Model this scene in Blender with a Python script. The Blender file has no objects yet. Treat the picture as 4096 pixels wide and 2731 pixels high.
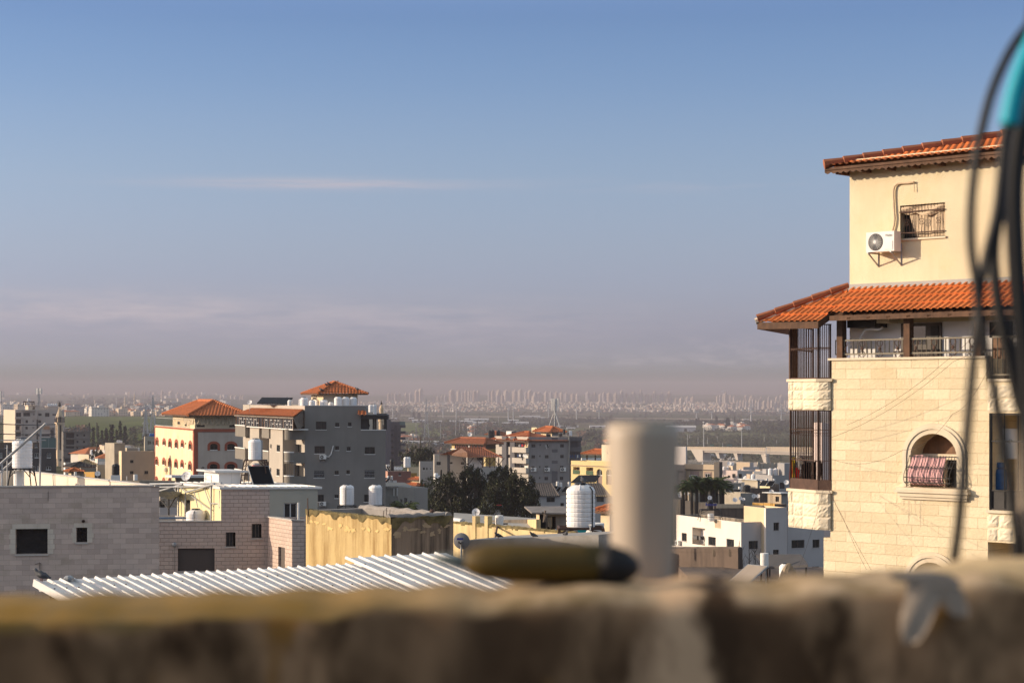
SKY_AIR,SKY_DUST,SKY_OZ=1.0,1.0,1.5
SKY_TINT=(1,1,1);CLOUD_COL=(2.7,2.35,2.5);SKY_STR=.15
SUN_STR,SUN_COL=3.9,(1,.83,.62);EXPO=0.6
HAZE_COL,HAZE_D,HAZE_G,HAZE_TOP=(.545,.495,.55),1.3e-4,0.0,90
ZEN=[2.5,1.82,1.24]
SKY_RAMP=[[0.000625,[0.089,0.045,0.029]],[0.01,[0.268,0.373,0.594]],[0.01625,[0.443,0.52,1.002]],[0.02875,[0.396,0.428,0.854]],[0.04125,[0.444,0.459,0.822]],[0.06,[0.47,0.478,0.774]],[0.0725,[0.488,0.491,0.742]],[0.09125,[0.51,0.513,0.724]],[0.11,[0.516,0.527,0.71]],[0.135,[0.486,0.517,0.7]],[0.15375,[0.443,0.497,0.693]],[0.17875,[0.403,0.473,0.672]],[0.19625,[0.347,0.416,0.63]]]
import bpy,bmesh,math,random
from mathutils import Vector,Matrix
random.seed(7)
SC=bpy.context.scene
COL=SC.collection
R=math.radians
F_,CX,HZ,ZC=8000.0,2048.0,1580.0,14.0
SUN_E,SUN_AZ=R(14),Vector((-1.0,0.06)).normalized()

def V(x,y,z=0.0): return Vector((x,y,z))
def P(px,py,Y): return V((px-CX)/F_*Y,Y,ZC+(HZ-py)/F_*Y)
def zoom(ox,oy,s): return lambda x,y: (ox+x*s,oy+y*s)
zA=zoom(0,1480,.2998);zB=zoom(0,1800,.3827);zC=zoom(600,1480,.2998);zD=zoom(600,1800,.3827)
zE=zoom(1200,1480,.2998);zF=zoom(1200,1800,.3827);zG=zoom(1750,1480,.2998);zH=zoom(1750,1800,.3827)
zI=zoom(2650,1480,.2998);zJ=zoom(2650,1850,.3507);zK=zoom(3000,1100,.466);zL=zoom(3000,1650,.466)
zM=zoom(3200,450,.4464);z1=zoom(0,0,1)
def PZ(c,x,y,Y): return P(*c(x,y),Y)

def sstep(a,b,x):
	t=max(0,min(1,(x-a)/(b-a)));return t*t*(3-2*t)
def zg(x,y):
	"""height of the land"""
	s=x/max(y,1)
	val=-36+22*(1-sstep(-.155,-.10,s))
	t=max(0,min(1,(y-60)/740));t=.75*t+.25*t*t*(3-2*t)
	z=val*t
	z += sstep(5200,10500,y)*(17-val)
	return z

class MB:
	def __init__(s): s.v=[];s.f=[];s.m=[];s.k=0
	def mat(s,k): s.k=k;return s
	def face(s,pts,k=None):
		b=len(s.v);s.v.extend([(p[0],p[1],p[len(p)-1]) for p in pts]);s.f.append(tuple(range(b,b+len(pts))));s.m.append(s.k if k is None else k)
	def mesh(s,vs,fs,k=None):
		b=len(s.v);s.v.extend([tuple(p) for p in vs])
		for f in fs: s.f.append(tuple(i+b for i in f));s.m.append(s.k if k is None else k)
	def hexa(s,c,k=None):
		s.mesh(c,[(3,2,1,0),(4,5,6,7),(0,1,5,4),(1,2,6,5),(2,3,7,6),(3,0,4,7)],k)
	def box(s,x0,y0,z0,x1,y1,z1,k=None):
		s.hexa([(x0,y0,z0),(x1,y0,z0),(x1,y1,z0),(x0,y1,z0),(x0,y0,z1),(x1,y0,z1),(x1,y1,z1),(x0,y1,z1)],k)
	def rbox(s,c,sx,sy,sz,rz=0,k=None):
		ca,sa=math.cos(rz),math.sin(rz);out=[]
		for z in (0,sz):
			for a,b in ((-1,-1),(1,-1),(1,1),(-1,1)):
				x,y=a*sx/2,b*sy/2;out.append((c[0]+x*ca-y*sa,c[1]+x*sa+y*ca,c[2]+z))
		s.hexa(out,k)
	def fbox(s,F,u0,u1,z0,z1,o0,o1,k=None):
		s.hexa([F.pt(u0,z0,o1),F.pt(u1,z0,o1),F.pt(u1,z0,o0),F.pt(u0,z0,o0),F.pt(u0,z1,o1),F.pt(u1,z1,o1),F.pt(u1,z1,o0),F.pt(u0,z1,o0)],k)
	def prism(s,poly,z0,z1,k=None,top=True,bottom=True,ktop=None):
		n=len(poly)
		for i in range(n):
			a,b=poly[i],poly[(i+1) % n]
			s.face([(a[0],a[1],z0),(b[0],b[1],z0),(b[0],b[1],z1),(a[0],a[1],z1)],k)
		if top: s.face([(p[0],p[1],z1) for p in poly],ktop if ktop is not None else k)
		if bottom: s.face([(p[0],p[1],z0) for p in reversed(poly)],k)
	def tube(s,pts,r,n=6,k=None,cap=True):
		pts=[Vector(p) for p in pts];rs=r if isinstance(r,(list,tuple)) else [r]*len(pts)
		vs=[];fs=[];prev=None
		for i,p in enumerate(pts):
			d=(pts[min(i+1,len(pts)-1)]-pts[max(i-1,0)])
			if d.length < 1e-9: d=V(0,0,1)
			d.normalize()
			if prev is None:
				a=d.cross(V(0,0,1) if abs(d.z) < .9 else V(1,0,0)).normalized()
			else:
				a=(prev-d*prev.dot(d))
				a=a.normalized() if a.length > 1e-6 else d.orthogonal().normalized()
			prev=a;b=d.cross(a)
			for j in range(n):
				t=2*math.pi*(j+.5)/n;vs.append(p+(a*math.cos(t)+b*math.sin(t))*rs[i])
		for i in range(len(pts)-1):
			for j in range(n):
				fs.append((i*n+j,i*n+(j+1) % n,(i+1)*n+(j+1) % n,(i+1)*n+j))
		if cap:
			fs.append(tuple(reversed(range(n))));fs.append(tuple(range((len(pts)-1)*n,len(pts)*n)))
		s.mesh(vs,fs,k)
	def bar(s,p,q,w,k=None): s.tube([p,q],w*.7071,4,k)
	def lathe(s,c,prof,n=20,k=None,axis=None):
		"""prof: (r, h) along axis"""
		ax=Vector(axis).normalized() if axis is not None else V(0,0,1)
		a=ax.orthogonal().normalized() if axis is not None else V(1,0,0);b=ax.cross(a)
		c=Vector(c);vs=[];fs=[]
		for r_,h in prof:
			for j in range(n):
				t=2*math.pi*j/n;vs.append(c+ax*h+(a*math.cos(t)+b*math.sin(t))*r_)
		for i in range(len(prof)-1):
			for j in range(n): fs.append((i*n+j,i*n+(j+1) % n,(i+1)*n+(j+1) % n,(i+1)*n+j))
		fs.append(tuple(reversed(range(n))));fs.append(tuple(range((len(prof)-1)*n,len(prof)*n)))
		s.mesh(vs,fs,k)
	def build(s,name,mats,parent=None,smooth=False,loc=None):
		me=bpy.data.meshes.new(name)
		o0=Vector((0,0,0))
		if parent is not None: o0=wloc(parent)
		elif loc is not None: o0=Vector(loc)
		me.from_pydata([(a-o0.x,b-o0.y,c-o0.z) for a,b,c in s.v],[],s.f)
		if not isinstance(mats,(list,tuple)): mats=[mats]
		for m in mats: me.materials.append(m)
		if len(mats) > 1: me.polygons.foreach_set('material_index',[min(k,len(mats)-1) for k in s.m])
		if smooth: me.polygons.foreach_set('use_smooth',[True]*len(s.f))
		me.update()
		uv=me.uv_layers.new(name='UVMap');buf=[0.0]*(2*len(me.loops))
		for p in me.polygons:
			n=p.normal
			h=math.hypot(n.x,n.y)
			for li in p.loop_indices:
				x,y,z=s.v[me.loops[li].vertex_index]
				if h > .3: buf[2*li]=(-n.y*x+n.x*y)/h;buf[2*li+1]=z
				else: buf[2*li]=x;buf[2*li+1]=y
		uv.data.foreach_set('uv',buf)
		o=bpy.data.objects.new(name,me);COL.objects.link(o)
		if parent is not None: o.parent=parent
		elif loc is not None: o.location=loc
		return o
def wloc(o):
	p=Vector(o.location);q=o.parent
	while q is not None: p += Vector(q.location);q=q.parent
	return p
def tag(o,label,cat=None,group=None,kind=None):
	o['label']=label
	if cat: o['category']=cat
	if group: o['group']=group
	if kind: o['kind']=kind
	return o
def thing(name,label,cat,loc,group=None):
	o=bpy.data.objects.new(name,None);COL.objects.link(o);o.location=loc;o.empty_display_size=.3
	return tag(o,label,cat,group)
def kids(o): return [c for c in bpy.data.objects if c.parent == o]
def dup(root,loc,rz=0,label=None,scale=None,tree=None):
	tree=tree if tree is not None else subtree(root)
	def cp(node,par):
		o,ch=node
		c=o.copy();COL.objects.link(c);c.parent=par
		for k in ch: cp(k,c)
		return c
	r=cp(tree,None);r.location=loc;r.rotation_euler=(0,0,rz)
	if label: r['label']=label
	if scale: r.scale=scale if isinstance(scale,(tuple,list)) else (scale,)*3
	return r
def subtree(o): return (o,[subtree(c) for c in o.children])

class Face:
	def __init__(s,p,d):
		s.p=V(p[0],p[1]);s.d=V(d[0],d[1]).normalized();s.n=V(s.d.y,-s.d.x);s.holes=[]
	def pt(s,u,z,o=0.0): return V(s.p.x+s.d.x*u+s.n.x*o,s.p.y+s.d.y*u+s.n.y*o,z)
	def uz(s,px,py,o=0.0):
		rx=(px-CX)/F_
		q=s.p+s.n*o
		t=s.n.dot(q)/(s.n.x*rx+s.n.y)
		w=V(t*rx,t)-q
		return w.dot(s.d),ZC+(HZ-py)/F_*t
	def rect(s,c,x0,y0,x1,y1,o=0.0):
		xm,ym=(x0+x1)/2,(y0+y1)/2
		u0=s.uz(*c(x0,ym),o)[0];u1=s.uz(*c(x1,ym),o)[0]
		zt=s.uz(*c(xm,y0),o)[1];zb=s.uz(*c(xm,y1),o)[1]
		return u0,u1,zb,zt
def hit(px,p,d):
	"""plan point on the line p+t*d seen in photo column px"""
	rx=(px-CX)/F_;n=V(d[1],-d[0]);t=n.dot(V(p[0],p[1]))/(n.x*rx+n.y);return V(t*rx,t)

def arch_pts(u0,u1,zs,zt,n=12):
	c=(u0+u1)/2;r=(u1-u0)/2
	return [(c-r*math.cos(math.pi*i/n),zs+(zt-zs)*math.sin(math.pi*i/n)) for i in range(n+1)]
def wall_grid(mb,F,u0,u1,z0,z1,holes,k=0,krev=None):
	"""wall sheet with openings and their reveals; hole = (u0,u1,z0,z1,depth[,spring])"""
	hs=[h for h in holes if h[1] > u0 and h[0] < u1 and h[3] > z0 and h[2] < z1]
	us=sorted({u0,u1,*[min(max(h[0],u0),u1) for h in hs],*[min(max(h[1],u0),u1) for h in hs]})
	zs=sorted({z0,z1,*[min(max(h[2],z0),z1) for h in hs],*[min(max(h[3],z0),z1) for h in hs]})
	us=[u for i,u in enumerate(us) if i == 0 or u-us[i-1] > 1e-5];zs=[z for i,z in enumerate(zs) if i == 0 or z-zs[i-1] > 1e-5]
	for j in range(len(zs)-1):
		run=None
		for i in range(len(us)):
			solid=False
			if i < len(us)-1:
				cu,cz=(us[i]+us[i+1])/2,(zs[j]+zs[j+1])/2
				solid=not any(h[0] < cu < h[1] and h[2] < cz < h[3] for h in hs)
			if solid and run is None: run=us[i]
			if not solid and run is not None:
				mb.face([F.pt(run,zs[j]),F.pt(us[i],zs[j]),F.pt(us[i],zs[j+1]),F.pt(run,zs[j+1])],k);run=None
	kr=k if krev is None else krev
	for h in hs:
		a,b,c,d,dp=h[:5]
		if len(h) > 5:
			ap=arch_pts(a,b,h[5],d);mid=len(ap)//2
			mb.face([F.pt(a,d)]+[F.pt(*q) for q in reversed(ap[:mid+1])][0:] ,k) if False else None
			for side in (0,1):
				seg=ap[:mid+1] if side == 0 else ap[mid:]
				cor=(a,d) if side == 0 else (b,d)
				for q,w in zip(seg,seg[1:]):
					mb.face([F.pt(*cor),F.pt(*q),F.pt(*w)],k)
			for q,w in zip(ap,ap[1:]):
				mb.face([F.pt(*q),F.pt(*w),F.pt(w[0],w[1],-dp),F.pt(q[0],q[1],-dp)],kr)
			top=h[5]
		else:
			top=d
			mb.face([F.pt(a,d),F.pt(b,d),F.pt(b,d,-dp),F.pt(a,d,-dp)],kr)
		mb.face([F.pt(a,c),F.pt(a,top),F.pt(a,top,-dp),F.pt(a,c,-dp)],kr)
		mb.face([F.pt(b,top),F.pt(b,c),F.pt(b,c,-dp),F.pt(b,top,-dp)],kr)
		mb.face([F.pt(b,c),F.pt(a,c),F.pt(a,c,-dp),F.pt(b,c,-dp)],kr)

def inset(poly,d):
	n=len(poly);out=[]
	for i in range(n):
		p0,p1,p2=[V(*poly[(i+q) % n][:2]) for q in (-1,0,1)]
		d1=(p1-p0).normalized();d2=(p2-p1).normalized()
		n1=V(-d1.y,d1.x);n2=V(-d2.y,d2.x)
		bis=(n1+n2);bis=bis/max(bis.dot(n1),.15)
		out.append(p1+bis*d)
	return out

class Block:
	"""walls on a CCW footprint, openings per face, parapet and flat roof"""
	def __init__(s,poly,z0,z1):
		s.poly=[V(p[0],p[1]) for p in poly];s.z0,s.z1=z0,z1
		n=len(poly);s.F=[Face(s.poly[i],s.poly[(i+1) % n]-s.poly[i]) for i in range(n)]
		s.L=[(s.poly[(i+1) % n]-s.poly[i]).length for i in range(n)]
	def walls(s,mb,ks=None,krev=None):
		for i,F in enumerate(s.F):
			k=0 if ks is None else ks[i] if isinstance(ks,(list,tuple)) else ks
			wall_grid(mb,F,0,s.L[i],s.z0,s.z1,F.holes,k,krev)
	def roof(s,mb,para=.8,th=.2,kin=0,kcap=0,kdeck=0):
		n=len(s.poly);q=inset(s.poly,th);z1=s.z1;zr=z1-para
		for i in range(n):
			j=(i+1) % n;a,b,c,d=s.poly[i],s.poly[j],q[j],q[i]
			mb.face([(a.x,a.y,z1),(b.x,b.y,z1),(c.x,c.y,z1),(d.x,d.y,z1)],kcap)
			mb.face([(d.x,d.y,z1),(c.x,c.y,z1),(c.x,c.y,zr),(d.x,d.y,zr)],kin)
		mb.face([(p.x,p.y,zr) for p in q],kdeck)
def quadplan(Bpx,Y,Lpx,phi,Rpx,psi,depth=None):
	"""footprint A(left end) B(near corner) C(right end) D(back) from photo columns"""
	B=V((Bpx-CX)/F_*Y,Y)
	dl=V(-math.cos(R(phi)),math.sin(R(phi)));dr=V(math.cos(R(psi)),math.sin(R(psi)))
	A=hit(Lpx,B,dl);C=hit(Rpx,B,dr)
	return [A,B,C,A+C-B]
def topz(py,Y): return ZC+(HZ-py)/F_*Y

def new_mat(name):
	m=bpy.data.materials.new(name);m.use_nodes=True;nt=m.node_tree
	return m,nt,nt.nodes['Principled BSDF'],nt.links
def node(nt,t,**kw):
	n=nt.nodes.new(t)
	for k,v in kw.items():
		if k.startswith('i_'):
			key=k[2:];key=int(key) if key.isdigit() else key.replace('_',' ')
			n.inputs[key].default_value=v
		else: setattr(n,k,v)
	return n
def rgba(c): return (c[0],c[1],c[2],1)
def mul(c,f): return tuple(min(1,x*f) for x in c)
def mix(nt,fac,a,b,mode='MIX'):
	n=nt.nodes.new('ShaderNodeMix');n.data_type='RGBA';n.blend_type=mode
	for sock,val in ((n.inputs[0],fac),(n.inputs[6],a),(n.inputs[7],b)):
		if hasattr(val,'is_output'): nt.links.new(val,sock)
		elif isinstance(val,(int,float)): sock.default_value=val
		else: sock.default_value=rgba(val)
	return n.outputs[2]
def ramp(nt,src,lo,hi):
	n=nt.nodes.new('ShaderNodeMapRange');n.inputs[1].default_value=lo;n.inputs[2].default_value=hi
	nt.links.new(src,n.inputs[0]);return n.outputs[0]
def noise(nt,vec,scale,detail=4,rough=.55):
	n=node(nt,'ShaderNodeTexNoise',i_Scale=scale,i_Detail=detail,i_Roughness=rough)
	nt.links.new(vec,n.inputs['Vector']);return n.outputs['Fac']
def mapped(nt,vec,sc):
	n=node(nt,'ShaderNodeMapping');n.inputs['Scale'].default_value=sc;nt.links.new(vec,n.inputs['Vector']);return n.outputs[0]
def surf(name,col,rough=.85,var=.12,scale=.6,streak=0,scol=(.05,.04,.03),bump=0,bscale=8,metal=0,spec=.3,blotch=0,bcol=(.1,.08,.05),sscale=(1.2,.12)):
	"""painted / plastered / metal surface: patchy tone, optional vertical run-off streaks, blotches, bump"""
	m,nt,b,L=new_mat(name)
	pos=node(nt,'ShaderNodeNewGeometry').outputs['Position']
	uv=node(nt,'ShaderNodeUVMap').outputs[0]
	n1=noise(nt,pos,scale,6,.6)
	c=mix(nt,ramp(nt,n1,.3,.7),mul(col,1-var),mul(col,1+var))
	if streak:
		st=noise(nt,mapped(nt,uv,(sscale[0],sscale[1],1)),1.0,6,.65)
		f=node(nt,'ShaderNodeMath',operation='MULTIPLY');f.inputs[1].default_value=streak
		L.new(ramp(nt,st,.45,.68),f.inputs[0])
		c=mix(nt,f.outputs[0],c,scol)
	if blotch:
		bl=noise(nt,pos,scale*2.3,8,.7)
		f=node(nt,'ShaderNodeMath',operation='MULTIPLY');f.inputs[1].default_value=blotch
		L.new(ramp(nt,bl,.52,.66),f.inputs[0])
		c=mix(nt,f.outputs[0],c,bcol)
	L.new(c,b.inputs['Base Color']);b.inputs['Roughness'].default_value=rough
	b.inputs['Metallic'].default_value=metal;b.inputs['Specular IOR Level'].default_value=spec
	if bump:
		bn=node(nt,'ShaderNodeBump',i_Strength=bump,i_Distance=.03)
		L.new(noise(nt,pos,bscale,5,.6),bn.inputs['Height']);L.new(bn.outputs[0],b.inputs['Normal'])
	return m
def stone(name,c1,c2,mortar,bw,bh,ms=.012,bump=.5,rough_bump=.3,streak=0,scol=(.1,.07,.04),bs=6,dirt=.0,dcol=(.25,.2,.12)):
	m,nt,b,L=new_mat(name)
	uv=node(nt,'ShaderNodeUVMap').outputs[0]
	pos=node(nt,'ShaderNodeNewGeometry').outputs['Position']
	br=node(nt,'ShaderNodeTexBrick',offset=.43,squash=1.0,i_Scale=1.0)
	br.inputs['Color1'].default_value=rgba(c1);br.inputs['Color2'].default_value=rgba(c2);br.inputs['Mortar'].default_value=rgba(mortar)
	br.inputs['Mortar Size'].default_value=ms;br.inputs['Brick Width'].default_value=bw;br.inputs['Row Height'].default_value=bh
	br.inputs['Mortar Smooth'].default_value=.3
	L.new(uv,br.inputs['Vector'])
	n1=noise(nt,pos,.7,6,.6);n2=noise(nt,pos,bs,6,.7)
	c=mix(nt,ramp(nt,n1,.25,.75),br.outputs['Color'],(1.15,1.12,1.1),'MULTIPLY')
	c=mix(nt,.35,c,mix(nt,n2,mul(c1,.55),mul(c1,1.25)),'OVERLAY')
	if dirt:
		f=node(nt,'ShaderNodeMath',operation='MULTIPLY');f.inputs[1].default_value=dirt
		L.new(ramp(nt,noise(nt,mapped(nt,pos,(1,1,1.6)),.45,7,.65),.54,.7),f.inputs[0]);c=mix(nt,f.outputs[0],c,dcol)
	if streak:
		st=noise(nt,mapped(nt,uv,(1.5,.12,1)),1.0,6,.65)
		f=node(nt,'ShaderNodeMath',operation='MULTIPLY');f.inputs[1].default_value=streak
		L.new(ramp(nt,st,.52,.75),f.inputs[0]);c=mix(nt,f.outputs[0],c,scol)
	L.new(c,b.inputs['Base Color']);b.inputs['Roughness'].default_value=.9;b.inputs['Specular IOR Level'].default_value=.2
	h=node(nt,'ShaderNodeMath',operation='MULTIPLY_ADD');h.inputs[1].default_value=-1.0
	L.new(br.outputs['Fac'],h.inputs[0])
	h2=node(nt,'ShaderNodeMath',operation='MULTIPLY');h2.inputs[1].default_value=rough_bump;L.new(n2,h2.inputs[0]);L.new(h2.outputs[0],h.inputs[2])
	bn=node(nt,'ShaderNodeBump',i_Strength=bump,i_Distance=.05)
	L.new(h.outputs[0],bn.inputs['Height']);L.new(bn.outputs[0],b.inputs['Normal'])
	return m
def tiles(name,c=(.42,.13,.045)):
	m,nt,b,L=new_mat(name)
	pos=node(nt,'ShaderNodeNewGeometry').outputs['Position']
	vo=node(nt,'ShaderNodeTexVoronoi',i_Scale=3.2);L.new(pos,vo.inputs['Vector'])
	sep=node(nt,'ShaderNodeSeparateColor');L.new(vo.outputs['Color'],sep.inputs[0])
	c1=mix(nt,sep.outputs[0],mul(c,.86),mul(c,1.12))
	c1=mix(nt,ramp(nt,noise(nt,pos,.8,6,.65),.62,.85),c1,(.2,.08,.04))
	L.new(c1,b.inputs['Base Color']);b.inputs['Roughness'].default_value=.8;b.inputs['Specular IOR Level'].default_value=.25
	return m
def leafmat(name,c,v=.5):
	m,nt,b,L=new_mat(name)
	pos=node(nt,'ShaderNodeNewGeometry').outputs['Position']
	n1=noise(nt,pos,.8,3,.6)
	c1=mix(nt,ramp(nt,n1,.3,.7),mul(c,1-v),(c[0]*(1+v)*1.1,c[1]*(1+v),c[2]*(1+v)*.8))
	L.new(c1,b.inputs['Base Color']);b.inputs['Roughness'].default_value=.7;b.inputs['Specular IOR Level'].default_value=.2
	return m
def floorbands(name,c,cw,fh=3.0,bw=3.4):
	"""far tower skin: storeys of windows / balconies between piers"""
	m,nt,b,L=new_mat(name)
	uv=node(nt,'ShaderNodeUVMap').outputs[0]
	br=node(nt,'ShaderNodeTexBrick',offset=0.0,i_Scale=1.0)
	br.inputs['Color1'].default_value=rgba(cw);br.inputs['Color2'].default_value=rgba(mul(cw,1.7));br.inputs['Mortar'].default_value=rgba(c)
	br.inputs['Mortar Size'].default_value=.85;br.inputs['Brick Width'].default_value=bw;br.inputs['Row Height'].default_value=fh;br.inputs['Mortar Smooth'].default_value=0
	L.new(uv,br.inputs['Vector']);L.new(br.outputs['Color'],b.inputs['Base Color']);b.inputs['Roughness'].default_value=.8
	return m

M={}
M['glass']=surf('window_glass',(.018,.02,.023),.12,.3,.8,spec=.5)
M['void']=surf('dark_interior',(.02,.018,.017),.9,.3,1)
M['alu']=surf('white_aluminium',(.6,.58,.55),.5,.08)
M['alu_dark']=surf('bronze_aluminium',(.07,.055,.045),.5,.15)
M['white']=surf('white_paint',(.74,.70,.65),.75,.07,.5,bump=.1)
M['tank']=surf('white_plastic_tank',(.78,.74,.72),.45,.06,2.0,streak=.35,scol=(.56,.49,.40),sscale=(3,.3))
M['black']=surf('black_plastic',(.012,.012,.013),.35,.2,2)
M['rubber']=surf('black_rubber',(.010,.009,.009),.55,.2,3)
M['steel']=surf('galvanised_steel',(.33,.33,.33),.5,.15,3,metal=.5)
M['rust']=surf('rusty_steel',(.075,.04,.028),.8,.35,4)
M['iron']=surf('dark_iron',(.03,.026,.024),.6,.3,3)
M['concrete']=surf('grey_concrete',(.26,.24,.21),.9,.18,.5,streak=.35,scol=(.11,.1,.085),bump=.25,blotch=.25)
M['concrete_l']=surf('light_concrete',(.38,.35,.30),.9,.15,.5,streak=.3,scol=(.16,.14,.11),bump=.2,blotch=.15,bcol=(.2,.17,.13))
M['deck']=surf('roof_deck',(.33,.31,.28),.9,.2,.3,blotch=.35,bcol=(.16,.14,.12))
M['tile']=tiles('terracotta_tiles')
M['tile_dark']=tiles('weathered_tiles',(.30,.105,.05))
M['tile_grey']=tiles('grey_brown_tiles',(.15,.125,.11))
M['wood']=surf('weathered_wood',(.11,.055,.03),.8,.4,3,streak=.5,scol=(.05,.028,.018),sscale=(12,.6))
M['wood_g']=surf('grey_weathered_wood',(.17,.13,.10),.85,.4,3,streak=.5,scol=(.06,.045,.035),sscale=(12,.6))
M['pv']=surf('solar_glass',(.010,.011,.013),.7,.2,1,spec=.05)
M['green']=surf('green_cloth',(.08,.12,.07),.9,.3,3)

def tile_plane(mb,pts,corr=.3,row=.38,amp=.035,step=.05,res=4,k=0):
	pts=[Vector(p) for p in pts]
	e=(pts[1]-pts[0]).normalized();n=e.cross(pts[-1]-pts[0]).normalized()
	if n.z < 0: n=-n
	s=n.cross(e)
	if s.z < 0: s=-s
	o=pts[0];q=[((p-o).dot(e),(p-o).dot(s)) for p in pts]
	u0,u1=min(a for a,b in q),max(a for a,b in q);v0,v1=min(b for a,b in q),max(b for a,b in q)
	bm=bmesh.new()
	nu=max(2,int((u1-u0)/corr*res)+1);nv=max(1,int(math.ceil((v1-v0)/row)))
	grid=[]
	for j in range(nv):
		for end in (0,1):
			v=v0+(j+end)*row;rowv=[]
			for i in range(nu+1):
				u=u0+(u1-u0)*i/nu;h=amp*(1 if (i % res) in ((0,) if res < 4 else (0,1)) else -1)*(1 if res > 1 else 0)
				rowv.append(bm.verts.new(o+e*u+s*v+n*(h+(step if end == 0 else 0))))
			grid.append(rowv)
	for a,b in zip(grid,grid[1:]):
		for i in range(nu):
			try: bm.faces.new((a[i],a[i+1],b[i+1],b[i]))
			except ValueError: pass
	cx=sum(a for a,b in q)/len(q);cy=sum(b for a,b in q)/len(q)
	for (a,b),(c,d) in zip(q,q[1:]+q[:1]):
		du,dv=c-a,d-b;l=math.hypot(du,dv)
		if l < 1e-6: continue
		nn=e*(dv/l)+s*(-du/l)
		if ((cx-a)*dv-(cy-b)*du) > 0: nn=-nn
		bmesh.ops.bisect_plane(bm,geom=bm.verts[:]+bm.edges[:]+bm.faces[:],plane_co=o+e*a+s*b,plane_no=nn,clear_outer=True,dist=1e-5)
	bm.verts.index_update()
	vs=[v.co.copy() for v in bm.verts];fs=[]
	for f in bm.faces:
		f.normal_update();idx=[v.index for v in f.verts]
		fs.append(tuple(idx if f.normal.dot(n) > 0 else reversed(idx)))
	bm.free();mb.mesh(vs,fs,k)
def ridge_caps(mb,p,q,r=.13,seg=.42,k=0):
	p,q=Vector(p),Vector(q);L=(q-p).length;n=max(1,int(L/seg))
	pts=[];rs=[]
	for i in range(n):
		a=p.lerp(q,i/n);b=p.lerp(q,(i+.96)/n);pts += [a,b];rs += [r*1.22,r*.9]
	mb.tube(pts,rs,8,k)
def hip_roof(root,corners,ze,pitch,over,corr=.3,row=.38,res=4,mat=None,fascia=None,name='roof',ridge=None,cap=.13):
	c=inset([V(p[0],p[1]) for p in corners],-over)
	A,B,C_,D=c;e1,e2=B-A,D-A;l1,l2=e1.length,e2.length
	if l1 >= l2:
		a1=(A+D)/2+e1.normalized()*l2/2;a2=(B+C_)/2-e1.normalized()*l2/2;h=math.tan(R(pitch))*l2/2
		ps=[(A,B,a2,a1),(B,C_,a2),(C_,D,a1,a2),(D,A,a1)];hips=[(A,a1),(B,a2),(C_,a2),(D,a1)]
	else:
		a1=(A+B)/2+e2.normalized()*l1/2;a2=(D+C_)/2-e2.normalized()*l1/2;h=math.tan(R(pitch))*l1/2
		ps=[(A,B,a1),(B,C_,a2,a1),(C_,D,a2),(D,A,a1,a2)];hips=[(A,a1),(B,a1),(C_,a2),(D,a2)]
	up=lambda p: V(p.x,p.y,ze+(h if p in (a1,a2) else 0))
	mb=MB()
	for poly in ps:
		pp=[up(p) for p in poly]
		if len(pp) == 4 and (pp[2]-pp[3]).length < 1e-4: pp=pp[:3]
		tile_plane(mb,pp,corr,row,.035,.05,res)
	for p,q in hips: ridge_caps(mb,up(p)+V(0,0,.05),up(q)+V(0,0,.05),cap)
	if (a1-a2).length > .1: ridge_caps(mb,up(a1)+V(0,0,.05),up(a2)+V(0,0,.05),cap)
	r=mb.build(name,mat or M['tile'],root)
	fb=MB();q=inset(c,.06)
	for i in range(4):
		j=(i+1) % 4;a,b,d,e=c[i],c[j],q[j],q[i]
		fb.face([(a.x,a.y,ze-.16),(b.x,b.y,ze-.16),(b.x,b.y,ze+.02),(a.x,a.y,ze+.02)])
		fb.face([(a.x,a.y,ze-.16),(e.x,e.y,ze-.16),(d.x,d.y,ze-.16),(b.x,b.y,ze-.16)])
	fb.face([(p.x,p.y,ze-.1) for p in reversed(q)])
	fb.build('fascia',fascia or M['wood'],r)
	return r,h

def window(root,F,r,depth=.15,frame='alu',kind='slide',sill='alu',pane='glass',fw=.05,arch=None,trim=None,bars=None,split=True,hole=True,sillw=.06):
	"""frame + sill mesh part with a pane sub-part, set in an opening of wall F; r = (u0,u1,z0,z1)"""
	u0,u1,z0,z1=r
	if hole: F.holes.append((u0,u1,z0,z1,depth)+((arch,) if arch is not None else ()))
	mb=MB();o=-depth+.015;t=arch if arch is not None else z1
	mb.fbox(F,u0,u0+fw,z0,t,o,o+.05);mb.fbox(F,u1-fw,u1,z0,t,o,o+.05)
	mb.fbox(F,u0+fw,u1-fw,z0,z0+fw,o,o+.05);mb.fbox(F,u0+fw,u1-fw,t-fw,t,o,o+.05)
	if kind == 'slide': mb.fbox(F,(u0+u1)/2-fw/2,(u0+u1)/2+fw/2,z0+fw,t-fw,o,o+.055)
	if sill:
		mb.fbox(F,u0-.06,u1+.06,z0-.07,z0-.002,.002-depth if False else .003,sillw,1)
	w=mb.build('window',[M[frame],M[sill or frame]],root)
	pb=MB()
	if arch is not None: pb.face([F.pt(u0,z0,o+.02),F.pt(u1,z0,o+.02)]+[F.pt(a,b,o+.02) for a,b in reversed(arch_pts(u0,u1,arch,z1,10))])
	else: pb.face([F.pt(u0,z0,o+.02),F.pt(u1,z0,o+.02),F.pt(u1,z1,o+.02),F.pt(u0,z1,o+.02)])
	pb.build('pane',M[pane],w)
	if bars:
		gb=MB();n=max(3,int((u1-u0)/bars))
		for i in range(n+1):
			u=u0+.03+(u1-u0-.06)*i/n;gb.bar(F.pt(u,z0+.02,.03),F.pt(u,z1-.02,.03),.022)
		for z in (z0+.12,(z0+z1)/2,z1-.12): gb.bar(F.pt(u0,z,.03),F.pt(u1,z,.03),.028)
		gb.build('grille',M['iron'] if bars is None else M['steel'],w)
	return w
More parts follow.
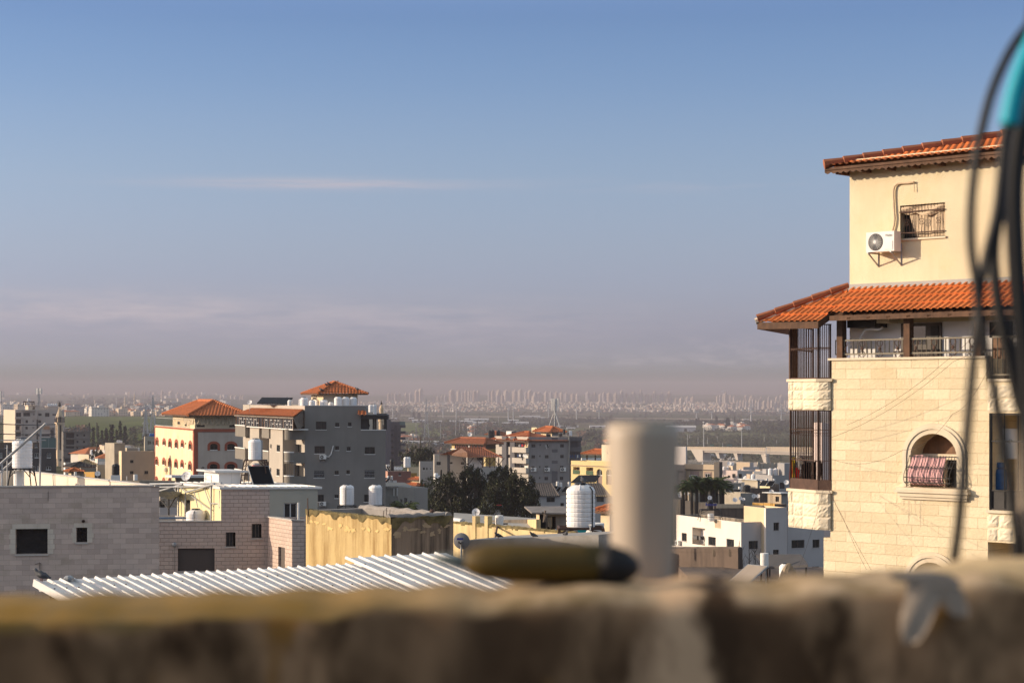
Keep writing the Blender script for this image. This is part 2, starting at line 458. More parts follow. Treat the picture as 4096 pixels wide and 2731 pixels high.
def wins(root,F,c,rects,**kw):
	for r in rects: window(root,F,F.rect(c,*r),**kw)

def tank(loc,r=.55,h=1.5,label='',mat='tank',ribs=8,group=None,lid=True,pipe=None):
	t=thing('water_tank',label,'water tank',loc,group)
	x,y,z=loc;mb=MB();pr=[(r*.96,0),(r,.03)]
	hb=h*.86
	for i in range(ribs):
		a=.04+(hb-.04)*i/ribs;d=(hb-.04)/ribs
		pr += [(r*.955,a),(r*.955,a+d*.14),(r,a+d*.26),(r,a+d*.92)]
	pr += [(r*.97,hb),(r*.88,hb+h*.05),(r*.62,hb+h*.105),(r*.42,hb+h*.12),(r*.40,hb+h*.12)]
	mb.lathe(loc,pr,24)
	for i in range(6):
		a=i*math.pi/3+.4;ca,sa=math.cos(a),math.sin(a)
		mb.tube([(x+ca*r*.42,y+sa*r*.42,z+hb+h*.125),(x+ca*r*.9,y+sa*r*.9,z+hb+h*.035),(x+ca*r*.985,y+sa*r*.985,z+hb-h*.05)],[r*.05,r*.075,r*.03],6)
	mb.build('body',M[mat],t,smooth=False)
	lb=MB();lb.lathe((x,y,z+hb+h*.115),[(r*.44,0),(r*.44,h*.035),(r*.38,h*.05),(r*.05,h*.055)],18);lb.build('lid',M['black'],t)
	if pipe is not None:
		pb=MB();ca,sa=math.cos(pipe),math.sin(pipe);q=r*1.04
		pb.tube([(x+ca*q,y+sa*q,z-.6),(x+ca*q,y+sa*q,z+hb*.6),(x+ca*q,y+sa*q,z+hb),(x+ca*r*.8,y+sa*r*.8,z+hb+h*.09)],.022,6)
		pb.build('pipe',M['rubber'],t)
	return t
def stand(loc,w,h,label,splay=.12,mat='rust',group=None,bw=.05,rz=0):
	"""four-legged steel stand; loc = ground centre"""
	t=thing('tank_stand',label,'stand',loc,group);x,y,z=loc
	ca,sa=math.cos(rz),math.sin(rz);rot=lambda a,b: (x+a*ca-b*sa,y+a*sa+b*ca)
	tb=MB();c=[rot(a*w/2,b*w/2) for a,b in ((-1,-1),(1,-1),(1,1),(-1,1))];q=[rot(a*(w/2+splay),b*(w/2+splay)) for a,b in ((-1,-1),(1,-1),(1,1),(-1,1))]
	for i in range(4): tb.bar((*c[i],z+h-bw/2),(*c[(i+1) % 4],z+h-bw/2),bw)
	for k in (-.25,0,.25): tb.bar((*rot(-w/2,k*w),z+h-bw/2),(*rot(w/2,k*w),z+h-bw/2),bw*.8)
	for i in range(4):
		a,b=c[i],c[(i+1) % 4];l0,l1=q[i],q[(i+1) % 4]
		f=lambda p,l,s: (p[0]+(l[0]-p[0])*s,p[1]+(l[1]-p[1])*s,z+h*(1-s))
		m1=((a[0]*.68+b[0]*.32),(a[1]*.68+b[1]*.32),z+h-bw);m2=((a[0]*.32+b[0]*.68),(a[1]*.32+b[1]*.68),z+h-bw)
		tb.bar(f(a,l0,.3),m1,bw*.7);tb.bar(f(b,l1,.3),m2,bw*.7)
		tb.bar(f(a,l0,.62),f(b,l1,.62),bw*.6)
	tb.build('frame',M[mat],t)
	for i in range(4):
		lb=MB();lb.bar((*c[i],z+h),(*q[i],z),bw);lb.build('leg',M[mat],t)
	return t
def boiler_mesh(mb,loc,r,h,k=0):
	mb.lathe(loc,[(r*.9,0),(r,.02),(r,h*.06),(r*.985,h*.065),(r*.985,h*.93),(r,h*.935),(r,h-.02),(r*.9,h)],18,k)
def dish(loc,r,az,el,label,mast=.8,group=None,mat='tank'):
	"""satellite dish; loc = mast foot; az = plan angle it faces, el = tilt"""
	t=thing('satellite_dish',label,'satellite dish',loc,group)
	ax=V(math.cos(az)*math.cos(el),math.sin(az)*math.cos(el),math.sin(el))
	c=Vector(loc)+V(0,0,mast)
	back=c-ax*.02
	mb=MB();pr=[(r*(i/8),.22*r*(i/8)**2) for i in range(1,9)]
	pr=[(.01,0)]+pr+[(r*1.02,.22*r),(r*1.0,.22*r-.025)]+[(r*(i/8),.22*r*(i/8)**2-.025) for i in range(7,0,-1)]
	mb.lathe(back,pr,24,axis=ax);mb.build('reflector',M[mat],t)
	ab=MB();dn=(V(0,0,-1)+ax*ax.z).normalized()
	tip=back+ax*r*.95+dn*r*.12
	ab.tube([back+dn*r*.95+ax*.15*r,tip],.02,5);ab.tube([tip-ax*.08,tip+ax*.06],.045,8)
	for sgn in (-1,1):
		sd=ax.cross(dn)*sgn;ab.tube([back+sd*r*.7+ax*.12*r,tip],.01,4)
	ab.build('feed_arm',M['steel'],t)
	pb=MB();pb.tube([loc,Vector(loc)+V(0,0,mast*.75),back-ax*.05],.03,6);pb.build('mast',M['steel'],t)
	return t
def aircon(F,u,z,label,w=.82,h=.56,dp=.3,gap=.12,group=None):
	"""outdoor unit on brackets on wall F; u,z = its lower left corner"""
	t=thing('air_conditioner',label,'air conditioner',F.pt(u,z,gap),group)
	mb=MB();mb.fbox(F,u,u+w,z+.04,z+h,gap,gap+dp);mb.fbox(F,u+w*.66,u+w*.95,z+h*.15,z+h*.55,gap+dp,gap+dp+.012)
	mb.build('casing',M['white'],t)
	fb=MB();c=F.pt(u+w*.34,z+h*.53,gap+dp);ax=F.n
	fb.lathe(c,[(h*.40,0),(h*.40,.012),(h*.37,.014)],24,0,axis=ax)
	for i in range(22):
		a=2*math.pi*i/22;e1=F.d;e2=V(0,0,1)
		p=lambda rr,aa: c+ax*.018+(e1*math.cos(aa)+e2*math.sin(aa))*rr
		fb.tube([p(h*.07,a),p(h*.2,a+.25),p(h*.385,a+.3)],.006,4,1)
	fb.lathe(c,[(h*.09,.012),(h*.09,.03),(h*.05,.034)],14,1,axis=ax)
	fb.build('fan_grille',[M['iron'],M['alu']],t)
	bb=MB()
	for uu in (u+.08,u+w-.08):
		bb.bar(F.pt(uu,z+.02,0),F.pt(uu,z+.02,gap+dp+.05),.035);bb.bar(F.pt(uu,z-.3,.01),F.pt(uu,z,gap+dp),.03);bb.bar(F.pt(uu,z-.32,.01),F.pt(uu,z+.25,.01),.03)
	bb.build('bracket',M['steel'],t)
	return t
def pigeon(loc,az,label,s=1.0,mat=None):
	x,y,z=loc;c,q=math.cos(az),math.sin(az)
	def W(f,h,side=0): return V(x+(f*c-side*q)*s,y+(f*q+side*c)*s,z+h*s)
	mb=MB()
	mb.tube([W(-.19,.085),W(-.12,.10),W(-.05,.125),W(.02,.15),(W(.075,.172)),W(.10,.198),W(.117,.226),W(.134,.243),W(.152,.240),W(.175,.232)],
			[.022*s,.03*s,.06*s,.075*s,.062*s,.04*s,.034*s,.034*s,.022*s,.003*s],10)
	for sd in (-1,1):
		mb.tube([W(.05,.17,.05*sd),W(-.04,.145,.072*sd),W(-.15,.105,.035*sd)],[.02*s,.04*s,.008*s],6,0)
		mb.tube([W(.0,.09,.03*sd),W(.005,.0,.03*sd),W(.04,.004,.03*sd)],.007*s,5,1)
	o=mb.build('pigeon',[mat or M['pigeon'],M['claw']],None,smooth=True,loc=loc)
	return tag(o,label,'pigeon')
M['pigeon']=surf('pigeon_feathers',(.07,.07,.075),.8,.5,12)
M['claw']=surf('pigeon_feet',(.25,.06,.04),.8,.2,5)
def wire(name,pts,r,label,mat='iron',sag=0,n=14,cat='cable',group=None):
	pts=[Vector(p) for p in pts];out=[]
	for a,b in zip(pts,pts[1:]):
		for i in range(n): 
			t=i/n;p=a.lerp(b,t);p.z -= sag*4*t*(1-t);out.append(p)
	out.append(pts[-1]);mb=MB();mb.tube(out,r,5)
	return tag(mb.build(name,M[mat],None,loc=pts[0]),label,cat,group)
def leaves(mb,c,rad,n,size,droop=0,k=0,shell=.35,rnd=random):
	"""n leaf sprays through an ellipsoid"""
	for _ in range(n):
		while True:
			a,b,d=rnd.uniform(-1,1),rnd.uniform(-1,1),rnd.uniform(-1,1);q=a*a+b*b+d*d
			if q < 1 and q > shell*rnd.random(): break
		p=V(c[0]+a*rad[0],c[1]+b*rad[1],c[2]+d*rad[2]);s=size*rnd.uniform(.6,1.4)
		t=rnd.uniform(0,6.283);ax=V(math.cos(t),math.sin(t),rnd.uniform(-.6,.6))
		if droop: up=V(rnd.uniform(-.35,.35),rnd.uniform(-.35,.35),-1).normalized();L_=s*droop
		else: up=V(rnd.uniform(-1,1),rnd.uniform(-1,1),rnd.uniform(-.3,1)).normalized();L_=s
		ax=(ax-up*ax.dot(up)).normalized()*s*.5
		mb.face([p-ax,p-ax*.3+up*L_*.5,p+up*L_,p+ax+up*L_*.4],k)
# ================================================================ sky, sun, camera, haze
W=bpy.data.worlds.new('World');SC.world=W;W.use_nodes=True
nt=W.node_tree;bg=nt.nodes['Background'];L=nt.links
sky=node(nt,'ShaderNodeTexSky',sky_type='NISHITA',sun_disc=False,sun_elevation=SUN_E,sun_rotation=math.atan2(SUN_AZ.x,SUN_AZ.y))
sky.air_density=SKY_AIR;sky.dust_density=SKY_DUST;sky.ozone_density=SKY_OZ;sky.altitude=50
gen=node(nt,'ShaderNodeTexCoord').outputs['Generated']
def cloud(vec,cz,cx,rz,rx,sc,lo,hi,amt,col,prev):
	"""a thin streak of cirrus lying in one part of the sky dome"""
	sep=node(nt,'ShaderNodeSeparateXYZ');L.new(vec,sep.inputs[0])
	def gauss(sock,c,r):
		a=node(nt,'ShaderNodeMath',operation='SUBTRACT');L.new(sock,a.inputs[0]);a.inputs[1].default_value=c
		b=node(nt,'ShaderNodeMath',operation='DIVIDE');L.new(a.outputs[0],b.inputs[0]);b.inputs[1].default_value=r
		d=node(nt,'ShaderNodeMath',operation='MULTIPLY');L.new(b.outputs[0],d.inputs[0]);L.new(b.outputs[0],d.inputs[1]);return d.outputs[0]
	s=node(nt,'ShaderNodeMath',operation='ADD');L.new(gauss(sep.outputs[2],cz,rz),s.inputs[0]);L.new(gauss(sep.outputs[0],cx,rx),s.inputs[1])
	e=node(nt,'ShaderNodeMath',operation='MULTIPLY');e.inputs[1].default_value=-1;L.new(s.outputs[0],e.inputs[0])
	x=node(nt,'ShaderNodeMath',operation='EXPONENT');L.new(e.outputs[0],x.inputs[0])
	n1=ramp(nt,noise(nt,mapped(nt,vec,sc),1.0,6,.6),lo,hi)
	f=node(nt,'ShaderNodeMath',operation='MULTIPLY');L.new(x.outputs[0],f.inputs[0]);L.new(n1,f.inputs[1])
	g=node(nt,'ShaderNodeMath',operation='MULTIPLY');L.new(f.outputs[0],g.inputs[0]);g.inputs[1].default_value=amt
	return mix(nt,g.outputs[0],prev,col)
rp=node(nt,'ShaderNodeValToRGB');sz=node(nt,'ShaderNodeSeparateXYZ');L.new(gen,sz.inputs[0]);L.new(ramp(nt,sz.outputs[2],0,1),rp.inputs[0])
el=rp.color_ramp.elements
while len(el) < len(SKY_RAMP): el.new(.5)
SKY_RAMP += [(.30,[.95,.95,1.2]),(.45,ZEN),(1,ZEN)]
while len(el) < len(SKY_RAMP): el.new(.5)
rp.color_ramp.interpolation='B_SPLINE'
for e,(z,col) in zip(el,SKY_RAMP): e.position=z;e.color=rgba([min(1,x/2.5) for x in col])
c=mix(nt,1.0,mix(nt,1.0,sky.outputs[0],rp.outputs[0],'MULTIPLY'),(2.5,2.5,2.5),'MULTIPLY')
cc=CLOUD_COL
c=cloud(gen,.1045,-.09,.0028,.075,(14,1,260),.30,.55,.55,cc,c)
c=cloud(gen,.0415,-.20,.0085,.10,(30,1,190),0.30,.70,.75,cc,c)
c=cloud(gen,.036,-.06,.011,.12,(24,1,160),.34,.74,.5,cc,c)
c=cloud(gen,.023,.13,.006,.05,(70,1,150),.44,.66,.34,cc,c)
c=cloud(gen,.017,.10,.0035,.12,(60,1,260),.44,.62,.26,cc,c)
c=cloud(gen,.103,.09,.004,.10,(18,1,240),.45,.7,.12,cc,c)
L.new(c,bg.inputs['Color']);bg.inputs['Strength'].default_value=SKY_STR

sd=bpy.data.lights.new('sun','SUN');sd.energy=SUN_STR;sd.angle=R(.5);sd.color=SUN_COL
so=bpy.data.objects.new('sun',sd);COL.objects.link(so)
SDIR=V(SUN_AZ.x*math.cos(SUN_E),SUN_AZ.y*math.cos(SUN_E),math.sin(SUN_E))
so.rotation_euler=SDIR.to_track_quat('Z','Y').to_euler();so.location=(-60,0,60)

cd=bpy.data.cameras.new('camera');co=bpy.data.objects.new('camera',cd);COL.objects.link(co);SC.camera=co
co.location=(0,0,ZC);co.rotation_euler=(R(90),0,0)
cd.sensor_width=36;cd.lens=F_/4096*36;cd.shift_y=(HZ-2731/2)/4096;cd.clip_start=.05;cd.clip_end=40000
cd.dof.use_dof=True;cd.dof.focus_distance=95;cd.dof.aperture_fstop=3.9;cd.dof.aperture_blades=0
SC.view_settings.view_transform='Standard';SC.view_settings.look='None';SC.view_settings.exposure=EXPO;SC.view_settings.gamma=1
SC.cycles.volume_bounces=1
SC.cycles.max_bounces=6;SC.cycles.transparent_max_bounces=8

hm=bpy.data.materials.new('haze_air');hm.use_nodes=True;hn=hm.node_tree
hn.nodes.remove(hn.nodes['Principled BSDF'])
pv=hn.nodes.new('ShaderNodeVolumePrincipled');pv.inputs['Color'].default_value=rgba(HAZE_COL);pv.inputs['Density'].default_value=HAZE_D;pv.inputs['Anisotropy'].default_value=HAZE_G
hn.links.new(pv.outputs[0],hn.nodes['Material Output'].inputs['Volume'])
if HAZE_D > 0:
	mb=MB();mb.box(-6500,-60,-38.5,6500,11600,HAZE_TOP);hz=mb.build('haze',hm)
	hz['kind']='stuff';hz['label']='pale mauve haze thickening over the plain towards the distant city'

# ================================================================ land
def land():
	ys=[-50,0,30,60,100,150,200,260,330,410,500,600,700,800,950,1150,1400,1700,2000,2400,2900,3500,4200,5000,5800,6600,7400,8200,9000,9800,10500,11400]
	ss=[-.55,-.4,-.3,-.26,-.22,-.19,-.17,-.155,-.145,-.135,-.125,-.115,-.10,-.07,-.03,0,.05,.1,.15,.2,.25,.3,.4,.55]
	mb=MB();vs=[]
	for y in ys:
		for s in ss:
			x=s*max(y,300) ;vs.append((x,y,zg(x if y > 1 else x,max(y,1))))
	n=len(ss);fs=[(j*n+i,j*n+i+1,(j+1)*n+i+1,(j+1)*n+i) for j in range(len(ys)-1) for i in range(n-1)]
	mb.mesh(vs,fs)
	m,nt,b,L=new_mat('open_land')
	pos=node(nt,'ShaderNodeNewGeometry').outputs['Position']
	vo=node(nt,'ShaderNodeTexVoronoi',i_Scale=1.0);L.new(mapped(nt,pos,(.0045,.0022,0)),vo.inputs['Vector'])
	sep=node(nt,'ShaderNodeSeparateColor');L.new(vo.outputs['Color'],sep.inputs[0])
	c=mix(nt,ramp(nt,sep.outputs[0],.25,.75),(.045,.06,.022),(.13,.11,.075))
	c=mix(nt,ramp(nt,noise(nt,pos,.02,6,.7),.4,.62),c,(.04,.045,.022))
	c=mix(nt,ramp(nt,noise(nt,pos,.15,6,.7),.58,.7),c,(.16,.14,.10))
	L.new(c,b.inputs['Base Color']);b.inputs['Roughness'].default_value=1;b.inputs['Specular IOR Level'].default_value=0
	g=mb.build('ground',m,None,smooth=True);tag(g,'dark patchwork of scrub and earth on the plain below the town',kind='structure')
land()
def sheet(name,pix,mat,label,lift=.4,sub=10,conv=z1):
	"""a field lying on the land, outlined by photo points that are dropped onto the ground"""
	def drop(px,py):
		Y=300.0
		for _ in range(60):
			s=(px-CX)/F_;z=zg(s*Y,Y);Yn=(ZC-z)*F_/max(py-HZ,3);Y += .5*(Yn-Y)
		return V((px-CX)/F_*Y,Y)
	q=[drop(*conv(*p)) for p in pix];a,b,c,d=q;mb=MB();vs=[]
	for j in range(sub+1):
		for i in range(sub+1):
			p=a.lerp(b,i/sub).lerp(d.lerp(c,i/sub),j/sub);vs.append((p.x,p.y,zg(p.x,p.y)+lift))
	mb.mesh(vs,[(j*(sub+1)+i,j*(sub+1)+i+1,(j+1)*(sub+1)+i+1,(j+1)*(sub+1)+i) for j in range(sub) for i in range(sub)])
	o=mb.build(name,mat,None,smooth=True);tag(o,label,kind='structure');return o
def grass(name,c1,c2,sc=.05):
	m,nt,b,L=new_mat(name);pos=node(nt,'ShaderNodeNewGeometry').outputs['Position']
	c=mix(nt,ramp(nt,noise(nt,mapped(nt,pos,(1,.25,1)),sc,6,.7),.35,.65),c1,c2)
	c=mix(nt,ramp(nt,noise(nt,mapped(nt,pos,(1,.2,1)),sc*.3,4,.6),.5,.7),c,mul(c2,1.25))
	L.new(c,b.inputs['Base Color']);b.inputs['Roughness'].default_value=1;b.inputs['Specular IOR Level'].default_value=0;return m
M['field']=grass('spring_field',(.06,.082,.024),(.088,.105,.032))
M['field2']=grass('pale_field',(.085,.095,.045),(.11,.11,.06))
M['scrub']=grass('scrub_ground',(.05,.055,.025),(.10,.095,.05),.12)
M['earth']=grass('bare_earth',(.17,.14,.10),(.24,.2,.15),.05)
sheet('field',[(240,1770),(760,1775),(760,1668),(240,1664)],M['field'],'long green field in front of the village on the left')
sheet('field',[(1560,1752),(1830,1744),(1700,1692),(1560,1690)],M['field'],'green field wedge right of the dark blue tower')
sheet('field',[(2050,1728),(2420,1724),(2420,1712),(2050,1714)],M['field2'],'pale strip of field behind the tiled central apartments')
sheet('field',[(2320,1760),(2450,1760),(2450,1735),(2320,1736)],M['field'],'green field strip left of the grey vent pipe')
sheet('field',[(2740,1742),(3150,1745),(3150,1733),(2740,1729)],M['field2'],'pale grassy strip between the olive groves')
sheet('road',[(1520,1664),(3160,1684),(3160,1679),(1520,1660)],M['earth'],'pale road line crossing the plain below the far city',.8,24)

# ================================================================ far city
TW=[floorbands('tower_skin_tan',(.36,.27,.21),(.14,.11,.10)),floorbands('tower_skin_cream',(.42,.34,.27),(.17,.14,.12),3.1,4.2),floorbands('tower_skin_grey',(.31,.27,.26),(.12,.115,.12),3.2,2.8)]
M['far_wall']=surf('far_house_wall',(.36,.29,.23),.9,.3,.02)
far_specs=[]
def far_tower(px0,px1,py0,py1,i,label=None,Y=None):
	rnd=random.Random(i*7+1);Y=Y or rnd.uniform(7600,8600)
	if py1 > 1590: Y=min(Y,8000-(py1-1590)*28)
	c=P((px0+px1)/2,py1,Y);w=(px1-px0)/F_*Y;h=(py1-py0)/F_*Y+25;zb=c.z-25
	t=thing('high_rise_tower',label or 'tan high-rise tower among its look-alikes on the far city skyline','high-rise',(c.x,c.y,zb),'high-rises of the far city skyline')
	s=w*.74;rz=R(rnd.choice((30,38,46,52)));mb=MB();mb.rbox((c.x,c.y,zb),s,s*rnd.uniform(.8,1.1),h,rz)
	for k in (-.28,.28):
		for a in range(4):
			ang=rz+a*math.pi/2;dx,dy=math.cos(ang),math.sin(ang)
			mb.rbox((c.x+dx*s*.5-dy*s*k,c.y+dy*s*.5+dx*s*k,zb),s*.16,s*.2,h*.96,ang)
	mb.build('body',TW[i % 3],t)
	tb=MB();q=rnd.uniform(.35,.65);tb.rbox((c.x,c.y,zb+h),s*q,s*q,rnd.uniform(2.5,5.5),rz);tb.rbox((c.x+s*.1,c.y,zb+h),s*q*.3,s*q*.3,8,rz);tb.build('penthouse',M['far_wall'],t)
	return t
n_t=0
def towers(c,rows,**kw):
	global n_t
	for r in rows:
		a=c(r[0],r[2]);b=c(r[1],r[3]);far_tower(a[0],b[0],a[1],b[1],n_t,**kw);n_t += 1
towers(zE,[(1165,1205,318,400),(1210,1250,318,400),(1256,1294,317,398),(1313,1350,316,398),(1395,1432,314,400),(1455,1492,315,402),(1530,1582,282,405),(1575,1645,266,408),(1765,1795,360,400),(1820,1850,362,400),(1870,1912,355,400),(1922,1956,350,402)])
towers(zG,[(153,230,278,372),(247,310,290,392),(315,352,300,385),(355,396,288,388),(400,440,287,395),(436,470,290,398),(466,520,282,392),(515,563,286,388),(670,712,286,376),(714,760,287,378),(782,848,278,400),(778,826,336,432),(845,888,338,442),(880,950,285,408),(943,976,290,392),(997,1065,281,402),(1070,1143,278,388),(1155,1196,305,382),(1200,1267,287,384),(1255,1336,350,432),(1272,1325,312,380),(1330,1386,302,388),(1420,1482,302,384),(1487,1533,302,372),(1553,1617,306,382),(1620,1682,310,388),(1685,1745,318,384),(1775,1830,326,384),(1840,1890,324,382),(1975,2030,305,394),(2065,2130,310,394),(2145,2195,326,402),(2195,2250,312,402),(2258,2325,314,408),(2350,2400,330,420),(1160,1215,390,485),(1345,1405,445,520),(1600,1640,385,450),(1645,1680,470,525),(2000,2040,415,470),(2130,2195,425,490),(1480,1520,455,545),(2310,2335,470,520)])
towers(zI,[(55,92,384,432),(95,136,374,430),(160,198,388,496),(222,280,383,486),(300,360,374,432),(375,430,368,436),(715,752,352,462),(752,784,348,455),(890,920,350,424),(938,972,362,425),(980,1020,428,520),(1020,1060,424,516),(1062,1100,425,512),(1100,1142,420,526),(1086,1130,352,425),(1145,1190,402,545),(1190,1226,398,540),(1160,1215,358,410),(1230,1262,418,582),(1266,1308,414,584),(1300,1330,370,425),(1330,1382,420,572),(1398,1438,368,420),(1396,1436,420,566),(1438,1480,418,560),(1490,1530,430,572),(1524,1566,424,566),(1504,1550,362,425),(1565,1606,350,424),(1620,1650,424,545),(1650,1690,415,540),(830,870,465,550),(880,970,496,572),(600,650,540,590),(975,1095,500,555),(805,835,452,540)])
towers(z1,[(a,a+w,1580-h,1612) for a,w,h in ((2455,14,6),(2478,16,14),(2500,13,4),(2524,18,10),(2556,14,16),(2580,15,2),(2610,16,9),(2640,14,5),(2670,15,12),(3180,16,0),(3205,15,8),(3236,14,2),(3262,16,6),(3290,15,1))])
towers(zA,[(1695,1722,305,385),(1715,1742,300,386),(1785,1812,296,388),(1890,1922,290,388),(1920,1952,296,386),(1985,2022,290,388),(2145,2186,286,386),(2250,2318,293,372)])
towers(zC,[(340,400,318,382),(415,470,330,388),(485,520,340,388),(530,568,338,386),(925,972,350,400),(1065,1102,342,398),(1118,1170,350,406),(1196,1222,345,402),(1225,1255,350,404)])
far_tower(*zI(800,0)[:1],zI(872,0)[0],zI(0,322)[1],zI(0,495)[1],1,'tallest far tower, unfinished, with a tower crane on top')
cr=thing('tower_crane','pale tower crane standing on the tallest far tower','crane',PZ(zI,812,322,7000)-V(0,0,2));a=PZ(zI,812,322,7000);mb=MB()
mb.bar(a-V(0,0,2),a+V(0,0,14),1.6);mb.build('mast',M['alu'],cr)
mb=MB();mb.bar(a+V(-6,0,11),a+V(17,0,12.5),1.3);mb.bar(a+V(0,0,15),a+V(14,0,12.5),.5);mb.bar(a+V(0,0,15),a+V(-6,0,11),.5);mb.box(a.x-6.5,a.y-1,a.z+8.5,a.x-3.5,a.y+1,a.z+11);mb.build('jib',M['alu'],cr)

def far_block(Y,px,zb,w,d,h,rz):
	mb=MB();x=(px-CX)/F_*Y;mb.rbox((x,Y,zb),w,d,h,rz,0)
	mb.rbox((x+w*.12,Y,zb+h),w*.4,d*.4,2.6,rz,0)
	ca,sa=math.cos(rz),math.sin(rz)
	for fl in range(max(1,int(h/3.2))):
		for k in (-.25,.25):
			for a in (0,1,2,3):
				ang=rz+a*math.pi/2;dx,dy=math.cos(ang),math.sin(ang);q=(w if a % 2 == 0 else d)/2;o=(d if a % 2 == 0 else w)*k
				mb.rbox((x+dx*(q+.03)-dy*o,Y+dy*(q+.03)+dx*o,zb+1+fl*3.2),.1,2.2,1.5,ang,1)
	return mb
FARW=[surf('far_block_cream',(.40,.33,.26),.9,.15,.05),surf('far_block_tan',(.36,.26,.19),.9,.15,.05),surf('far_block_white',(.46,.41,.36),.9,.1,.05),surf('far_block_red',(.27,.16,.12),.9,.15,.05)]
M['far_dark']=surf('far_window',(.10,.09,.085),.8,.2,.05)
proto=[]
rnd=random.Random(11)
for i in range(8):
	w,d,h=rnd.uniform(7,13),rnd.uniform(7,12),rnd.choice((5,7,9,12,15))
	mb=far_block(6000,CX,0,w,d,h,0);o=mb.build('town_block',[FARW[i % 4] if i != 7 else FARW[0],M['far_dark']],None,loc=(0,6000,0));tag(o,'small pale block among many below the far towers','apartment block','low blocks of the far city');proto.append(o)
def far_y(py): 
	Y=5200.0
	for _ in range(50):
		z=zg(.05*Y,Y);Y += .4*((ZC-z)*F_/max(py-HZ,4)-Y)
	return Y
cnt=0;used=set()
band=[(1420,1580,1597,1612),(1560,1760,1597,1628),(1750,2080,1594,1624),(2080,2450,1596,1636),(2700,2900,1596,1644),(2860,3330,1606,1650),(2430,2720,1598,1640),(1740,2450,1608,1632)]
far_bulk=MB()
for k in range(1700):
	b=rnd.choice(band);px,py=rnd.uniform(b[0],b[1]),rnd.uniform(b[2],b[3]);Y=min(9300,max(5300,far_y(py)));x=(px-CX)/F_*Y;z=zg(x,Y)-2
	if cnt < 280:
		i=rnd.randrange(8)
		if i not in used: o=proto[i];used.add(i)
		else: o=proto[i].copy();COL.objects.link(o)
		o.location=(x,Y,z);o.scale=(.7,)*3;o.rotation_euler.z=rnd.uniform(.3,1.1);cnt += 1
	else:
		w,d,h=rnd.uniform(4,9),rnd.uniform(4,8),rnd.uniform(3,8);far_bulk.rbox((x,Y,z),w,d,h,rnd.uniform(.3,1.1),rnd.choice((0,0,1,2,2,3)));far_bulk.rbox((x,Y,z+h),w*.4,d*.4,2.5,.5,0)
for k in range(50):
	px,py=rnd.uniform(0,950),rnd.uniform(1586,1600);Y=min(9800,far_y(py));x=(px-CX)/F_*Y;z=zg(x,Y)-2
	far_bulk.rbox((x,Y,z),rnd.uniform(10,24),rnd.uniform(10,18),rnd.uniform(6,16),rnd.uniform(.3,1.1),rnd.choice((0,1,2)))
o=far_bulk.build('far_city',FARW);tag(o,'dense low city quarters massed along the hazy horizon','city',kind='stuff')

# ================================================================ trees and groves of the plain
LF={'dark': leafmat('dark_foliage',(.023,.026,.013)),'mid': leafmat('mid_foliage',(.045,.055,.02)),'olive': leafmat('olive_foliage',(.06,.068,.035)),'cyp': leafmat('cypress_foliage',(.018,.026,.014)),'brown': leafmat('bare_brown_crown',(.11,.065,.045)),'palm': leafmat('palm_leaf',(.05,.07,.022))}
M['bark']=surf('bark',(.07,.055,.04),.95,.3,3)
def ground_at(px,py):
	Y=400.0
	for _ in range(80):
		s=(px-CX)/F_;z=zg(s*Y,Y);Y += .4*((ZC-z)*F_/max(py-HZ,6)-Y)
	return V((px-CX)/F_*Y,Y,zg((px-CX)/F_*Y,Y))
grove=MB();gm=[LF['dark'],LF['mid'],LF['olive'],LF['brown']]
def thicket(px0,px1,py0,py1,n,hpx,kind,leaf=1.0):
	for _ in range(n):
		px,py=rnd.uniform(px0,px1),rnd.uniform(py0,py1);g=ground_at(px,py);s=g.y/F_;h=hpx*s*rnd.uniform(.6,1.35);w=h*rnd.uniform(.45,.9)
		k=rnd.choice(kind);leaves(grove,(g.x,g.y,g.z+h*.48),(w,w,h*.5),34,max(h*.42,leaf*.5),k=k,rnd=rnd)
thicket(1680,1960,1690,1742,170,13,(0,1,0));thicket(1960,2110,1700,1740,80,12,(0,1,0));thicket(2030,2300,1695,1716,110,11,(0,0));thicket(2080,2450,1680,1694,130,12,(0,0))
thicket(1780,2000,1705,1740,70,16,(0,1,3));thicket(2320,2450,1726,1800,60,22,(0,1,3,0));thicket(1620,1850,1742,1785,90,17,(0,1,3));thicket(1560,1800,1790,1835,70,24,(1,0,3))
thicket(2700,3170,1693,1702,160,13,(0,0));thicket(2700,3170,1720,1738,120,9,(2,1,0));thicket(2720,3170,1742,1766,240,9,(2,1,2));thicket(2720,3170,1762,1790,260,10,(0,1,2));thicket(3020,3160,1700,1740,60,22,(0,0,1))
thicket(2740,3170,1822,1846,60,14,(1,0,2));thicket(1430,1650,1640,1690,60,16,(0,1));thicket(150,720,1612,1634,150,9,(0,0));thicket(250,620,1596,1612,60,11,(0,0));thicket(560,720,1620,1670,30,14,(0,1))
thicket(255,350,1745,1725,25,22,(3,3,1));thicket(510,640,1725,1790,60,20,(1,0,1,3));thicket(360,440,1790,1870,40,28,(0,1,1));thicket(1430,1640,1735,1760,40,14,(1,0))
thicket(1520,3170,1655,1690,140,8,(0,0));thicket(2700,3160,1650,1664,60,9,(0,));thicket(1500,3160,1640,1658,170,7,(0,));thicket(350,800,1615,1624,40,9,(0,))
o=grove.build('groves',gm);tag(o,'olive groves, orchards and scrub massed over the plain','woodland',kind='stuff')
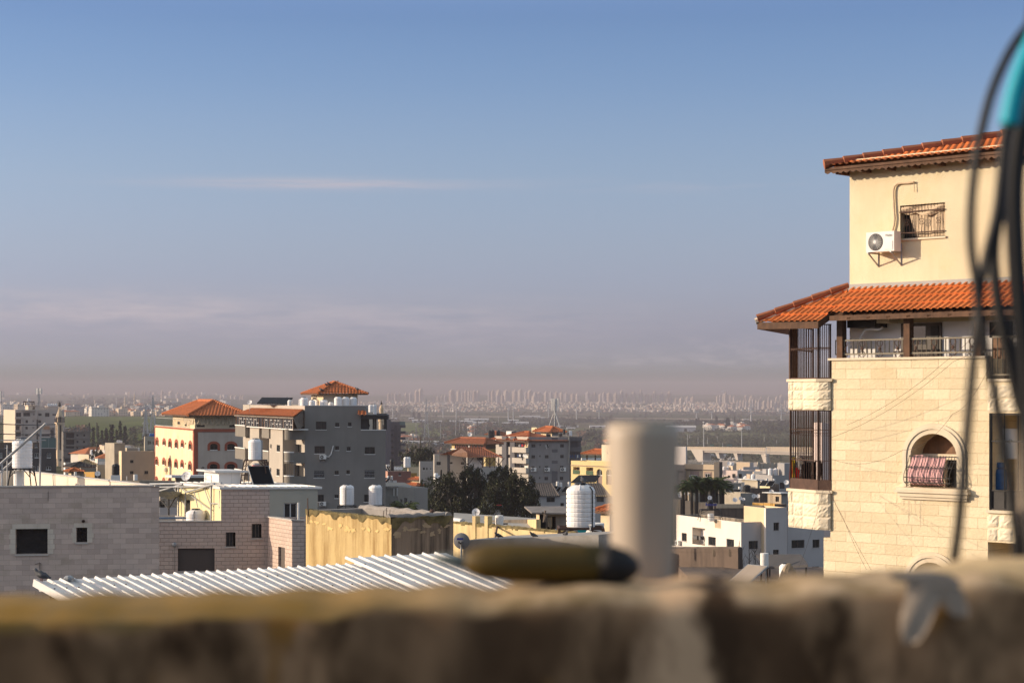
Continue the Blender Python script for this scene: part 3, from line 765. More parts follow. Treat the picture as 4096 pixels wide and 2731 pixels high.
def cypress(px,py0,py1,label,wpx=None,group=None,loose=.0):
	g=ground_at(px,py1);s=g.y/F_;h=(py1-py0)*s;w=(wpx or (py1-py0)*.26)*s*.5
	t=thing('cypress_tree',label,'cypress tree',g,group);mb=MB();n=520
	for i in range(n):
		f=rnd.random()**1.25;rr=w*(1-f)**.7*(.45+.55*min(1,f*6+.3))*math.sqrt(rnd.random())*rnd.uniform(.85,1.2);a=rnd.uniform(0,6.283)
		leaves(mb,(g.x+rr*math.cos(a),g.y+rr*math.sin(a),g.z+h*(.04+.94*f)),(w*.12,)*3,1,w*.75,rnd=rnd)
	mb.build('crown',LF['cyp'],t);tb=MB();tb.tube([g-V(0,0,.5),g+V(0,0,h*.5)],[w*.12,w*.05],6);tb.build('trunk',M['bark'],t);return t
for x,y0,y1,w in ((2866,1666,1699,12),(2911,1672,1722,22),(2939,1666,1698,9),(2958,1675,1692,4),(2786,1676,1700,12),(2794,1672,1698,9),(2996,1680,1696,5),(2161,1676,1700,7),(2050,1680,1700,6),(2912,1672,1720,12),(1664,1708,1745,8),(1655,1650,1672,13),(1676,1652,1674,14),(2354,1732,1766,12)):
	cypress(x,y0,y1,'dark cypress standing above the groves on the plain',w,'scattered cypresses on the plain')
for x,y0,y1,w in ((373,1710,1800,17),(393,1702,1805,13),(447,1700,1805,24),(481,1686,1806,20),(500,1706,1806,22),(357,1690,1770,12),(425,1716,1800,22),(408,1722,1796,16),(388,1690,1745,8),(467,1720,1806,16)):
	cypress(x,y0,y1,'tall dark cypress in the close row behind the half-built grey block',w,'cypress row beyond the minaret')
# ================================================================ helpers for buildings of the town
def bldg(label,c,Bx,Y,top,Lx,phi,Rx,psi,ml,mr=None,wl=(),wr=(),zb=None,para=.7,name='house',cat='house',group=None,wkw=None,cap=None,inner=None,deck='deck',th=.2,pre=None):
	poly=quadplan(c(Bx,0)[0],Y,c(Lx,0)[0],phi,c(Rx,0)[0],psi);z1=topz(c(0,top)[1],Y)
	cen=(poly[0]+poly[2])/2
	if zb is None: zb=zg(cen.x,cen.y)-3
	zb=min(zb,z1-3)
	root=thing(name,label,cat,(cen.x,cen.y,zb),group);b=Block(poly,zb,z1)
	wins(root,b.F[0],c,wl,**(wkw or {}));wins(root,b.F[1],c,wr,**(wkw or {}))
	if pre: pre(root,b)
	mr=mr or ml;mb=MB();b.walls(mb,[0,1,1,0]);mb.build('wall',[M[ml],M[mr]],root)
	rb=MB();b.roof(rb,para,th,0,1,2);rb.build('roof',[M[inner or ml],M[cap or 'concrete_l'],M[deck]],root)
	return root,b
def gate(root,F,c,r,o=0.0,bars=None): pass
def railing(root,pts,h,gap,mat='steel',name='railing',w=.03):
	mb=MB()
	for a,b in zip(pts,pts[1:]):
		a,b=Vector(a),Vector(b);n=max(1,int((b-a).length/gap))
		for z in (.08,h): mb.bar(a+V(0,0,z),b+V(0,0,z),w*1.3)
		for i in range(n+1):
			p=a.lerp(b,i/n);mb.bar(p+V(0,0,.08),p+V(0,0,h),w*.8)
	return mb.build(name,M[mat],root)
def arch_window(root,F,c,r,trim='red_trim',tw=.22,flat=.45,pane='void',sill=True,n=10):
	u0,u1,z0,z1=F.rect(c,*r);w=u1-u0;t=min(tw,w*.2);a0,a1,b0,b1=u0+t,u1-t,z0+min(t*.4,.12),z1-t
	sp=b1-min((a1-a0)/2,(b1-b0)*flat);F.holes.append((a0,a1,b0,b1,.3,sp))
	mb=MB();ap=arch_pts(a0,a1,sp,b1,n);op=arch_pts(u0,u1,sp,z1,n);o=.07
	for (p,q),(s_,v) in zip(zip(ap,ap[1:]),zip(op,op[1:])):
		mb.face([F.pt(*p,o),F.pt(*q,o),F.pt(*v,o),F.pt(*s_,o)]);mb.face([F.pt(*s_,o),F.pt(*v,o),F.pt(*v,0),F.pt(*s_,0)]);mb.face([F.pt(*q,o),F.pt(*p,o),F.pt(*p,-.1),F.pt(*q,-.1)])
	mb.fbox(F,u0,a0,z0,sp,0,o);mb.fbox(F,a1,u1,z0,sp,0,o);mb.fbox(F,a0,a1,z0,b0,0,o+.02,1)
	w_=mb.build('window',[M[trim],M['white']],root)
	pb=MB();pb.face([F.pt(a0,b0,-.27),F.pt(a1,b0,-.27)]+[F.pt(x,z,-.27) for x,z in reversed(ap)]);pb.build('pane',M[pane],w_)
	fb=MB();m=(a0+a1)/2;fb.fbox(F,m-.03,m+.03,b0,sp,-.26,-.22);fb.fbox(F,a0,a1,sp-.04,sp+.03,-.26,-.215);fb.build('frame',M['alu_dark'],w_)
	return w_
def cyl(name,label,cat,loc,r,h,mat,group=None):
	mb=MB();boiler_mesh(mb,loc,r,h);return tag(mb.build(name,M[mat],None,loc=loc),label,cat,group)
def solar_heater(loc,label,tilt_dir,r=.28,h=1.3,stand_h=.9,pw=1.1,pl=1.9,group=None,band=False,pmat='pv',panel=True,tilt=40):
	"""upright boiler on a steel frame beside a tilted collector; tilt_dir = plan angle the collector faces"""
	t=thing('solar_heater',label,'solar heater',loc,group);x,y,z=loc
	bb=MB();boiler_mesh(bb,(x,y,z+stand_h),r,h);bo=bb.build('boiler',M['white'],t)
	if band:
		sb=MB();sb.lathe((x,y,z+stand_h+h*.70),[(r*1.01,0),(r*1.01,h*.17)],18);sb.build('label_band',M['red_label'],bo)
		tb=MB()
		for j,(dz,n) in enumerate(((.76,5),(.73,7))):
			for i in range(n):
				a=-math.pi/2-.5+i*.15;q=r*1.02;tb.rbox((x+q*math.cos(a),y+q*math.sin(a),z+stand_h+h*dz),.03,.01,h*.045 if j == 0 else h*.02,a+math.pi/2)
		tb.build('lettering',M['white'],bo)
	fb=MB(); 
	for a in range(4):
		ca,sa=math.cos(a*math.pi/2+.6),math.sin(a*math.pi/2+.6);fb.bar((x+ca*r*.9,y+sa*r*.9,z+stand_h),(x+ca*r*1.3,y+sa*r*1.3,z),.045)
	fb.lathe((x,y,z+stand_h-.05),[(r,0),(r,.04)],12);fb.build('frame',M['rust'],t)
	if panel:
		d=V(math.cos(tilt_dir),math.sin(tilt_dir));s=V(-d.y,d.x);ct,st=math.cos(R(tilt)),math.sin(R(tilt))
		o=Vector(loc)+d*(r+.15);up=V(-d.x*ct,-d.y*ct,st);base=o+d*pl*ct;nrm=V(d.x*st,d.y*st,ct)
		def slab(mb,a0,a1,b0,b1,t0,t1,k):
			q=[base+s*u+up*v+nrm*w for w in (t0,t1) for u,v in ((a0,b0),(a1,b0),(a1,b1),(a0,b1))];mb.hexa(q,k)
		pb=MB();slab(pb,-pw/2,pw/2,0,pl,0,.07,0);slab(pb,-pw/2+.05,pw/2-.05,.05,pl-.05,.071,.08,1)
		for k in (-.5,.5): pb.bar(base+s*pw*k*.9+up*pl*.95,base+s*pw*k*.9+up*pl*.95-V(0,0,pl*st*.95),.04)
		pb.build('collector',[M['steel'],M[pmat]],t)
	return t
M['red_label']=surf('red_label',(.42,.05,.05),.6,.1)
M['red_trim']=surf('red_brown_trim',(.30,.075,.04),.8,.2,.8,streak=.2,scol=(.15,.05,.03))
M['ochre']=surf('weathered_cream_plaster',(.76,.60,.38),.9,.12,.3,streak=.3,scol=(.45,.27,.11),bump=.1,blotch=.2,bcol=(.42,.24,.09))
M['ochre_sh']=surf('shaded_cream_plaster',(.46,.39,.33),.9,.12,.3,streak=.25,scol=(.25,.19,.14),bump=.1)  # cream plaster with the shade of right-hand faces put in its colour
M['tarp']=surf('cream_tarpaulin',(.46,.37,.25),.7,.15,.8,streak=.35,scol=(.30,.22,.13),bump=.6,bscale=1.5)
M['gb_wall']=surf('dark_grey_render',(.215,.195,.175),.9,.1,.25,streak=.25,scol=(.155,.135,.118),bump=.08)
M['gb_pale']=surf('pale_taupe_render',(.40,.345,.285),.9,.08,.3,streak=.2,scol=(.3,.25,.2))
M['gb_balc']=surf('taupe_balcony',(.205,.18,.15),.9,.1,.4,streak=.2,scol=(.14,.12,.1))

# ================================================================ dark grey apartment block (centre left)
def grey_block():
	Y=250;c=zE
	poly=quadplan(1219,Y,972,70,c(1142,0)[0],2);ztop=topz(1623,Y);zb=zg(-26,260)-4
	A,B,C,D=poly;root=thing('apartment_block','dark grey apartment block with rounded balconies, solar panels and a tiled pavilion on its roof','apartment block',((A.x+C.x)/2,(A.y+C.y)/2,zb))
	FL=Face(A,B-A);FR=Face(B,C-B);LL=(B-A).length;LR=(C-B).length
	us=FR.uz(*c(812,700))[0];zs=FR.uz(*c(970,803))[1]
	W_=dict(depth=.18,frame='alu_dark',sill='white',pane='glass')
	wins(root,FR,c,[(212,686,352,793),(470,702,523,757),(640,697,687,751),(193,1012,331,1113),(470,1012,520,1067),(624,1022,674,1077),(865,1025,998,1119),(462,1340,516,1395),(619,1333,665,1387)],**W_)
	wins(root,FR,c,[(186,1340,323,1437),(860,1333,995,1437)],bars=.14,**W_)
	wins(root,FR,zF,[(187,465,250,538),(362,463,402,501),(670,463,740,540)],**W_)
	mb=MB();wall_grid(mb,FR,0,us,zb,ztop,FR.holes,0);wall_grid(mb,FR,us,LR,zb,zs,FR.holes,0)
	b2=A+(B-A)*0;dn=(A-B).normalized()
	p0,p1=V(*FR.pt(us,0).xy),V(*FR.pt(LR,0).xy)
	FS=Face(p0,dn);wall_grid(mb,FS,0,LL,zb,ztop,[],0)
	FB=Face(p0+dn*LL,A-(p0+dn*LL));wall_grid(mb,FB,0,us,zb,ztop,[],0)
	FE=Face(p1,dn);wall_grid(mb,FE,0,14,zb,zs,[],0)
	FV=Face(V(*FL.pt(0,0,1.6).xy),FL.d)
	def u_of(x,y): return FV.uz(*zC(x,y))[0]
	def z_of(x,y): return FV.uz(*zC(x,y))[1]
	bays=[(1275,1455),(1590,1770)]
	hb=[(1690,998,1735,1085),(1605,988,1622,1043),(1688,1315,1730,1405),(1603,1302,1618,1355),(1303,1265,1342,1340)]
	wins(root,FV,zC,hb,depth=.15,frame='alu_dark',sill='white')
	ver_z0=z_of(1600,768); 
	FL.holes=[]
	for r in ((1935,990,2020,1100),(1500,905,1575,1070),(1930,1270,2050,1420),(1500,1225,1575,1370)):
		FL.holes.append(FL.rect(zC,*r)+(.4,))
		F0=FL;u0,u1,z0,z1=FL.rect(zC,*r);pm=MB();pm.face([F0.pt(u0,z0,-.38),F0.pt(u1,z0,-.38),F0.pt(u1,z1,-.38),F0.pt(u0,z1,-.38)]);pm.build('door',M['void'],root)
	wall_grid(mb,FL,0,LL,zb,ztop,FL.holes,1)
	for x0,x1 in bays:
		u0,u1=u_of(x0,900),u_of(x1,900)
		wall_grid(mb,FV,u0,u1,zb,ver_z0,FV.holes,1)
		for u in (u0,u1):
			q=[FV.pt(u,zb,0),FV.pt(u,zb,-1.6),FV.pt(u,ver_z0,-1.6),FV.pt(u,ver_z0,0)];mb.face(q if u == u0 else q[::-1],1)
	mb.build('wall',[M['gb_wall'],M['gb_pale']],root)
	rb=MB();bk=Block([B,p0,p0+dn*LL,A],ztop-3,ztop);bk.roof(rb,.75,.25,0,1,2)
	rb.face([(*FR.pt(us,0).xy,zs-.05),(*p1,zs-.05),(*(p1+dn*14),zs-.05),(*(p0+dn*14),zs-.05)],2)
	rb.build('roof',[M['gb_balc'],M['white'],M['deck']],root)
	def balcony(x0,x1,y0,y1,off,rounded=False):
		Fo=Face(V(*FL.pt(0,0,off).xy),FL.d);u0=Fo.uz(*zC(x0,(y0+y1)/2))[0];u1=min(Fo.uz(*zC(x1,(y0+y1)/2))[0],LL+.1)
		zt,zb_=Fo.uz(*zC((x0+x1)/2,y0))[1],Fo.uz(*zC((x0+x1)/2,y1))[1]
		if rounded:
			n=9;pl=[(u0,-off)]+[(u0,-1.0)]+[(u0+(u1-u0)*(.0+1.0*math.sin(math.pi/2*i/n)),-1.0+1.0*(1-(1-math.cos(math.pi/2*i/n))) if False else -1.0*(1-math.sin(math.pi*(.18+.82*i/n)/1.0)) ) for i in range(0,n+1)]+[(u1,-off)]
		else: pl=[(u0,-off),(u0,0),(u1,0),(u1,-off)]
		pts=[Fo.pt(a,0,o) for a,o in pl]
		bb=MB();n=len(pts)
		for i in range(n-1): bb.face([(*pts[i].xy,zb_),(*pts[i+1].xy,zb_),(*pts[i+1].xy,zt),(*pts[i].xy,zt)])
		bb.face([(*p.xy,zb_) for p in reversed(pts)]);bb.face([(*p.xy,zb_+.3) for p in pts])
		o=bb.build('balcony',M['gb_balc'],root)
		cb=MB();cb.tube([(*p.xy,zt+.03) for p in pts[1:-1]],.09,4);cb.build('coping',M['white'],o)
		return pts,zt
	for a in ((1138,1270,738,885,2.2),(1490,1587,765,905,1.8),(1135,1268,1038,1185,2.2),(1500,1582,1080,1215,1.2),(1480,1582,1388,1535,1.2)): balcony(*a)
	for a in ((1770,2068,795,940,2.4),(1765,2064,1110,1258,2.4)): balcony(*a,True)
	pts,zt=balcony(1762,2062,1432,1570,2.4,True);railing(root,[(*p.xy,zt) for p in pts[1:-1]],1.9,.5,'steel',w=.05)
	pts,zt=balcony(1130,1266,1330,1450,2.2)
	vz0,vz1=z_of(1500,757),z_of(1500,604)
	FW=Face(V(*FL.pt(0,0,2.0).xy),FL.d);v0,v1=FW.uz(*zC(1150,680))[0],FW.uz(*zC(1912,700))[0]
	vb=MB();vb.fbox(FW,v0,v1,vz0,vz1,-.08,-.02,1);vb.fbox(FW,v0,v1,vz0-.12,vz0,-1.9,.05,2);vb.fbox(FW,v0,v1,vz1-.1,vz1,-.1,.03,0)
	for x in (1152,1190,1278,1385,1452,1500,1530,1598,1655,1780,1908):
		u=FW.uz(*zC(x,690))[0];vb.fbox(FW,u-.12,u+.12,vz0,vz1,-.1,.03,0)
	ver=vb.build('veranda',[M['wood'],M['glass'],M['white']],root)
	for x0,x1,n in ((1196,1276,3),(1286,1380,4),(1392,1450,2),(1535,1565,1),(1604,1652,2),(1660,1748,4),(1788,1902,4)):
		u0,u1=FW.uz(*zC(x0,690))[0],FW.uz(*zC(x1,690))[0];wb=MB();dz=vz1-vz0
		for i in range(n+1):
			u=u0+(u1-u0)*i/n;wb.fbox(FW,u-.04,u+.04,vz0+.1,vz1-.15,-.015,.015)
		for i in range(n):
			a,b=u0+(u1-u0)*i/n,u0+(u1-u0)*(i+1)/n;z=vz0+dz*(.32 if i % 2 else .62);wb.fbox(FW,a,b,z,z+.07,-.015,.014)
		wb.build('window',M['alu'],ver)
	tb=MB();e0,e1=FL.uz(*zC(1118,575),2.6)[0],FL.uz(*zC(1905,604),2.6)[0];ze=vz1+.02;zt_=ztop-.45
	tile_plane(tb,[FL.pt(e0,ze,2.6),FL.pt(e1,ze,2.6),FL.pt(LL-.3,zt_,.1),FL.pt(e0+.5,zt_,.1)],.45,.45,.05,.06,4)
	lr=tb.build('veranda_roof',M['tile'],root)
	gb=MB();gb.fbox(FL,e0,e1,ze-.25,ze-.05,2.45,2.55);gb.face([FL.pt(e1,ze-.2,2.55),FL.pt(LL-.2,zt_-.1,.1),FL.pt(LL-.2,ze-1.2,.1),FL.pt(e1,vz0,2.0)]);gb.build('fascia',M['wood_g'],lr)
	pb=MB();zt2=FR.uz(*c(970,655))[1]
	for x in (815,893,980,1008,1132):
		u=FR.uz(*c(x,720))[0];pb.fbox(FR,u-.12,u+.12,zs,zt2,-.5,-.26)
	for x in (893,1132): u=FR.uz(*c(x,720))[0];pb.fbox(FR,u-.1,u+.1,zs,zt2,-5,-4.8)
	u0,u1=FR.uz(*c(812,650))[0],FR.uz(*c(1172,650))[0];pb.fbox(FR,u0,u1,zt2,zt2+.55,-6,.25);pb.fbox(FR,us+.05,FR.uz(*c(888,720))[0],zs,zt2,-5,-.3)
	pb.build('pergola',M['iron'],root)
	cp=MB();cp.fbox(FR,us,LR+.05,zs,zs+.1,-.25,.06);cp.fbox(FR,-.05,FR.uz(*c(872,480))[0],ztop,ztop+.08,-.3,.05);cp.build('coping',M['white'],root)
	t2=MB();u0,u1=FR.uz(*c(775,560))[0],FR.uz(*c(895,560))[0];za,zc_=FR.uz(*c(840,598))[1],FR.uz(*c(840,540))[1]
	wv=MB();wv.fbox(FR,us-.0,FR.uz(*c(872,480))[0],za-.3,ztop,-9,-.01);wv.build('wall',M['gb_wall'],root)
	tile_plane(t2,[FR.pt(u0,za,1.2),FR.pt(u1,za,1.2),FR.pt(u1-.2,zc_,.05),FR.pt(u0,zc_,.05)],.5,.4,.06,.06);t2.build('canopy',M['tile'],root)
	q=quadplan(c(310,0)[0],259,c(150,0)[0],68,c(768,0)[0],4);zr=ztop-.75;ze=topz(c(0,325)[1],259)
	pv=Block(q,zr,ze);Fp=pv.F[0];arch_window(root,Fp,c,(170,345,228,400),'gb_pale',.2);m2=MB();pv.walls(m2,[0,1,1,0]);m2.build('pavilion',[M['cream_wall'],M['gb_pale2']],root)
	hip_roof(root,q,ze+.1,25,1.0,.42,.45,4,name='pavilion_roof')
	def rt(x0,x1,y0,y1,Yd,lab,**kw): 
		s=Yd/F_;x,yt,yb=c((x0+x1)/2,0)[0],c(0,y0)[1],c(0,y1)[1];r=(c(x1,0)[0]-c(x0,0)[0])*s/2;h=(yb-yt)*s
		tank((P(x,0,Yd).x,Yd,zr),r,max(h,topz(yt,Yd)-zr),lab,**kw)
	for x0,x1,y0,Yd in ((2,108,362,254),(118,205,398,257),(205,250,396,261),(262,372,395,254),(378,446,424,255),(455,560,352,253),(562,660,355,253.5),(662,760,357,254)):
		rt(x0,x1,y0,470,Yd,'white water tank in the crowded row along the dark grey block\'s roof edge',group='tanks on the dark grey block',ribs=6)
	for x0,x1,y0,Yd in ((1835,1900,393,262),(1985,2020,380,259),(1808,1850,365,275)):
		a0,a1=zC(x0,0)[0],zC(x1,0)[0];r=(a1-a0)*Yd/F_/2;tank((P((a0+a1)/2,0,Yd).x,Yd,zr),r,topz(zC(0,y0)[1],Yd)-zr,'white water tank beside the black solar array on the dark grey block',group='tanks by the solar array',ribs=6)
	sp=thing('solar_array','black solar panel array on a steel rack on the dark grey block','solar panels',(P(1100,0,272).x,272,zr)); 
	a,b=PZ(zC,1428,448,266),PZ(zC,1840,458,262);d_,e_=PZ(zC,1905,378,270),PZ(zC,1495,374,274);m3=MB();nn=(b-a).cross(e_-a).normalized()*.12
	m3.hexa([a,b,d_,e_,a+nn,b+nn,d_+nn,e_+nn]);m3.build('panel',M['pv'],sp)
	m4=MB()
	for i in range(1,6):
		p,q_=a.lerp(b,i/6),e_.lerp(d_,i/6);m4.bar(p-nn*.5,q_-nn*.5,.12);m4.bar(q_,V(q_.x,q_.y,zr),.1);m4.bar(q_.lerp(p,.5),V(q_.x,q_.y,zr),.08)
	m4.build('rack',M['steel'],sp)
	g=PZ(zC,1331,447,262);dish((g.x,g.y,zr),.31,R(-110),.5,'white satellite dish at the left end of the dark grey block\'s roof',g.z-zr+.15)
	u,z=FR.uz(*c(264,1189));aircon(FR,u,z,'white outdoor unit under the second-row left window of the dark grey block')
	hb_=MB();a=[FR.pt(*FR.uz(*c(x,y)),.1) for x,y in ((350,1150),(385,1155),(415,1120),(432,1060),(445,1005))];hb_.tube(a,.07,5);tag(hb_.build('cooling_pipe',M['white'],None,loc=a[0]),'pale cooling pipe curving up the dark grey block from its outdoor unit','pipe')
	u,z=FR.uz(*zF(188,583));aircon(FR,u+.2,z,'white outdoor unit low at the left corner of the dark grey block')
	for i,(x,y) in enumerate(((483,190),(388,208),(358,225),(766,280),(285,287))):
		p=PZ(c,x,y,262 if i == 0 else 260 if i < 3 else 258.5);pigeon((p.x,p.y,p.z),rnd.uniform(2.6,3.6) if i != 0 else .4,'dark pigeon on the tiled pavilion roof of the dark grey block');bpy.data.objects[-1] if False else None
	ub=MB();us_=[FL.pt(FL.uz(*zC(1240,1035),2.2)[0],z_of(1200,1035),1.4)]
	return root
M['cream_wall']=surf('cream_plaster',(.66,.52,.33),.9,.1,.5,streak=.15,scol=(.4,.28,.15))
M['gb_pale2']=surf('shaded_pavilion_wall',(.50,.42,.33),.9,.08,.5)  # pavilion cream with the shade of its right side put into the colour
grey_block()
for o in [o for o in bpy.data.objects if o.name.startswith('pigeon')]: o['group']='pigeons on the pavilion roof';o.scale=(1.9,)*3

# ================================================================ cream building with red arches
def arches_building():
	Y=300;c=zC;poly=quadplan(c(590,0)[0],Y,c(64,0)[0],70,c(1300,0)[0],2);zb=zg(-50,310)-4;z1=topz(c(0,780)[1],Y)
	A,B,C,D=poly;root=thing('apartment_building','weathered cream building with red-trimmed arched windows and a big tiled roof','apartment building',((A.x+C.x)/2,(A.y+C.y)/2,zb))
	b=Block(poly,zb,z1);FL,FR=b.F[0],b.F[1]
	for r in ((75,890,117,1012),(168,905,213,1008),(245,908,293,1037),(330,918,378,1045),(411,927,458,1035),(515,937,566,1065),(70,1148,115,1270),(165,1162,210,1270),(240,1168,290,1297),(325,1180,374,1308),(407,1192,455,1305),(510,1208,562,1338),(68,1412,112,1535),(165,1428,207,1540),(238,1438,288,1545)): arch_window(root,FL,c,r,tw=.5,flat=.4)
	for r in ((768,947,935,1072),(996,947,1167,1072),(763,1217,932,1340),(992,1217,1167,1340)): arch_window(root,FR,c,r,tw=.38,flat=.32)
	wins(root,FL,c,[(468,965,482,992),(467,1235,480,1260)],frame='alu_dark',sill=None,pane='void')
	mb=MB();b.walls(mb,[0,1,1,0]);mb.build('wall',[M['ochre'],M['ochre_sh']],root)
	rb=MB();b.roof(rb,.3,.2,0,1,2);rb.build('roof',[M['ochre'],M['white'],M['deck']],root)
	tm=MB();tm.fbox(FR,0,.55,zb,z1-.35,-.1,.06);tm.fbox(FL,b.L[0]-.9,b.L[0]+.06,zb,z1-.35,0,.061);tm.fbox(FR,-.1,b.L[1],z1-.5,z1-.02,0,.09);tm.fbox(FL,0,b.L[0]+.1,z1-.3,z1-.05,0,.09);tm.fbox(FL,0,.5,zb,z1-.3,0,.06);tm.build('trim',M['red_trim'],root)
	uA=FL.uz(*c(292,700))[0];q=[V(*FL.pt(uA,0,-.15).xy),V(*FL.pt(b.L[0]-.3,0,-.15).xy),V(*FR.pt(b.L[1]-1,0,-.3).xy)];q.append(q[0]+q[2]-q[1]);ze=topz(c(0,612)[1],Y)
	t=Block(q,z1-.3,ze);Fa,Fb=t.F[0],t.F[1]
	wins(root,Fa,c,[(367,686,400,722),(465,702,488,745)],frame='alu_dark',sill=None,pane='void');wins(root,Fb,c,[(623,713,731,760),(1056,713,1138,762)],frame='alu_dark',sill=None,pane='void')
	mb=MB();t.walls(mb,[0,1,1,0]);mb.build('upper_storey',[M['cream_wall'],M['tarp']],root)
	cb=MB()
	for Fx,x0,x1 in ((Fb,597,792),(Fb,800,1000),(Fb,1004,1138),(Fa,452,586)):
		a0,a1=Fx.uz(*c(x0,650))[0],Fx.uz(*c(x1,650))[0];n=14;vs=[]
		for j in range(5):
			for i in range(n+1):
				f=i/n;sag=(1-abs(2*f-1))*.5;vs.append(Fx.pt(a0+(a1-a0)*f,ze-.05-(ze-z1)*(.16*j+ (.12*sag*j/4)),.08+.12*math.sin(f*17+j*1.3)*j/4+.06*math.sin(f*29)))
		cb.mesh(vs,[(j*(n+1)+i,(j+1)*(n+1)+i,(j+1)*(n+1)+i+1,j*(n+1)+i+1) for j in range(4) for i in range(n)])
	cb.build('canvas',M['tarp'],root)
	hip_roof(root,q,ze+.1,24,1.3,.5,.5,4,name='tiled_roof',cap=.22)
	railing(root,[FL.pt(.1,z1,-.1),FL.pt(uA*1.9,z1,-.1)],1.3,1.0,'steel',w=.05)
	u,z=FL.uz(*c(222,1345));aircon(FL,u,z,'outdoor unit low on the red-arched cream facade')
	sb=MB();k=lambda x,y: FR.pt(*FR.uz(*c(x,y)),.05)
	sb.tube([k(720,1395),(k(705,1350)),k(690,1330),k(660,1335),k(655,1342)],.06,4);sb.tube([k(705,1350),k(690,1310),k(700,1290),k(720,1295),k(712,1310)],.06,4);sb.tube([k(705,1350),k(735,1320),k(745,1318)],.06,4);sb.build('scroll_ornament',M['iron'],root)
arches_building()

# ================================================================ left: apartments, minaret, grey blocks
def flats_left():
	Y=800;c=zA
	M['flat_l']=surf('cream_flats',(.56,.46,.35),.9,.06,.2);M['flat_r']=surf('shaded_cream_flats',(.44,.37,.32),.9,.06,.2)  # second tone is the same cream darkened for the faces in shade
	rects=[(212,567,282,625),(310,567,402,615),(441,582,450,600),(455,582,462,600),(510,578,555,608),(600,570,660,622),(697,585,745,603),(212,657,280,712),(340,665,372,705),(434,665,442,690),(447,665,455,690),(510,668,548,705),(590,675,665,708),(210,743,262,800),(338,755,370,790),(433,755,441,778),(446,755,455,778),(510,757,548,790),(695,755,720,790),(208,830,278,885),(335,852,370,880),(510,855,665,885),(585,940,612,967),(632,938,657,967)]
	def pre(root,b):
		F=b.F[1];k=lambda r: F.rect(c,*r);mb=MB()
		for r,o in (((286,528,470,650),.9),((560,640,770,770),.5),((286,650,300,960),.9),((470,540,500,650),.6)): u0,u1,z0,z1=k(r);mb.fbox(F,u0,u1,z1-.5 if o == .9 and r[2]-r[0] > 50 else z0,z1,.01,o)
		for y in (627,714,802,888): u0,u1,z0,z1=k((205,y,290,y+14));mb.fbox(F,u0,u1,z0,z1,.01,1.2)
		mb.build('balcony',M['flat_r'],root)
		db=MB();u0,u1,z0,z1=k((490,660,507,985));db.fbox(F,u0,u1,z0,z1,.01,.25);u0,u1,z0,z1=k((675,795,720,990));db.fbox(F,u0,u1,z0,z1,.01,.2);db.build('pilaster',M['iron'],root)
		ob=MB();u0,u1,z0,z1=k((585,745,665,790));ob.fbox(F,u0,u1,z0,z1,.5,.6);ob.build('shutter',M['terra_panel'],root)
	M['terra_panel']=surf('terracotta_panel',(.38,.20,.11),.8,.1)
	root,b=bldg('cream five-storey flats left of the stone minaret, roof crowded with tanks',c,203,Y,530,47,62,860,4,'flat_l','flat_r',(),rects,name='apartment_block',cat='apartment block',wkw=dict(depth=.3,frame='alu_dark',sill=None,fw=.12),pre=pre)
	zr=b.z1-.7
	for x0,x1,y0,mat in ((337,430,475,'flat_l'),(432,530,478,'flat_r'),(603,770,488,'flat_r')):
		q=quadplan(c(x0+40,0)[0],Y+8,c(x0,0)[0],62,c(x1,0)[0],4);bb=MB();bb.prism(q,zr,topz(c(0,y0)[1],Y+8),0);bb.prism(inset(q,-.2),topz(c(0,y0)[1],Y+8),topz(c(0,y0)[1],Y+8)+.25,0);bb.build('stair_room',M[mat],root)
	def tk(x0,x1,y0,y1,lab,g=None,Yd=Y+9):
		a0,a1=c(x0,0)[0],c(x1,0)[0];z=topz(c(0,y1)[1],Yd);tank((P((a0+a1)/2,0,Yd).x,Yd,z),(a1-a0)*Yd/F_/2,topz(c(0,y0)[1],Yd)-z,lab,ribs=5,group=g)
	for x in (632,658,684,708,736): tk(x,x+24,447,489,'white tank in the row of five on the cream flats\' right stair room','five tanks on the cream flats')
	for x in (366,385): tk(x,x+16,380 if x == 366 else 376,415,'white tank of the high pair on a stand over the cream flats','two raised tanks on the cream flats')
	p=PZ(c,384,415,Y+9);stand((p.x,p.y,topz(c(0,474)[1],Y+9)),3.4,p.z-topz(c(0,474)[1],Y+9),'rusty stand holding two raised tanks on the cream flats',bw=.25)
	antenna(c,517,242,478,Y+8,'panel antenna mast guyed on the cream flats\' stair room',6)
def antenna(c,x,y0,y1,Y,label,pan,w=.35):
	a,b=PZ(c,x,y0,Y),PZ(c,x,y1,Y);t=thing('antenna_mast',label,'antenna mast',b);h=a.z-b.z
	mb=MB();mb.tube([b,a],w*.7,6)
	for i in range(8): z=b.z+h*(.1+.6*i/8);mb.bar((a.x-w*1.6,a.y,z),(a.x+w*1.6,a.y,z+.5),w*.5)
	mb.build('mast',M['steel'],t)
	pb=MB()
	for i in range(pan):
		an=2*math.pi*i/pan+.3;q=V(a.x+1.25*math.cos(an)*w*2.6,a.y+1.25*math.sin(an)*w*2.6,a.z-h*.32);pb.rbox(q,w*1.1,w*.7,h*.32,an);pb.bar(q+V(0,0,h*.15),V(a.x,a.y,q.z+h*.15),w*.4)
	pb.build('antenna_panel',M['alu'],t)
	return t
flats_left()
antenna(zA,18,280,690,780,'slim antenna mast at the far left beside the cream flats',3,.22)
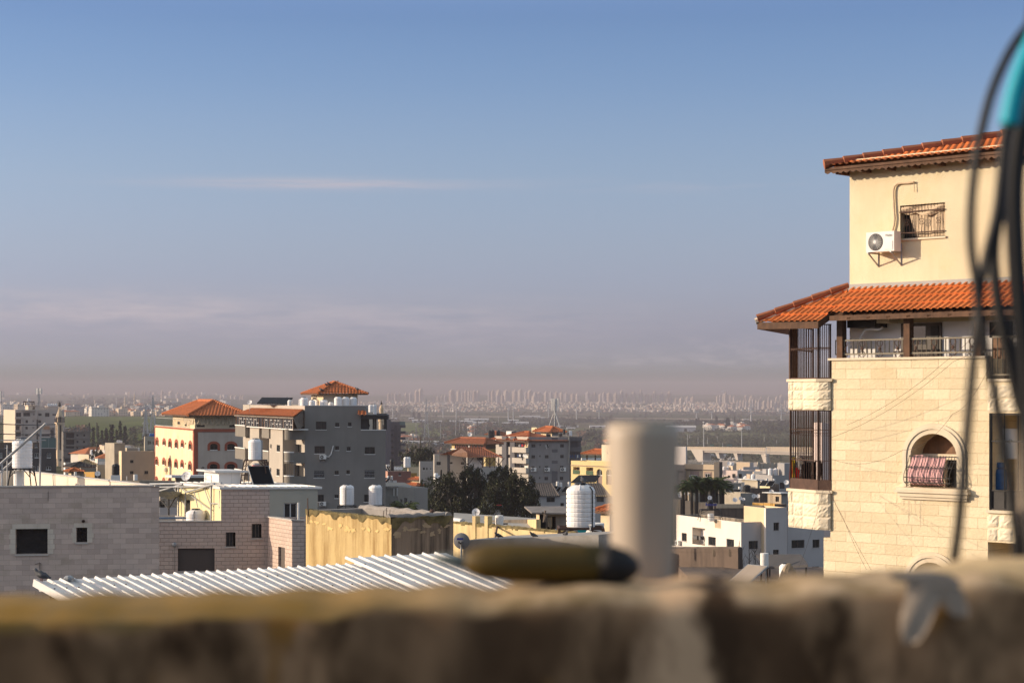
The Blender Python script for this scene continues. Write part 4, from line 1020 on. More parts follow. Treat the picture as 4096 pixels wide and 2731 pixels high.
def minaret_square():
	c=zA;Y=780;s=Y/F_
	M['min_l']=stone('minaret_stone',(.56,.46,.34),(.50,.40,.29),(.36,.28,.2),1.2,.6,.03,.2)
	cx_=c(783,0)[0];o=P(cx_,0,Y);t=thing('minaret','square stone minaret with a pointed cap and railed gallery','minaret',(o.x,Y+1.5,zg(o.x,Y)-2))
	w=110*.2998*s;zz=lambda y: topz(c(0,y)[1],Y);x,y=o.x,Y+1.5;rz=R(28);w1=w/(math.cos(rz)+math.sin(rz))
	mb=MB();mb.rbox((x,y,zz(1400)-20),w1,w1,zz(715)-zz(1400)+20,rz);mb.rbox((x+.5,y,zz(1400)-20),w1*1.12,w1*1.12,zz(1212)-zz(1400)+20,rz);mb.rbox((x,y,zz(730)),w1*1.1,w1*1.1,zz(715)-zz(730),rz);mb.rbox((x,y,zz(715)),w1*1.32,w1*1.32,.5,rz);mb.build('shaft',M['min_l'],t)
	sb=MB()
	for yy in (770,870,990,1260,1350):
		for a in (rz-math.pi/2,rz+math.pi): sb.rbox((x+math.cos(a)*w1*.5,y+math.sin(a)*w1*.5,zz(yy+75)),.12,.75,7.0 if yy < 1200 else 4.5,a)
	sb.build('slit_window',M['void'],t)
	gb=MB();q=w1*.66;cs=[(x+math.cos(rz)*a*q-math.sin(rz)*b*q,y+math.sin(rz)*a*q+math.cos(rz)*b*q,zz(714)+.5) for a,b in ((-1,-1),(1,-1),(1,1),(-1,1),(-1,-1))]; 
	r_=railing(t,cs,1.6,.7,'rust','gallery_railing',.12)
	lb=MB();q=w1*.72
	for a,b in ((-1,-1),(1,-1),(1,1),(-1,1)):
		p=(x+math.cos(rz)*a*q*.42-math.sin(rz)*b*q*.42,y+math.sin(rz)*a*q*.42+math.cos(rz)*b*q*.42);lb.rbox((*p,zz(714)+.5),.7,.7,zz(628)-zz(714)-.5,rz)
	lb.rbox((x,y,zz(714)+.5),q*.55,q*.55,zz(628)-zz(714)-.5,rz,1);lb.rbox((x,y,zz(632)),w1*1.02,w1*1.02,zz(622)-zz(632),rz)
	lb.build('lantern',[M['min_l'],M['terra_panel']],t)
	pb=MB();pb.lathe((x,y,zz(622)),[(w1*.62,0),(w1*.3,(zz(490)-zz(622))*.55),(.12,zz(490)-zz(622))],8);pb.build('spire',M['min_l'],t)
	fb=MB();fb.tube([(x,y,zz(495)),(x,y,zz(415))],.12,5)
	for yy,r in ((480,.45),(462,.55),(445,.4)): fb.lathe((x,y,zz(yy)),[(.05,-r),(r*.8,-r*.5),(r,0),(r*.8,r*.5),(.05,r)],8)
	fb.tube([(x+.6*math.cos(a),y,zz(428)+.6*math.sin(a)) for a in [i*.5-4.2 for i in range(11)]],.1,4);fb.build('finial',M['iron'],t)
minaret_square()
def more_left():
	c=zA
	rects=[(878,835,990,905),(878,925,990,995),(878,1010,990,1045),(1017,857,1045,882),(1108,857,1137,882),(1018,942,1045,970),(1105,942,1135,970),(1018,1025,1043,1050),(1105,1025,1135,1050),(900,1103,938,1135),(1017,1103,1043,1135),(1105,1103,1133,1135),(862,1178,962,1225),(975,1178,1050,1225),(1060,1178,1160,1225)]
	M['hb']=surf('raw_dark_concrete',(.17,.15,.13),.95,.2,.2,streak=.35,scol=(.09,.08,.07),blotch=.25)
	def pre(root,b):
		mb=MB()
		for y in (815,905,998,1055,1148):
			u0,u1,z0,z1=b.F[1].rect(c,842,y,1205,y+14);mb.fbox(b.F[1],u0,u1,z0,z1,.01,.35)
		for i in range(9):
			u=b.L[1]*i/9+1;mb.fbox(b.F[1],u,u+.4,b.z1,b.z1+rnd.uniform(.6,2),-1,-.6)
		mb.build('slab_edge',M['hb'],root)
	bldg('half-built grey concrete block with open floors right of the square minaret',c,845,700,822,820,60,1205,4,'hb',wr=rects,name='apartment_block',cat='apartment block',wkw=dict(depth=.8,frame='iron',sill=None,pane='void',kind='fixed',fw=.1),pre=pre,para=.4)
	M['charcoal']=surf('charcoal_render',(.058,.053,.053),.9,.12,.3)
	r,b=bldg('charcoal house below the square minaret with a glass-railed roof',c,430,430,1045,420,60,750,4,'charcoal',wr=[(462,1105,518,1168),(627,1103,678,1170),(615,1283,680,1330),(436,1278,470,1330),(497,1278,520,1330)],wkw=dict(depth=.2,frame='white',sill='white',fw=.07))
	railing(r,[b.F[1].pt(b.L[1]*.36,b.z1,-.1),b.F[1].pt(b.L[1],b.z1,-.1)],2.6,1.2,'steel',w=.06)
	gb=MB();gb.fbox(b.F[1],b.L[1]*.37,b.L[1]-.05,b.z1+.15,b.z1+2.3,-.12,-.09);gb.build('glass_panel',M['teal_glass'],r)
	g=PZ(c,592,1042,432);dish(g,.27,R(-80),.35,'satellite dish on the charcoal house roof',.5)
	bldg('brown stair tower behind the charcoal house',c,440,445,962,432,60,527,4,'rust_wall',wr=[(465,990,500,1030)])
	bldg('dark low house behind the tall white tank at the left edge',c,-40,430,1048,-60,60,420,4,'charcoal',wr=[(0,1100,30,1168),(115,1075,145,1105),(110,1130,150,1160)],wkw=dict(depth=.2,frame='white',sill='white',fw=.07))
	bldg('brown roof shed left of the tall white tank',c,-20,450,965,-40,60,170,4,'rust_wall',wr=[(60,985,95,1040)])
	bldg('tall raw concrete stair tower with three dishes on top',c,1525,332,972,1402,50,1666,30,'conc_lit','concrete',name='stair_tower',cat='tower')  # paler and darker concrete paint in its sunlit and shaded faces
	M['brown_h']=surf('shaded_taupe_render',(.30,.245,.20),.9,.1,.3,streak=.2,scol=(.22,.17,.13))  # brown tone holds the shade of walls turned from the sun
	r,b=bldg('taupe house beside the raw concrete stair tower',c,1622,318,1080,1585,60,2062,4,'cream_wall','brown_h',wr=[(1735,1198,1780,1238),(1733,1345,1780,1385),(1927,1342,1977,1385)],wkw=dict(depth=.15,frame='alu_dark',sill='brown_h'))
	bldg('white roof room with openings on the taupe house',c,1890,322,1128,1878,60,2035,4,'white','alu_white_sh',wr=[(1898,1160,1940,1235),(1962,1160,2010,1235)],zb=b.z1-.7,wkw=dict(depth=.3,frame='white',sill=None,pane='void'),name='roof_room',cat='roof room')
	bldg('beige parapet room behind the taupe house',c,1690,345,1035,1675,60,1840,4,'cream_wall','brown_h')
	bldg('raw concrete shell with a blue tarpaulin left of the red-arched building',c,1932,420,885,1922,60,2075,4,'conc_lit','conc_lit',wr=[(1972,945,1995,993),(2003,948,2015,988),(2037,950,2052,990),(1972,1060,1990,1105),(2000,1058,2014,1098),(2036,1058,2050,1098)],wkw=dict(depth=.6,frame='iron',sill=None,pane='void',kind='fixed'))
	tb=MB();a=PZ(c,1965,886,424);tb.rbox((a.x+2.5,a.y+2,a.z-.3),4.6,3,.9,.2);tag(tb.build('tarpaulin',M['blue'],None,loc=a),'blue tarpaulin lying on the raw concrete shell','tarpaulin')
	for x,Yd,y in ((1575,333,955),(1592,334,957),(1612,335,960)): g=PZ(c,x,y+8,Yd);dish(g-V(0,0,.3),.26,R(-75),.35,'pale dish of the trio on the concrete stair tower',0.45,group='three dishes on the stair tower')
	for x in (1332,1360,1388): g=PZ(c,x,1252,335);dish(g-V(0,0,.3),.22,R(-75),.35,'pale dish of the trio on the low block left of the stair tower',0.45,group='three dishes on the low concrete block')
	bldg('low raw concrete block left of the stair tower',c,1300,330,1262,1290,60,1402,4,'conc_lit','conc_lit')
	bldg('rough block wall house in front of the dark hip roof',c,1075,300,1302,1066,60,1287,4,'conc_lit','block_sh')
	bldg('white-walled low house under the half-built block',c,870,345,1232,850,60,1010,4,'white','ochre_sh',wr=[(903,1292,935,1332)])
	r,b=bldg('cream cottage with a dark slate-like hip roof',c,1000,325,1290,935,60,1190,12,'cream_wall','ochre_sh');hip_roof(r,b.poly,b.z1,20,.8,.6,.5,3,M['slate'],name='tiled_roof')
	r,b=bldg('cottage under a tan pyramid roof below the half-built block',c,1105,350,1262,1070,60,1215,12,'cream_wall','ochre_sh');hip_roof(r,b.poly,b.z1,30,.8,.6,.5,3,M['tan_roof'],name='tiled_roof')
	r,b=bldg('small shed with a red tile roof below the cottages',c,950,300,1352,915,60,1066,8,'cream_wall','ochre_sh');hip_roof(r,b.poly,b.z1,22,.5,.5,.45,3,name='tiled_roof')
	bldg('ochre box room with a dark side on the low roofs',c,1262,270,1362,1122,45,1346,45,'ochre_box','charcoal',wl=[(1125,1380,1142,1420)])
	g=PZ(c,1303,1452,262);dish(g,.36,R(-85),.5,'broad pale dish in front of the ochre box room',.7)
	p=PZ(c,1006,1402,290);cyl('boiler','small white boiler left of the ochre box room','boiler',p,.2,.5,'white')
	p=PZ(c,1540,1470,230);pd=MB();pd.prism([(p.x-.44,p.y-.4),(p.x+.44,p.y-.4),(p.x+.44,p.y+.6),(p.x-.44,p.y+.6)],p.z-3,topz(c(0,1400)[1],230),0);tag(pd.build('pedestal',M['white'],None,loc=p-V(0,0,3)),'white pedestal under the black tank','pedestal')
	tank((p.x,p.y+.2,topz(c(0,1400)[1],230)),0.45,1.28,'black water tank on a white pedestal','black',3)
	p=PZ(c,1807,1480,235);cyl('boiler','white boiler standing right of the black tank','boiler',p-V(0,0,.3),.25,1.08,'white');p=PZ(c,1692,1480,235);mb=MB();mb.tube([p-V(0,0,2),PZ(c,1692,1413,235)],0.045,6);tag(mb.build('vent_pipe',M['white'],None,loc=p),'thin white vent pipe between the black tank and the white boiler','pipe')
	bldg('low block wall roof in front of the red-arched building',c,1860,225,1480,1500,30,2420,10,'block_sh','block_sh',para=.5)
M['teal_glass']=surf('teal_rail_glass',(.10,.15,.14),.2,.1);M['rust_wall']=surf('brown_render',(.10,.075,.055),.9,.25,.6);M['conc_lit']=surf('raw_concrete_wall',(.42,.36,.28),.95,.16,.4,streak=.3,scol=(.22,.18,.13),bump=.3,blotch=.2,bcol=(.28,.23,.16))
M['alu_white_sh']=surf('shaded_white_paint',(.55,.52,.5),.8,.06);M['blue']=surf('blue_plastic',(.03,.12,.35),.5,.2,1);M['block_sh']=stone('grey_block_wall',(.30,.26,.21),(.25,.22,.18),(.17,.15,.12),.4,.2,.012,.4,streak=.3)  # alu_white_sh is white paint darkened for its shaded sides
M['slate']=tiles('dark_slate_tiles',(.045,.042,.045));M['tan_roof']=tiles('tan_tiles',(.33,.24,.13));M['ochre_box']=surf('ochre_paint',(.50,.28,.07),.9,.15,.6,streak=.2,scol=(.3,.15,.04))
more_left()
# ================================================================ village on the left, pylons, minarets
VW=[surf('village_white',(.60,.54,.47),.9,.1,.05),surf('village_cream',(.55,.43,.31),.9,.1,.05),surf('village_tan',(.46,.34,.25),.9,.1,.05),surf('village_grey',(.30,.28,.27),.9,.1,.05)]
def village_house(loc,w,d,h,rz,mat,tiled,label,group):
	t=thing('village_house',label,'house',loc,group);x,y,z=loc;ca,sa=math.cos(rz),math.sin(rz);rot=lambda a,b: V(x+a*ca-b*sa,y+a*sa+b*ca)
	q=[rot(a*w/2,b*d/2) for a,b in ((-1,-1),(1,-1),(1,1),(-1,1))];b=Block(q,z,z+h);mb=MB()
	for i,F in enumerate(b.F):
		n=max(1,int(b.L[i]/3.4));hs=[]
		for fl in range(max(1,int(h/3.1))):
			for k in range(n):
				if rnd.random() < .8: u=b.L[i]*(k+.5)/n;hs.append((u-.6,u+.6,z+1+fl*3.1,z+2.3+fl*3.1,.3))
		wall_grid(mb,F,0,b.L[i],z,z+h,hs,0)
	wl=mb.build('wall',[mat],t)
	ib=MB();ib.prism(inset(q,.28),z+.1,z+h-.2,0);ib.build('window',M['void'],t)
	if tiled:
		tb=MB();e=inset(q,-.6);top=rot(0,0);r1,r2=rot(-w*.18,0),rot(w*.18,0);zz=z+h;ht=1.9
		for a,bb,c_ in ((e[0],e[1],(r2,r1)),(e[1],e[2],(r2,)),(e[2],e[3],(r1,r2)),(e[3],e[0],(r1,))): tb.face([(a.x,a.y,zz),(bb.x,bb.y,zz)]+[(p.x,p.y,zz+ht) for p in c_])
		tb.face([(p.x,p.y,zz) for p in reversed(e)]);tb.build('tiled_roof',M['tile'],t)
	else:
		rb=MB();b.roof(rb,.6,.2,0,0,1);c_=rot(w*.15,d*.1);rb.rbox((c_.x,c_.y,z+h-.6),w*.35,d*.4,3,rz)
		for k in range(2): c_=rot(-w*.25+k*1.3,d*.2);rb.lathe((c_.x,c_.y,z+h-.6),[(.5,0),(.5,1.6),(.2,1.9)],8,2)
		rb.build('roof',[mat,M['deck'],M['tank']],t)
	return t
for k in range(105):
	px=rnd.uniform(250,705);py=rnd.uniform(1634,1666)-(px-250)*.006;g=ground_at(px,py);n=rnd.choice((1,1,2,2,3));tl=rnd.random() < (.35 if px > 420 else .15);mi=rnd.choice((0,0,1,1,2,3))
	village_house((g.x,g.y,g.z-1),rnd.uniform(8,15),rnd.uniform(8,12),1+3.1*n,rnd.uniform(.3,1.2),VW[mi],tl,('village house with a red tile roof beyond the green field' if tl else 'flat-roofed pale village house beyond the green field'),'tiled village houses' if tl else 'flat-roofed village houses')
for px,py,w,h,lab in ((297,1662,24,13.5,'large grey flats at the left end of the village'),(395,1666,23,13,'broad white block of flats at the front of the village'),(365,1660,17,11,'narrow grey block at the front of the village left of the white flats'),(255,1665,14,8,'red-roofed villa at the front left of the village')):
	g=ground_at(px,py);village_house((g.x,g.y,g.z-1),w,13,h,.5,VW[0 if 'white' in lab else 3 if 'grey' in lab else 2],'red' in lab,lab,None)
for k in range(30):
	px=rnd.uniform(0,130);py=rnd.uniform(1640,1660);g=ground_at(px,py);village_house((g.x,g.y,g.z-1),rnd.uniform(10,15),rnd.uniform(8,12),rnd.choice((7,10,13,16)),rnd.uniform(.3,1.0),VW[rnd.choice((0,1,1))],False,'pale block of flats rising behind the cream flats at the left edge','blocks behind the cream flats')
def minaret_round(px,y0,y1,label):
	g=ground_at(px,y1+8);s=g.y/F_;h=(y1+8-y0)*s;t=thing('minaret',label,'minaret',g,'twin village minarets');mb=MB()
	mb.lathe(g,[(1.7,0),(1.5,h*.38),(2.5,h*.40),(2.5,h*.42),(1.4,h*.42),(1.3,h*.60),(2.1,h*.62),(2.1,h*.64),(1.1,h*.64),(1.0,h*.8),(1.5,h*.81),(1.2,h*.86),(.15,h*1.0)],12);mb.build('shaft',M['min_l'],t)
	for f in (.425,.645):
		rb=MB();rb.lathe(g+V(0,0,h*f),[(2.4 if f < .5 else 2.0,0),(2.4 if f < .5 else 2.0,.9)],12);rb.build('gallery',VW[0],t)
minaret_round(500,1584,1634,'pale slender minaret, left of the twin pair over the village');minaret_round(538,1573,1630,'pale slender minaret, taller right one of the twin pair over the village')
def mast(px,y0,y1,label,r=.35,arms=(),group=None,name='transmission_pole',cat='power pole',al=5,base=None):
	g=ground_at(px,y1) if base is None else base;s=g.y/F_;h=(y1-y0)*s;t=thing(name,label,cat,g,group);mb=MB();mb.tube([g-V(0,0,1),g+V(0,0,h)],[r*1.3,r*.7],8);mb.build('pole',M['pole'],t)
	if arms:
		ab=MB()
		for a in arms: ab.bar(g+V(-al,0,h*a),g+V(al,0,h*a),r*.8);[ab.tube([g+V(k*al*.95,0,h*a),g+V(k*al*.95,0,h*a-1.6)],r*.5,4) for k in (-1,-.5,.5,1)]
		ab.build('cross_arm',M['pole'],t)
	return t
M['pole']=surf('grey_pole',(.42,.41,.40),.7,.1)
mast(465,1574,1626,'tall thin mast behind the village',.5,(.97,),None,'antenna_mast','antenna mast',3)
for x,y0,y1 in ((1537,1600,1660),(1571,1600,1668),(1772,1606,1670),(1825,1605,1678),(2033,1618,1682),(2053,1614,1679),(2194,1615,1676),(2306,1612,1684),(2396,1640,1682),(2786,1645,1682),(2847,1644,1676)): mast(x,y0,y1,'grey transmission monopole standing in the hazy plain',.9,(.97,.88),'monopoles across the plain',al=4.5)
for x,y0,y1 in ((3004,1612,1690),(3125,1618,1684)): mast(x,y0,y1,'transmission pole with three long cross arms in front of the dense towers',1.0,(.95,.8,.66,.5),'poles before the dense towers',al=9)
for i,(x,y0,y1) in enumerate(((1664,1690,1760),(1762,1695,1756),(1823,1672,1758),(1838,1676,1736),(1852,1694,1738),(1886,1694,1736),(1897,1694,1742),(1914,1682,1716),(1994,1664,1700),(1870,1700,1740),(1944,1690,1730),(2750,1736,1786),(2792,1744,1786),(2830,1748,1786),(2869,1742,1768),(3057,1746,1774),(3107,1758,1776),(2758,1738,1764),(2891,1770,1788),(2325,1743,1782))): mast(x,y0,y1,'thin pale lamp post among the groves',.22,(),'lamp posts among the groves','lamp_post','lamp post')
for x,y0,y1,lab in ((2815,1690,1822,'tall floodlight mast, left of the two crossing the overpass'),(2967,1717,1832,'tall floodlight mast, right of the two crossing the overpass')):
	t=mast(x,y0,y1,lab,.36,(),None,'floodlight_mast','light mast');g=Vector(t.location);h=(y1-y0)*g.y/F_;mb=MB();mb.lathe(g+V(0,0,h),[(.4,0),(1.0,.2),(1.0,.5),(.3,.8)],8);mb.build('lamp_head',M['alu'],t)
for x,y in ((1462,1702),(1775,1738),(1850,1740),(264,1713)):
	g=ground_at(x,y+22);s=g.y/F_;t=thing('street_lamp','double-armed street lamp beside the far road','street lamp',g,'street lamps of the plain');mb=MB();h=24*s;mb.tube([g,g+V(0,0,h)],.2,6);mb.build('pole',M['pole'],t)
	for k in (-1,1): mb=MB();mb.tube([g+V(0,0,h*.93),g+V(k*1.2,0,h),g+V(k*2.4,0,h*.99)],.18,5);mb.build('lamp_arm',M['alu'],t)
def pylon(px,y0,y1,label,wb,arms,tw=.28):
	g=ground_at(px,y1);s=g.y/F_;h=(y1-y0)*s;w=wb*s;t=thing('lattice_pylon',label,'pylon',g);prof=[(0,w/2),(.45,w*.24),(.62,w*.15),(1.0,w*.03)]
	def wd(f):
		for (a,b),(c,d) in zip(prof,prof[1:]):
			if f <= c: return b+(d-b)*(f-a)/(c-a)
		return prof[-1][1]
	mb=MB();lv=[0,.12,.23,.33,.42,.50,.57,.64,.70,.76,.82,.88,.94,1];cs=((-1,-1),(1,-1),(1,1),(-1,1));pt=lambda f,c: g+V(c[0]*wd(f),c[1]*wd(f),h*f)
	for a,b in zip(lv,lv[1:]):
		for i in range(4):
			c,d=cs[i],cs[(i+1) % 4];mb.bar(pt(a,c),pt(b,c),tw*1.2);mb.bar(pt(a,c),pt(b,d),tw*.6);mb.bar(pt(a,d),pt(b,c),tw*.6);mb.bar(pt(b,c),pt(b,d),tw*.6)
	mb.build('tower',M['pole'],t)
	for f,l in arms:
		ab=MB()
		for k in (-1,1):
			tip=g+V(k*l*s,0,h*f);ab.bar(g+V(0,-wd(f),h*f),tip,tw*.8);ab.bar(g+V(0,wd(f),h*f),tip,tw*.8);ab.bar(g+V(0,0,h*(f+.035)),tip,tw*.6);ab.tube([tip,tip-V(0,0,h*.035)],tw*.8,5)
		ab.build('cross_arm',M['pole'],t)
	return g,h
pylon(1706,1596,1765,'tall lattice pylon in the plain right of the dark blue tower',24,((.93,8),(.80,8),(.68,8)))
pylon(583,1617,1760,'left lattice pylon of the pair by the red-arched building',25,((.97,8),(.63,14),(.48,12)),.3)
pylon(612,1579,1742,'right taller lattice pylon of the pair by the red-arched building',26,((.8,14),(.72,9)),.3)
for k,(a,b) in enumerate((((-40,1612),(583,1621)),((612,1611),(900,1628)),((612,1604),(930,1622)),((1706,1612),(2600,1672)),((1450,1618),(1706,1608)))):
	Yd=1500 if k < 3 else 2200;wire('power_line',[P(*a,Yd),P(*b,Yd)],.09,'thin power line slung from a lattice pylon',sag=3,cat='power line',group='power lines of the plain')

# ================================================================ blue-grey tower and round minaret
def blue_tower():
	c=zE;Y=850;M['bt']=surf('blue_grey_cladding',(.075,.072,.085),.85,.1,.1);M['bt_d']=surf('dark_blue_cladding',(.045,.043,.055),.85,.1,.1)
	wr=[(1145,706,1168,727),(1145,788,1170,810),(1212,790,1247,812),(1262,790,1288,810),(1313,787,1325,803),(1195,850,1242,890),(1258,852,1287,885),(1312,872,1325,893),(1197,932,1243,972),(1260,935,1285,970),(1312,955,1323,970),(1197,1015,1250,1055),(1260,1030,1285,1065),(1195,1092,1253,1135),(1258,1105,1285,1150),(1193,1170,1253,1215),(1258,1190,1285,1225),(1312,1030,1323,1050),(1312,1105,1323,1125),(1312,1190,1323,1205),(1145,875,1170,905)]
	def pre(root,b):
		F=b.F[1]
		for y in (733,813,893,975,1056,1140,1218):
			mb=MB();u0,u1,z0,z1=F.rect(c,1330,y,1408,y+34);mb.fbox(F,u0,u1,z0,z1,-1,1.6);mb.build('balcony',M['bt_d'],root)
			mb=MB();u0,u1,z0,z1=F.rect(c,1192,y+58 if y < 1200 else y,1258,y+80);mb.fbox(F,u0,u1,z0,z1,.01,.9);mb.build('balcony',M['bt_d'],root)
		gb=MB();u0,u1,z0,z1=F.rect(c,1330,685,1402,733);gb.fbox(F,u0,u1,z0,z1,1.45,1.55);gb.build('glass_panel',M['teal_glass'],root)
		pb=MB();u0,u1,z0,z1=F.rect(c,1258,735,1300,1290);pb.fbox(F,u0,u1,z0,z1,.01,.15);pb.build('panel',M['bt_d'],root)
	bldg('dark blue-grey apartment tower with stacked corner balconies behind the grey block',c,1140,Y,688,1100,60,1345,4,'bt',wr=wr,name='apartment_tower',cat='tower',wkw=dict(depth=.3,frame='iron',sill=None,fw=.1),pre=pre)
	bldg('lower wing of the dark blue-grey tower',c,1120,Y-5,655,1095,60,1212,4,'bt',name='tower_wing',cat='tower wing')
	bldg('white roof parapet with tanks glimpsed behind the grey block\'s pergola',c,900,420,562,880,60,975,4,'white','gb_pale2',wr=[(905,718,935,762)],zb=topz(1760,420))
	for x in (945,962,988): p=PZ(c,x,588,430);tank((p.x,p.y,p.z),.5 if x < 980 else .55,2.1,'white tank poking above the parapet behind the grey block\'s pergola',ribs=5,group='tanks behind the pergola')
	Y=600;o=PZ(c,1087,0,Y);zz=lambda y: topz(c(0,y)[1],Y);s=Y/F_*.2998
	t=thing('minaret','round cream minaret with a bulb-shaped cap behind the grey block','minaret',(o.x,Y,zg(o.x,Y)-2));mb=MB();b0=zz(800)-28
	mb.lathe((o.x,Y,0),[(36*s,b0),(36*s,zz(690)),(44*s,zz(684)),(44*s,zz(668)),(27*s,zz(668)),(27*s,zz(612)),(31*s,zz(608)),(30*s,zz(600)),(22*s,zz(585)),(28*s,zz(560)),(30*s,zz(535)),(29*s,zz(510)),(21*s,zz(485)),(8*s,zz(466)),(2*s,zz(455))],20);mb.build('shaft',M['min_l'],t,smooth=False)
	fb=MB();fb.tube([(o.x,Y,zz(462)),(o.x,Y,zz(408))],.12,5);[fb.lathe((o.x,Y,zz(y)),[(.05,-.3),(.35,0),(.05,.3)],8) for y in (450,437)];fb.build('finial',M['iron'],t)
	gb=MB();gb.lathe((o.x,Y,0),[(42*s,zz(668)),(42*s,zz(654)),(40*s,zz(654)),(40*s,zz(668))],20);gb.build('gallery',M['min_l'],t)
	lb=MB();[lb.rbox((o.x+k*20*s,Y-26*s,zz(632)),.8,.8,1.2,0) for k in (-1,1)];lb.build('loudspeaker',M['alu'],t)
	sb=MB();sb.rbox((o.x+26*s,Y-26*s,zz(790)),.5,.9,zz(730)-zz(790),.7);sb.build('slit_window',M['void'],t)
	pb=MB();a=PZ(c,975,600,590);pb.box(a.x,a.y,a.z,PZ(c,1150,0,590).x,a.y+6,a.z+.5);[pb.box(PZ(c,x,0,590).x-.15,a.y,a.z-4,PZ(c,x,0,590).x+.15,a.y+.3,a.z) for x in (985,1140)];tag(pb.build('shade_roof',M['iron'],None,loc=a),'dark flat shade roof on posts beside the round minaret','canopy')
blue_tower()

# ================================================================ warehouses, greenhouses, overpass
M['shed']=surf('pale_shed_cladding',(.55,.50,.46),.7,.06,.1);M['shed_r']=surf('pale_shed_roof',(.50,.47,.45),.6,.06,.1);M['orange_w']=surf('tan_shed_wall',(.45,.33,.22),.8,.1,.1)
def shed(c,x0,x1,y0,y1,label,mat='shed',gable=True,group=None):
	a,b=c(x0,y1),c(x1,y1);g=ground_at((a[0]+b[0])/2,a[1]);s=g.y/F_;w=(b[0]-a[0])*s;h=max(2.5,(c(0,y1)[1]-c(0,y0)[1])*s);d=max(14,w*.3);t=thing('warehouse',label,'warehouse',g,group)
	F=Face((g.x-w/2,g.y),(1,0));mb=MB();wall_grid(mb,F,0,w,g.z-1,g.z+h*.72,[(w*.15,w*.15+5,g.z-.5,g.z+min(4.5,h*.5),.4),(w*.6,w*.6+4,g.z-.5,g.z+min(4.5,h*.5),.4)],0)
	mb.face([(g.x-w/2,g.y+d,g.z-1),(g.x-w/2,g.y,g.z-1),(g.x-w/2,g.y,g.z+h*.72),(g.x-w/2,g.y+d/2,g.z+h),(g.x-w/2,g.y+d,g.z+h*.72)]);mb.face([(g.x+w/2,g.y,g.z-1),(g.x+w/2,g.y+d,g.z-1),(g.x+w/2,g.y+d,g.z+h*.72),(g.x+w/2,g.y+d/2,g.z+h),(g.x+w/2,g.y,g.z+h*.72)]);mb.build('wall',M[mat],t)
	rb=MB();rb.face([(g.x-w/2-.5,g.y-.6,g.z+h*.71),(g.x+w/2+.5,g.y-.6,g.z+h*.71),(g.x+w/2+.5,g.y+d/2,g.z+h),(g.x-w/2-.5,g.y+d/2,g.z+h)]);rb.face([(g.x+w/2+.5,g.y+d+.6,g.z+h*.71),(g.x-w/2-.5,g.y+d+.6,g.z+h*.71),(g.x-w/2-.5,g.y+d/2,g.z+h),(g.x+w/2+.5,g.y+d/2,g.z+h)]);rb.build('roof',M['shed_r'],t)
	db=MB();db.box(g.x-w/2+w*.14,g.y+.42,g.z-1,g.x-w/2+w*.6+5,g.y+.5,g.z+h*.6);db.build('door',M['iron'],t);return t
for a in ((zG,362,680,643,690,'long pale warehouse, tallest of the group behind the tiled roofs'),(zG,110,470,670,718,'wide low warehouse left of the tallest one'),(zG,470,770,690,735,'low warehouse right of the tallest one'),(zG,1095,1370,608,635,'far flat shed between the monopoles'),(zG,1335,1435,628,645,'short shed beside the far flat shed'),(zG,865,1025,695,730,'pale shed left of the scattered sheds'),(zG,940,1080,660,690,'pale shed behind the scattered sheds'),(zG,1040,1215,690,735,'pale shed with tilted roofs among the scattered sheds'),(zG,1590,1880,738,762,'long low shed behind the antenna tripod'),(zG,2030,2240,738,768,'flat shed left of the vent pipe'),(zG,1720,1835,764,792,'pale low shed under the long one by the antenna'),(zI,50,445,738,822,'big hangar right of the vent pipe'),(zI,1075,1148,652,672,'white box shed on the far grove edge'),(zI,1228,1308,680,700,'cream shed among the grove trees'),(zI,275,365,668,690,'white shed left of the tall cypresses'),(zE,1210,1292,634,660,'pale shed beside the round minaret'),(zE,1450,1515,634,662,'pale shed right of the round minaret'),(zE,1495,1670,660,698,'row of white sheds in front of the monopoles'),(zE,1790,1890,672,708,'tan-walled sheds before the warehouses')): shed(*a)
for k in range(26):
	px,py=(rnd.uniform(2828,2995),rnd.uniform(1706,1724));g=ground_at(px,py);tl=rnd.random() < .6;village_house((g.x,g.y,g.z-1),rnd.uniform(9,14),rnd.uniform(8,11),rnd.choice((4.5,7)),rnd.uniform(.2,1.2),VW[0],tl,'white tile-roofed villa among the cypresses beyond the overpass' if tl else 'white flat villa among the cypresses beyond the overpass','villas among the cypresses' if tl else 'flat villas among the cypresses')
for k in range(16):
	px,py=rnd.choice(((rnd.uniform(1560,1700),rnd.uniform(1752,1768)),(rnd.uniform(1980,2100),rnd.uniform(1690,1702)),(rnd.uniform(2380,2450),rnd.uniform(1776,1790)),(rnd.uniform(1870,1900),rnd.uniform(1715,1745))));g=ground_at(px,py);village_house((g.x,g.y,g.z-1),rnd.uniform(8,14),8,rnd.choice((4,6.5)),rnd.uniform(.2,1.2),VW[rnd.choice((0,1,2))],rnd.random() < .4,'low house scattered among the groves of the plain','scattered houses of the plain')
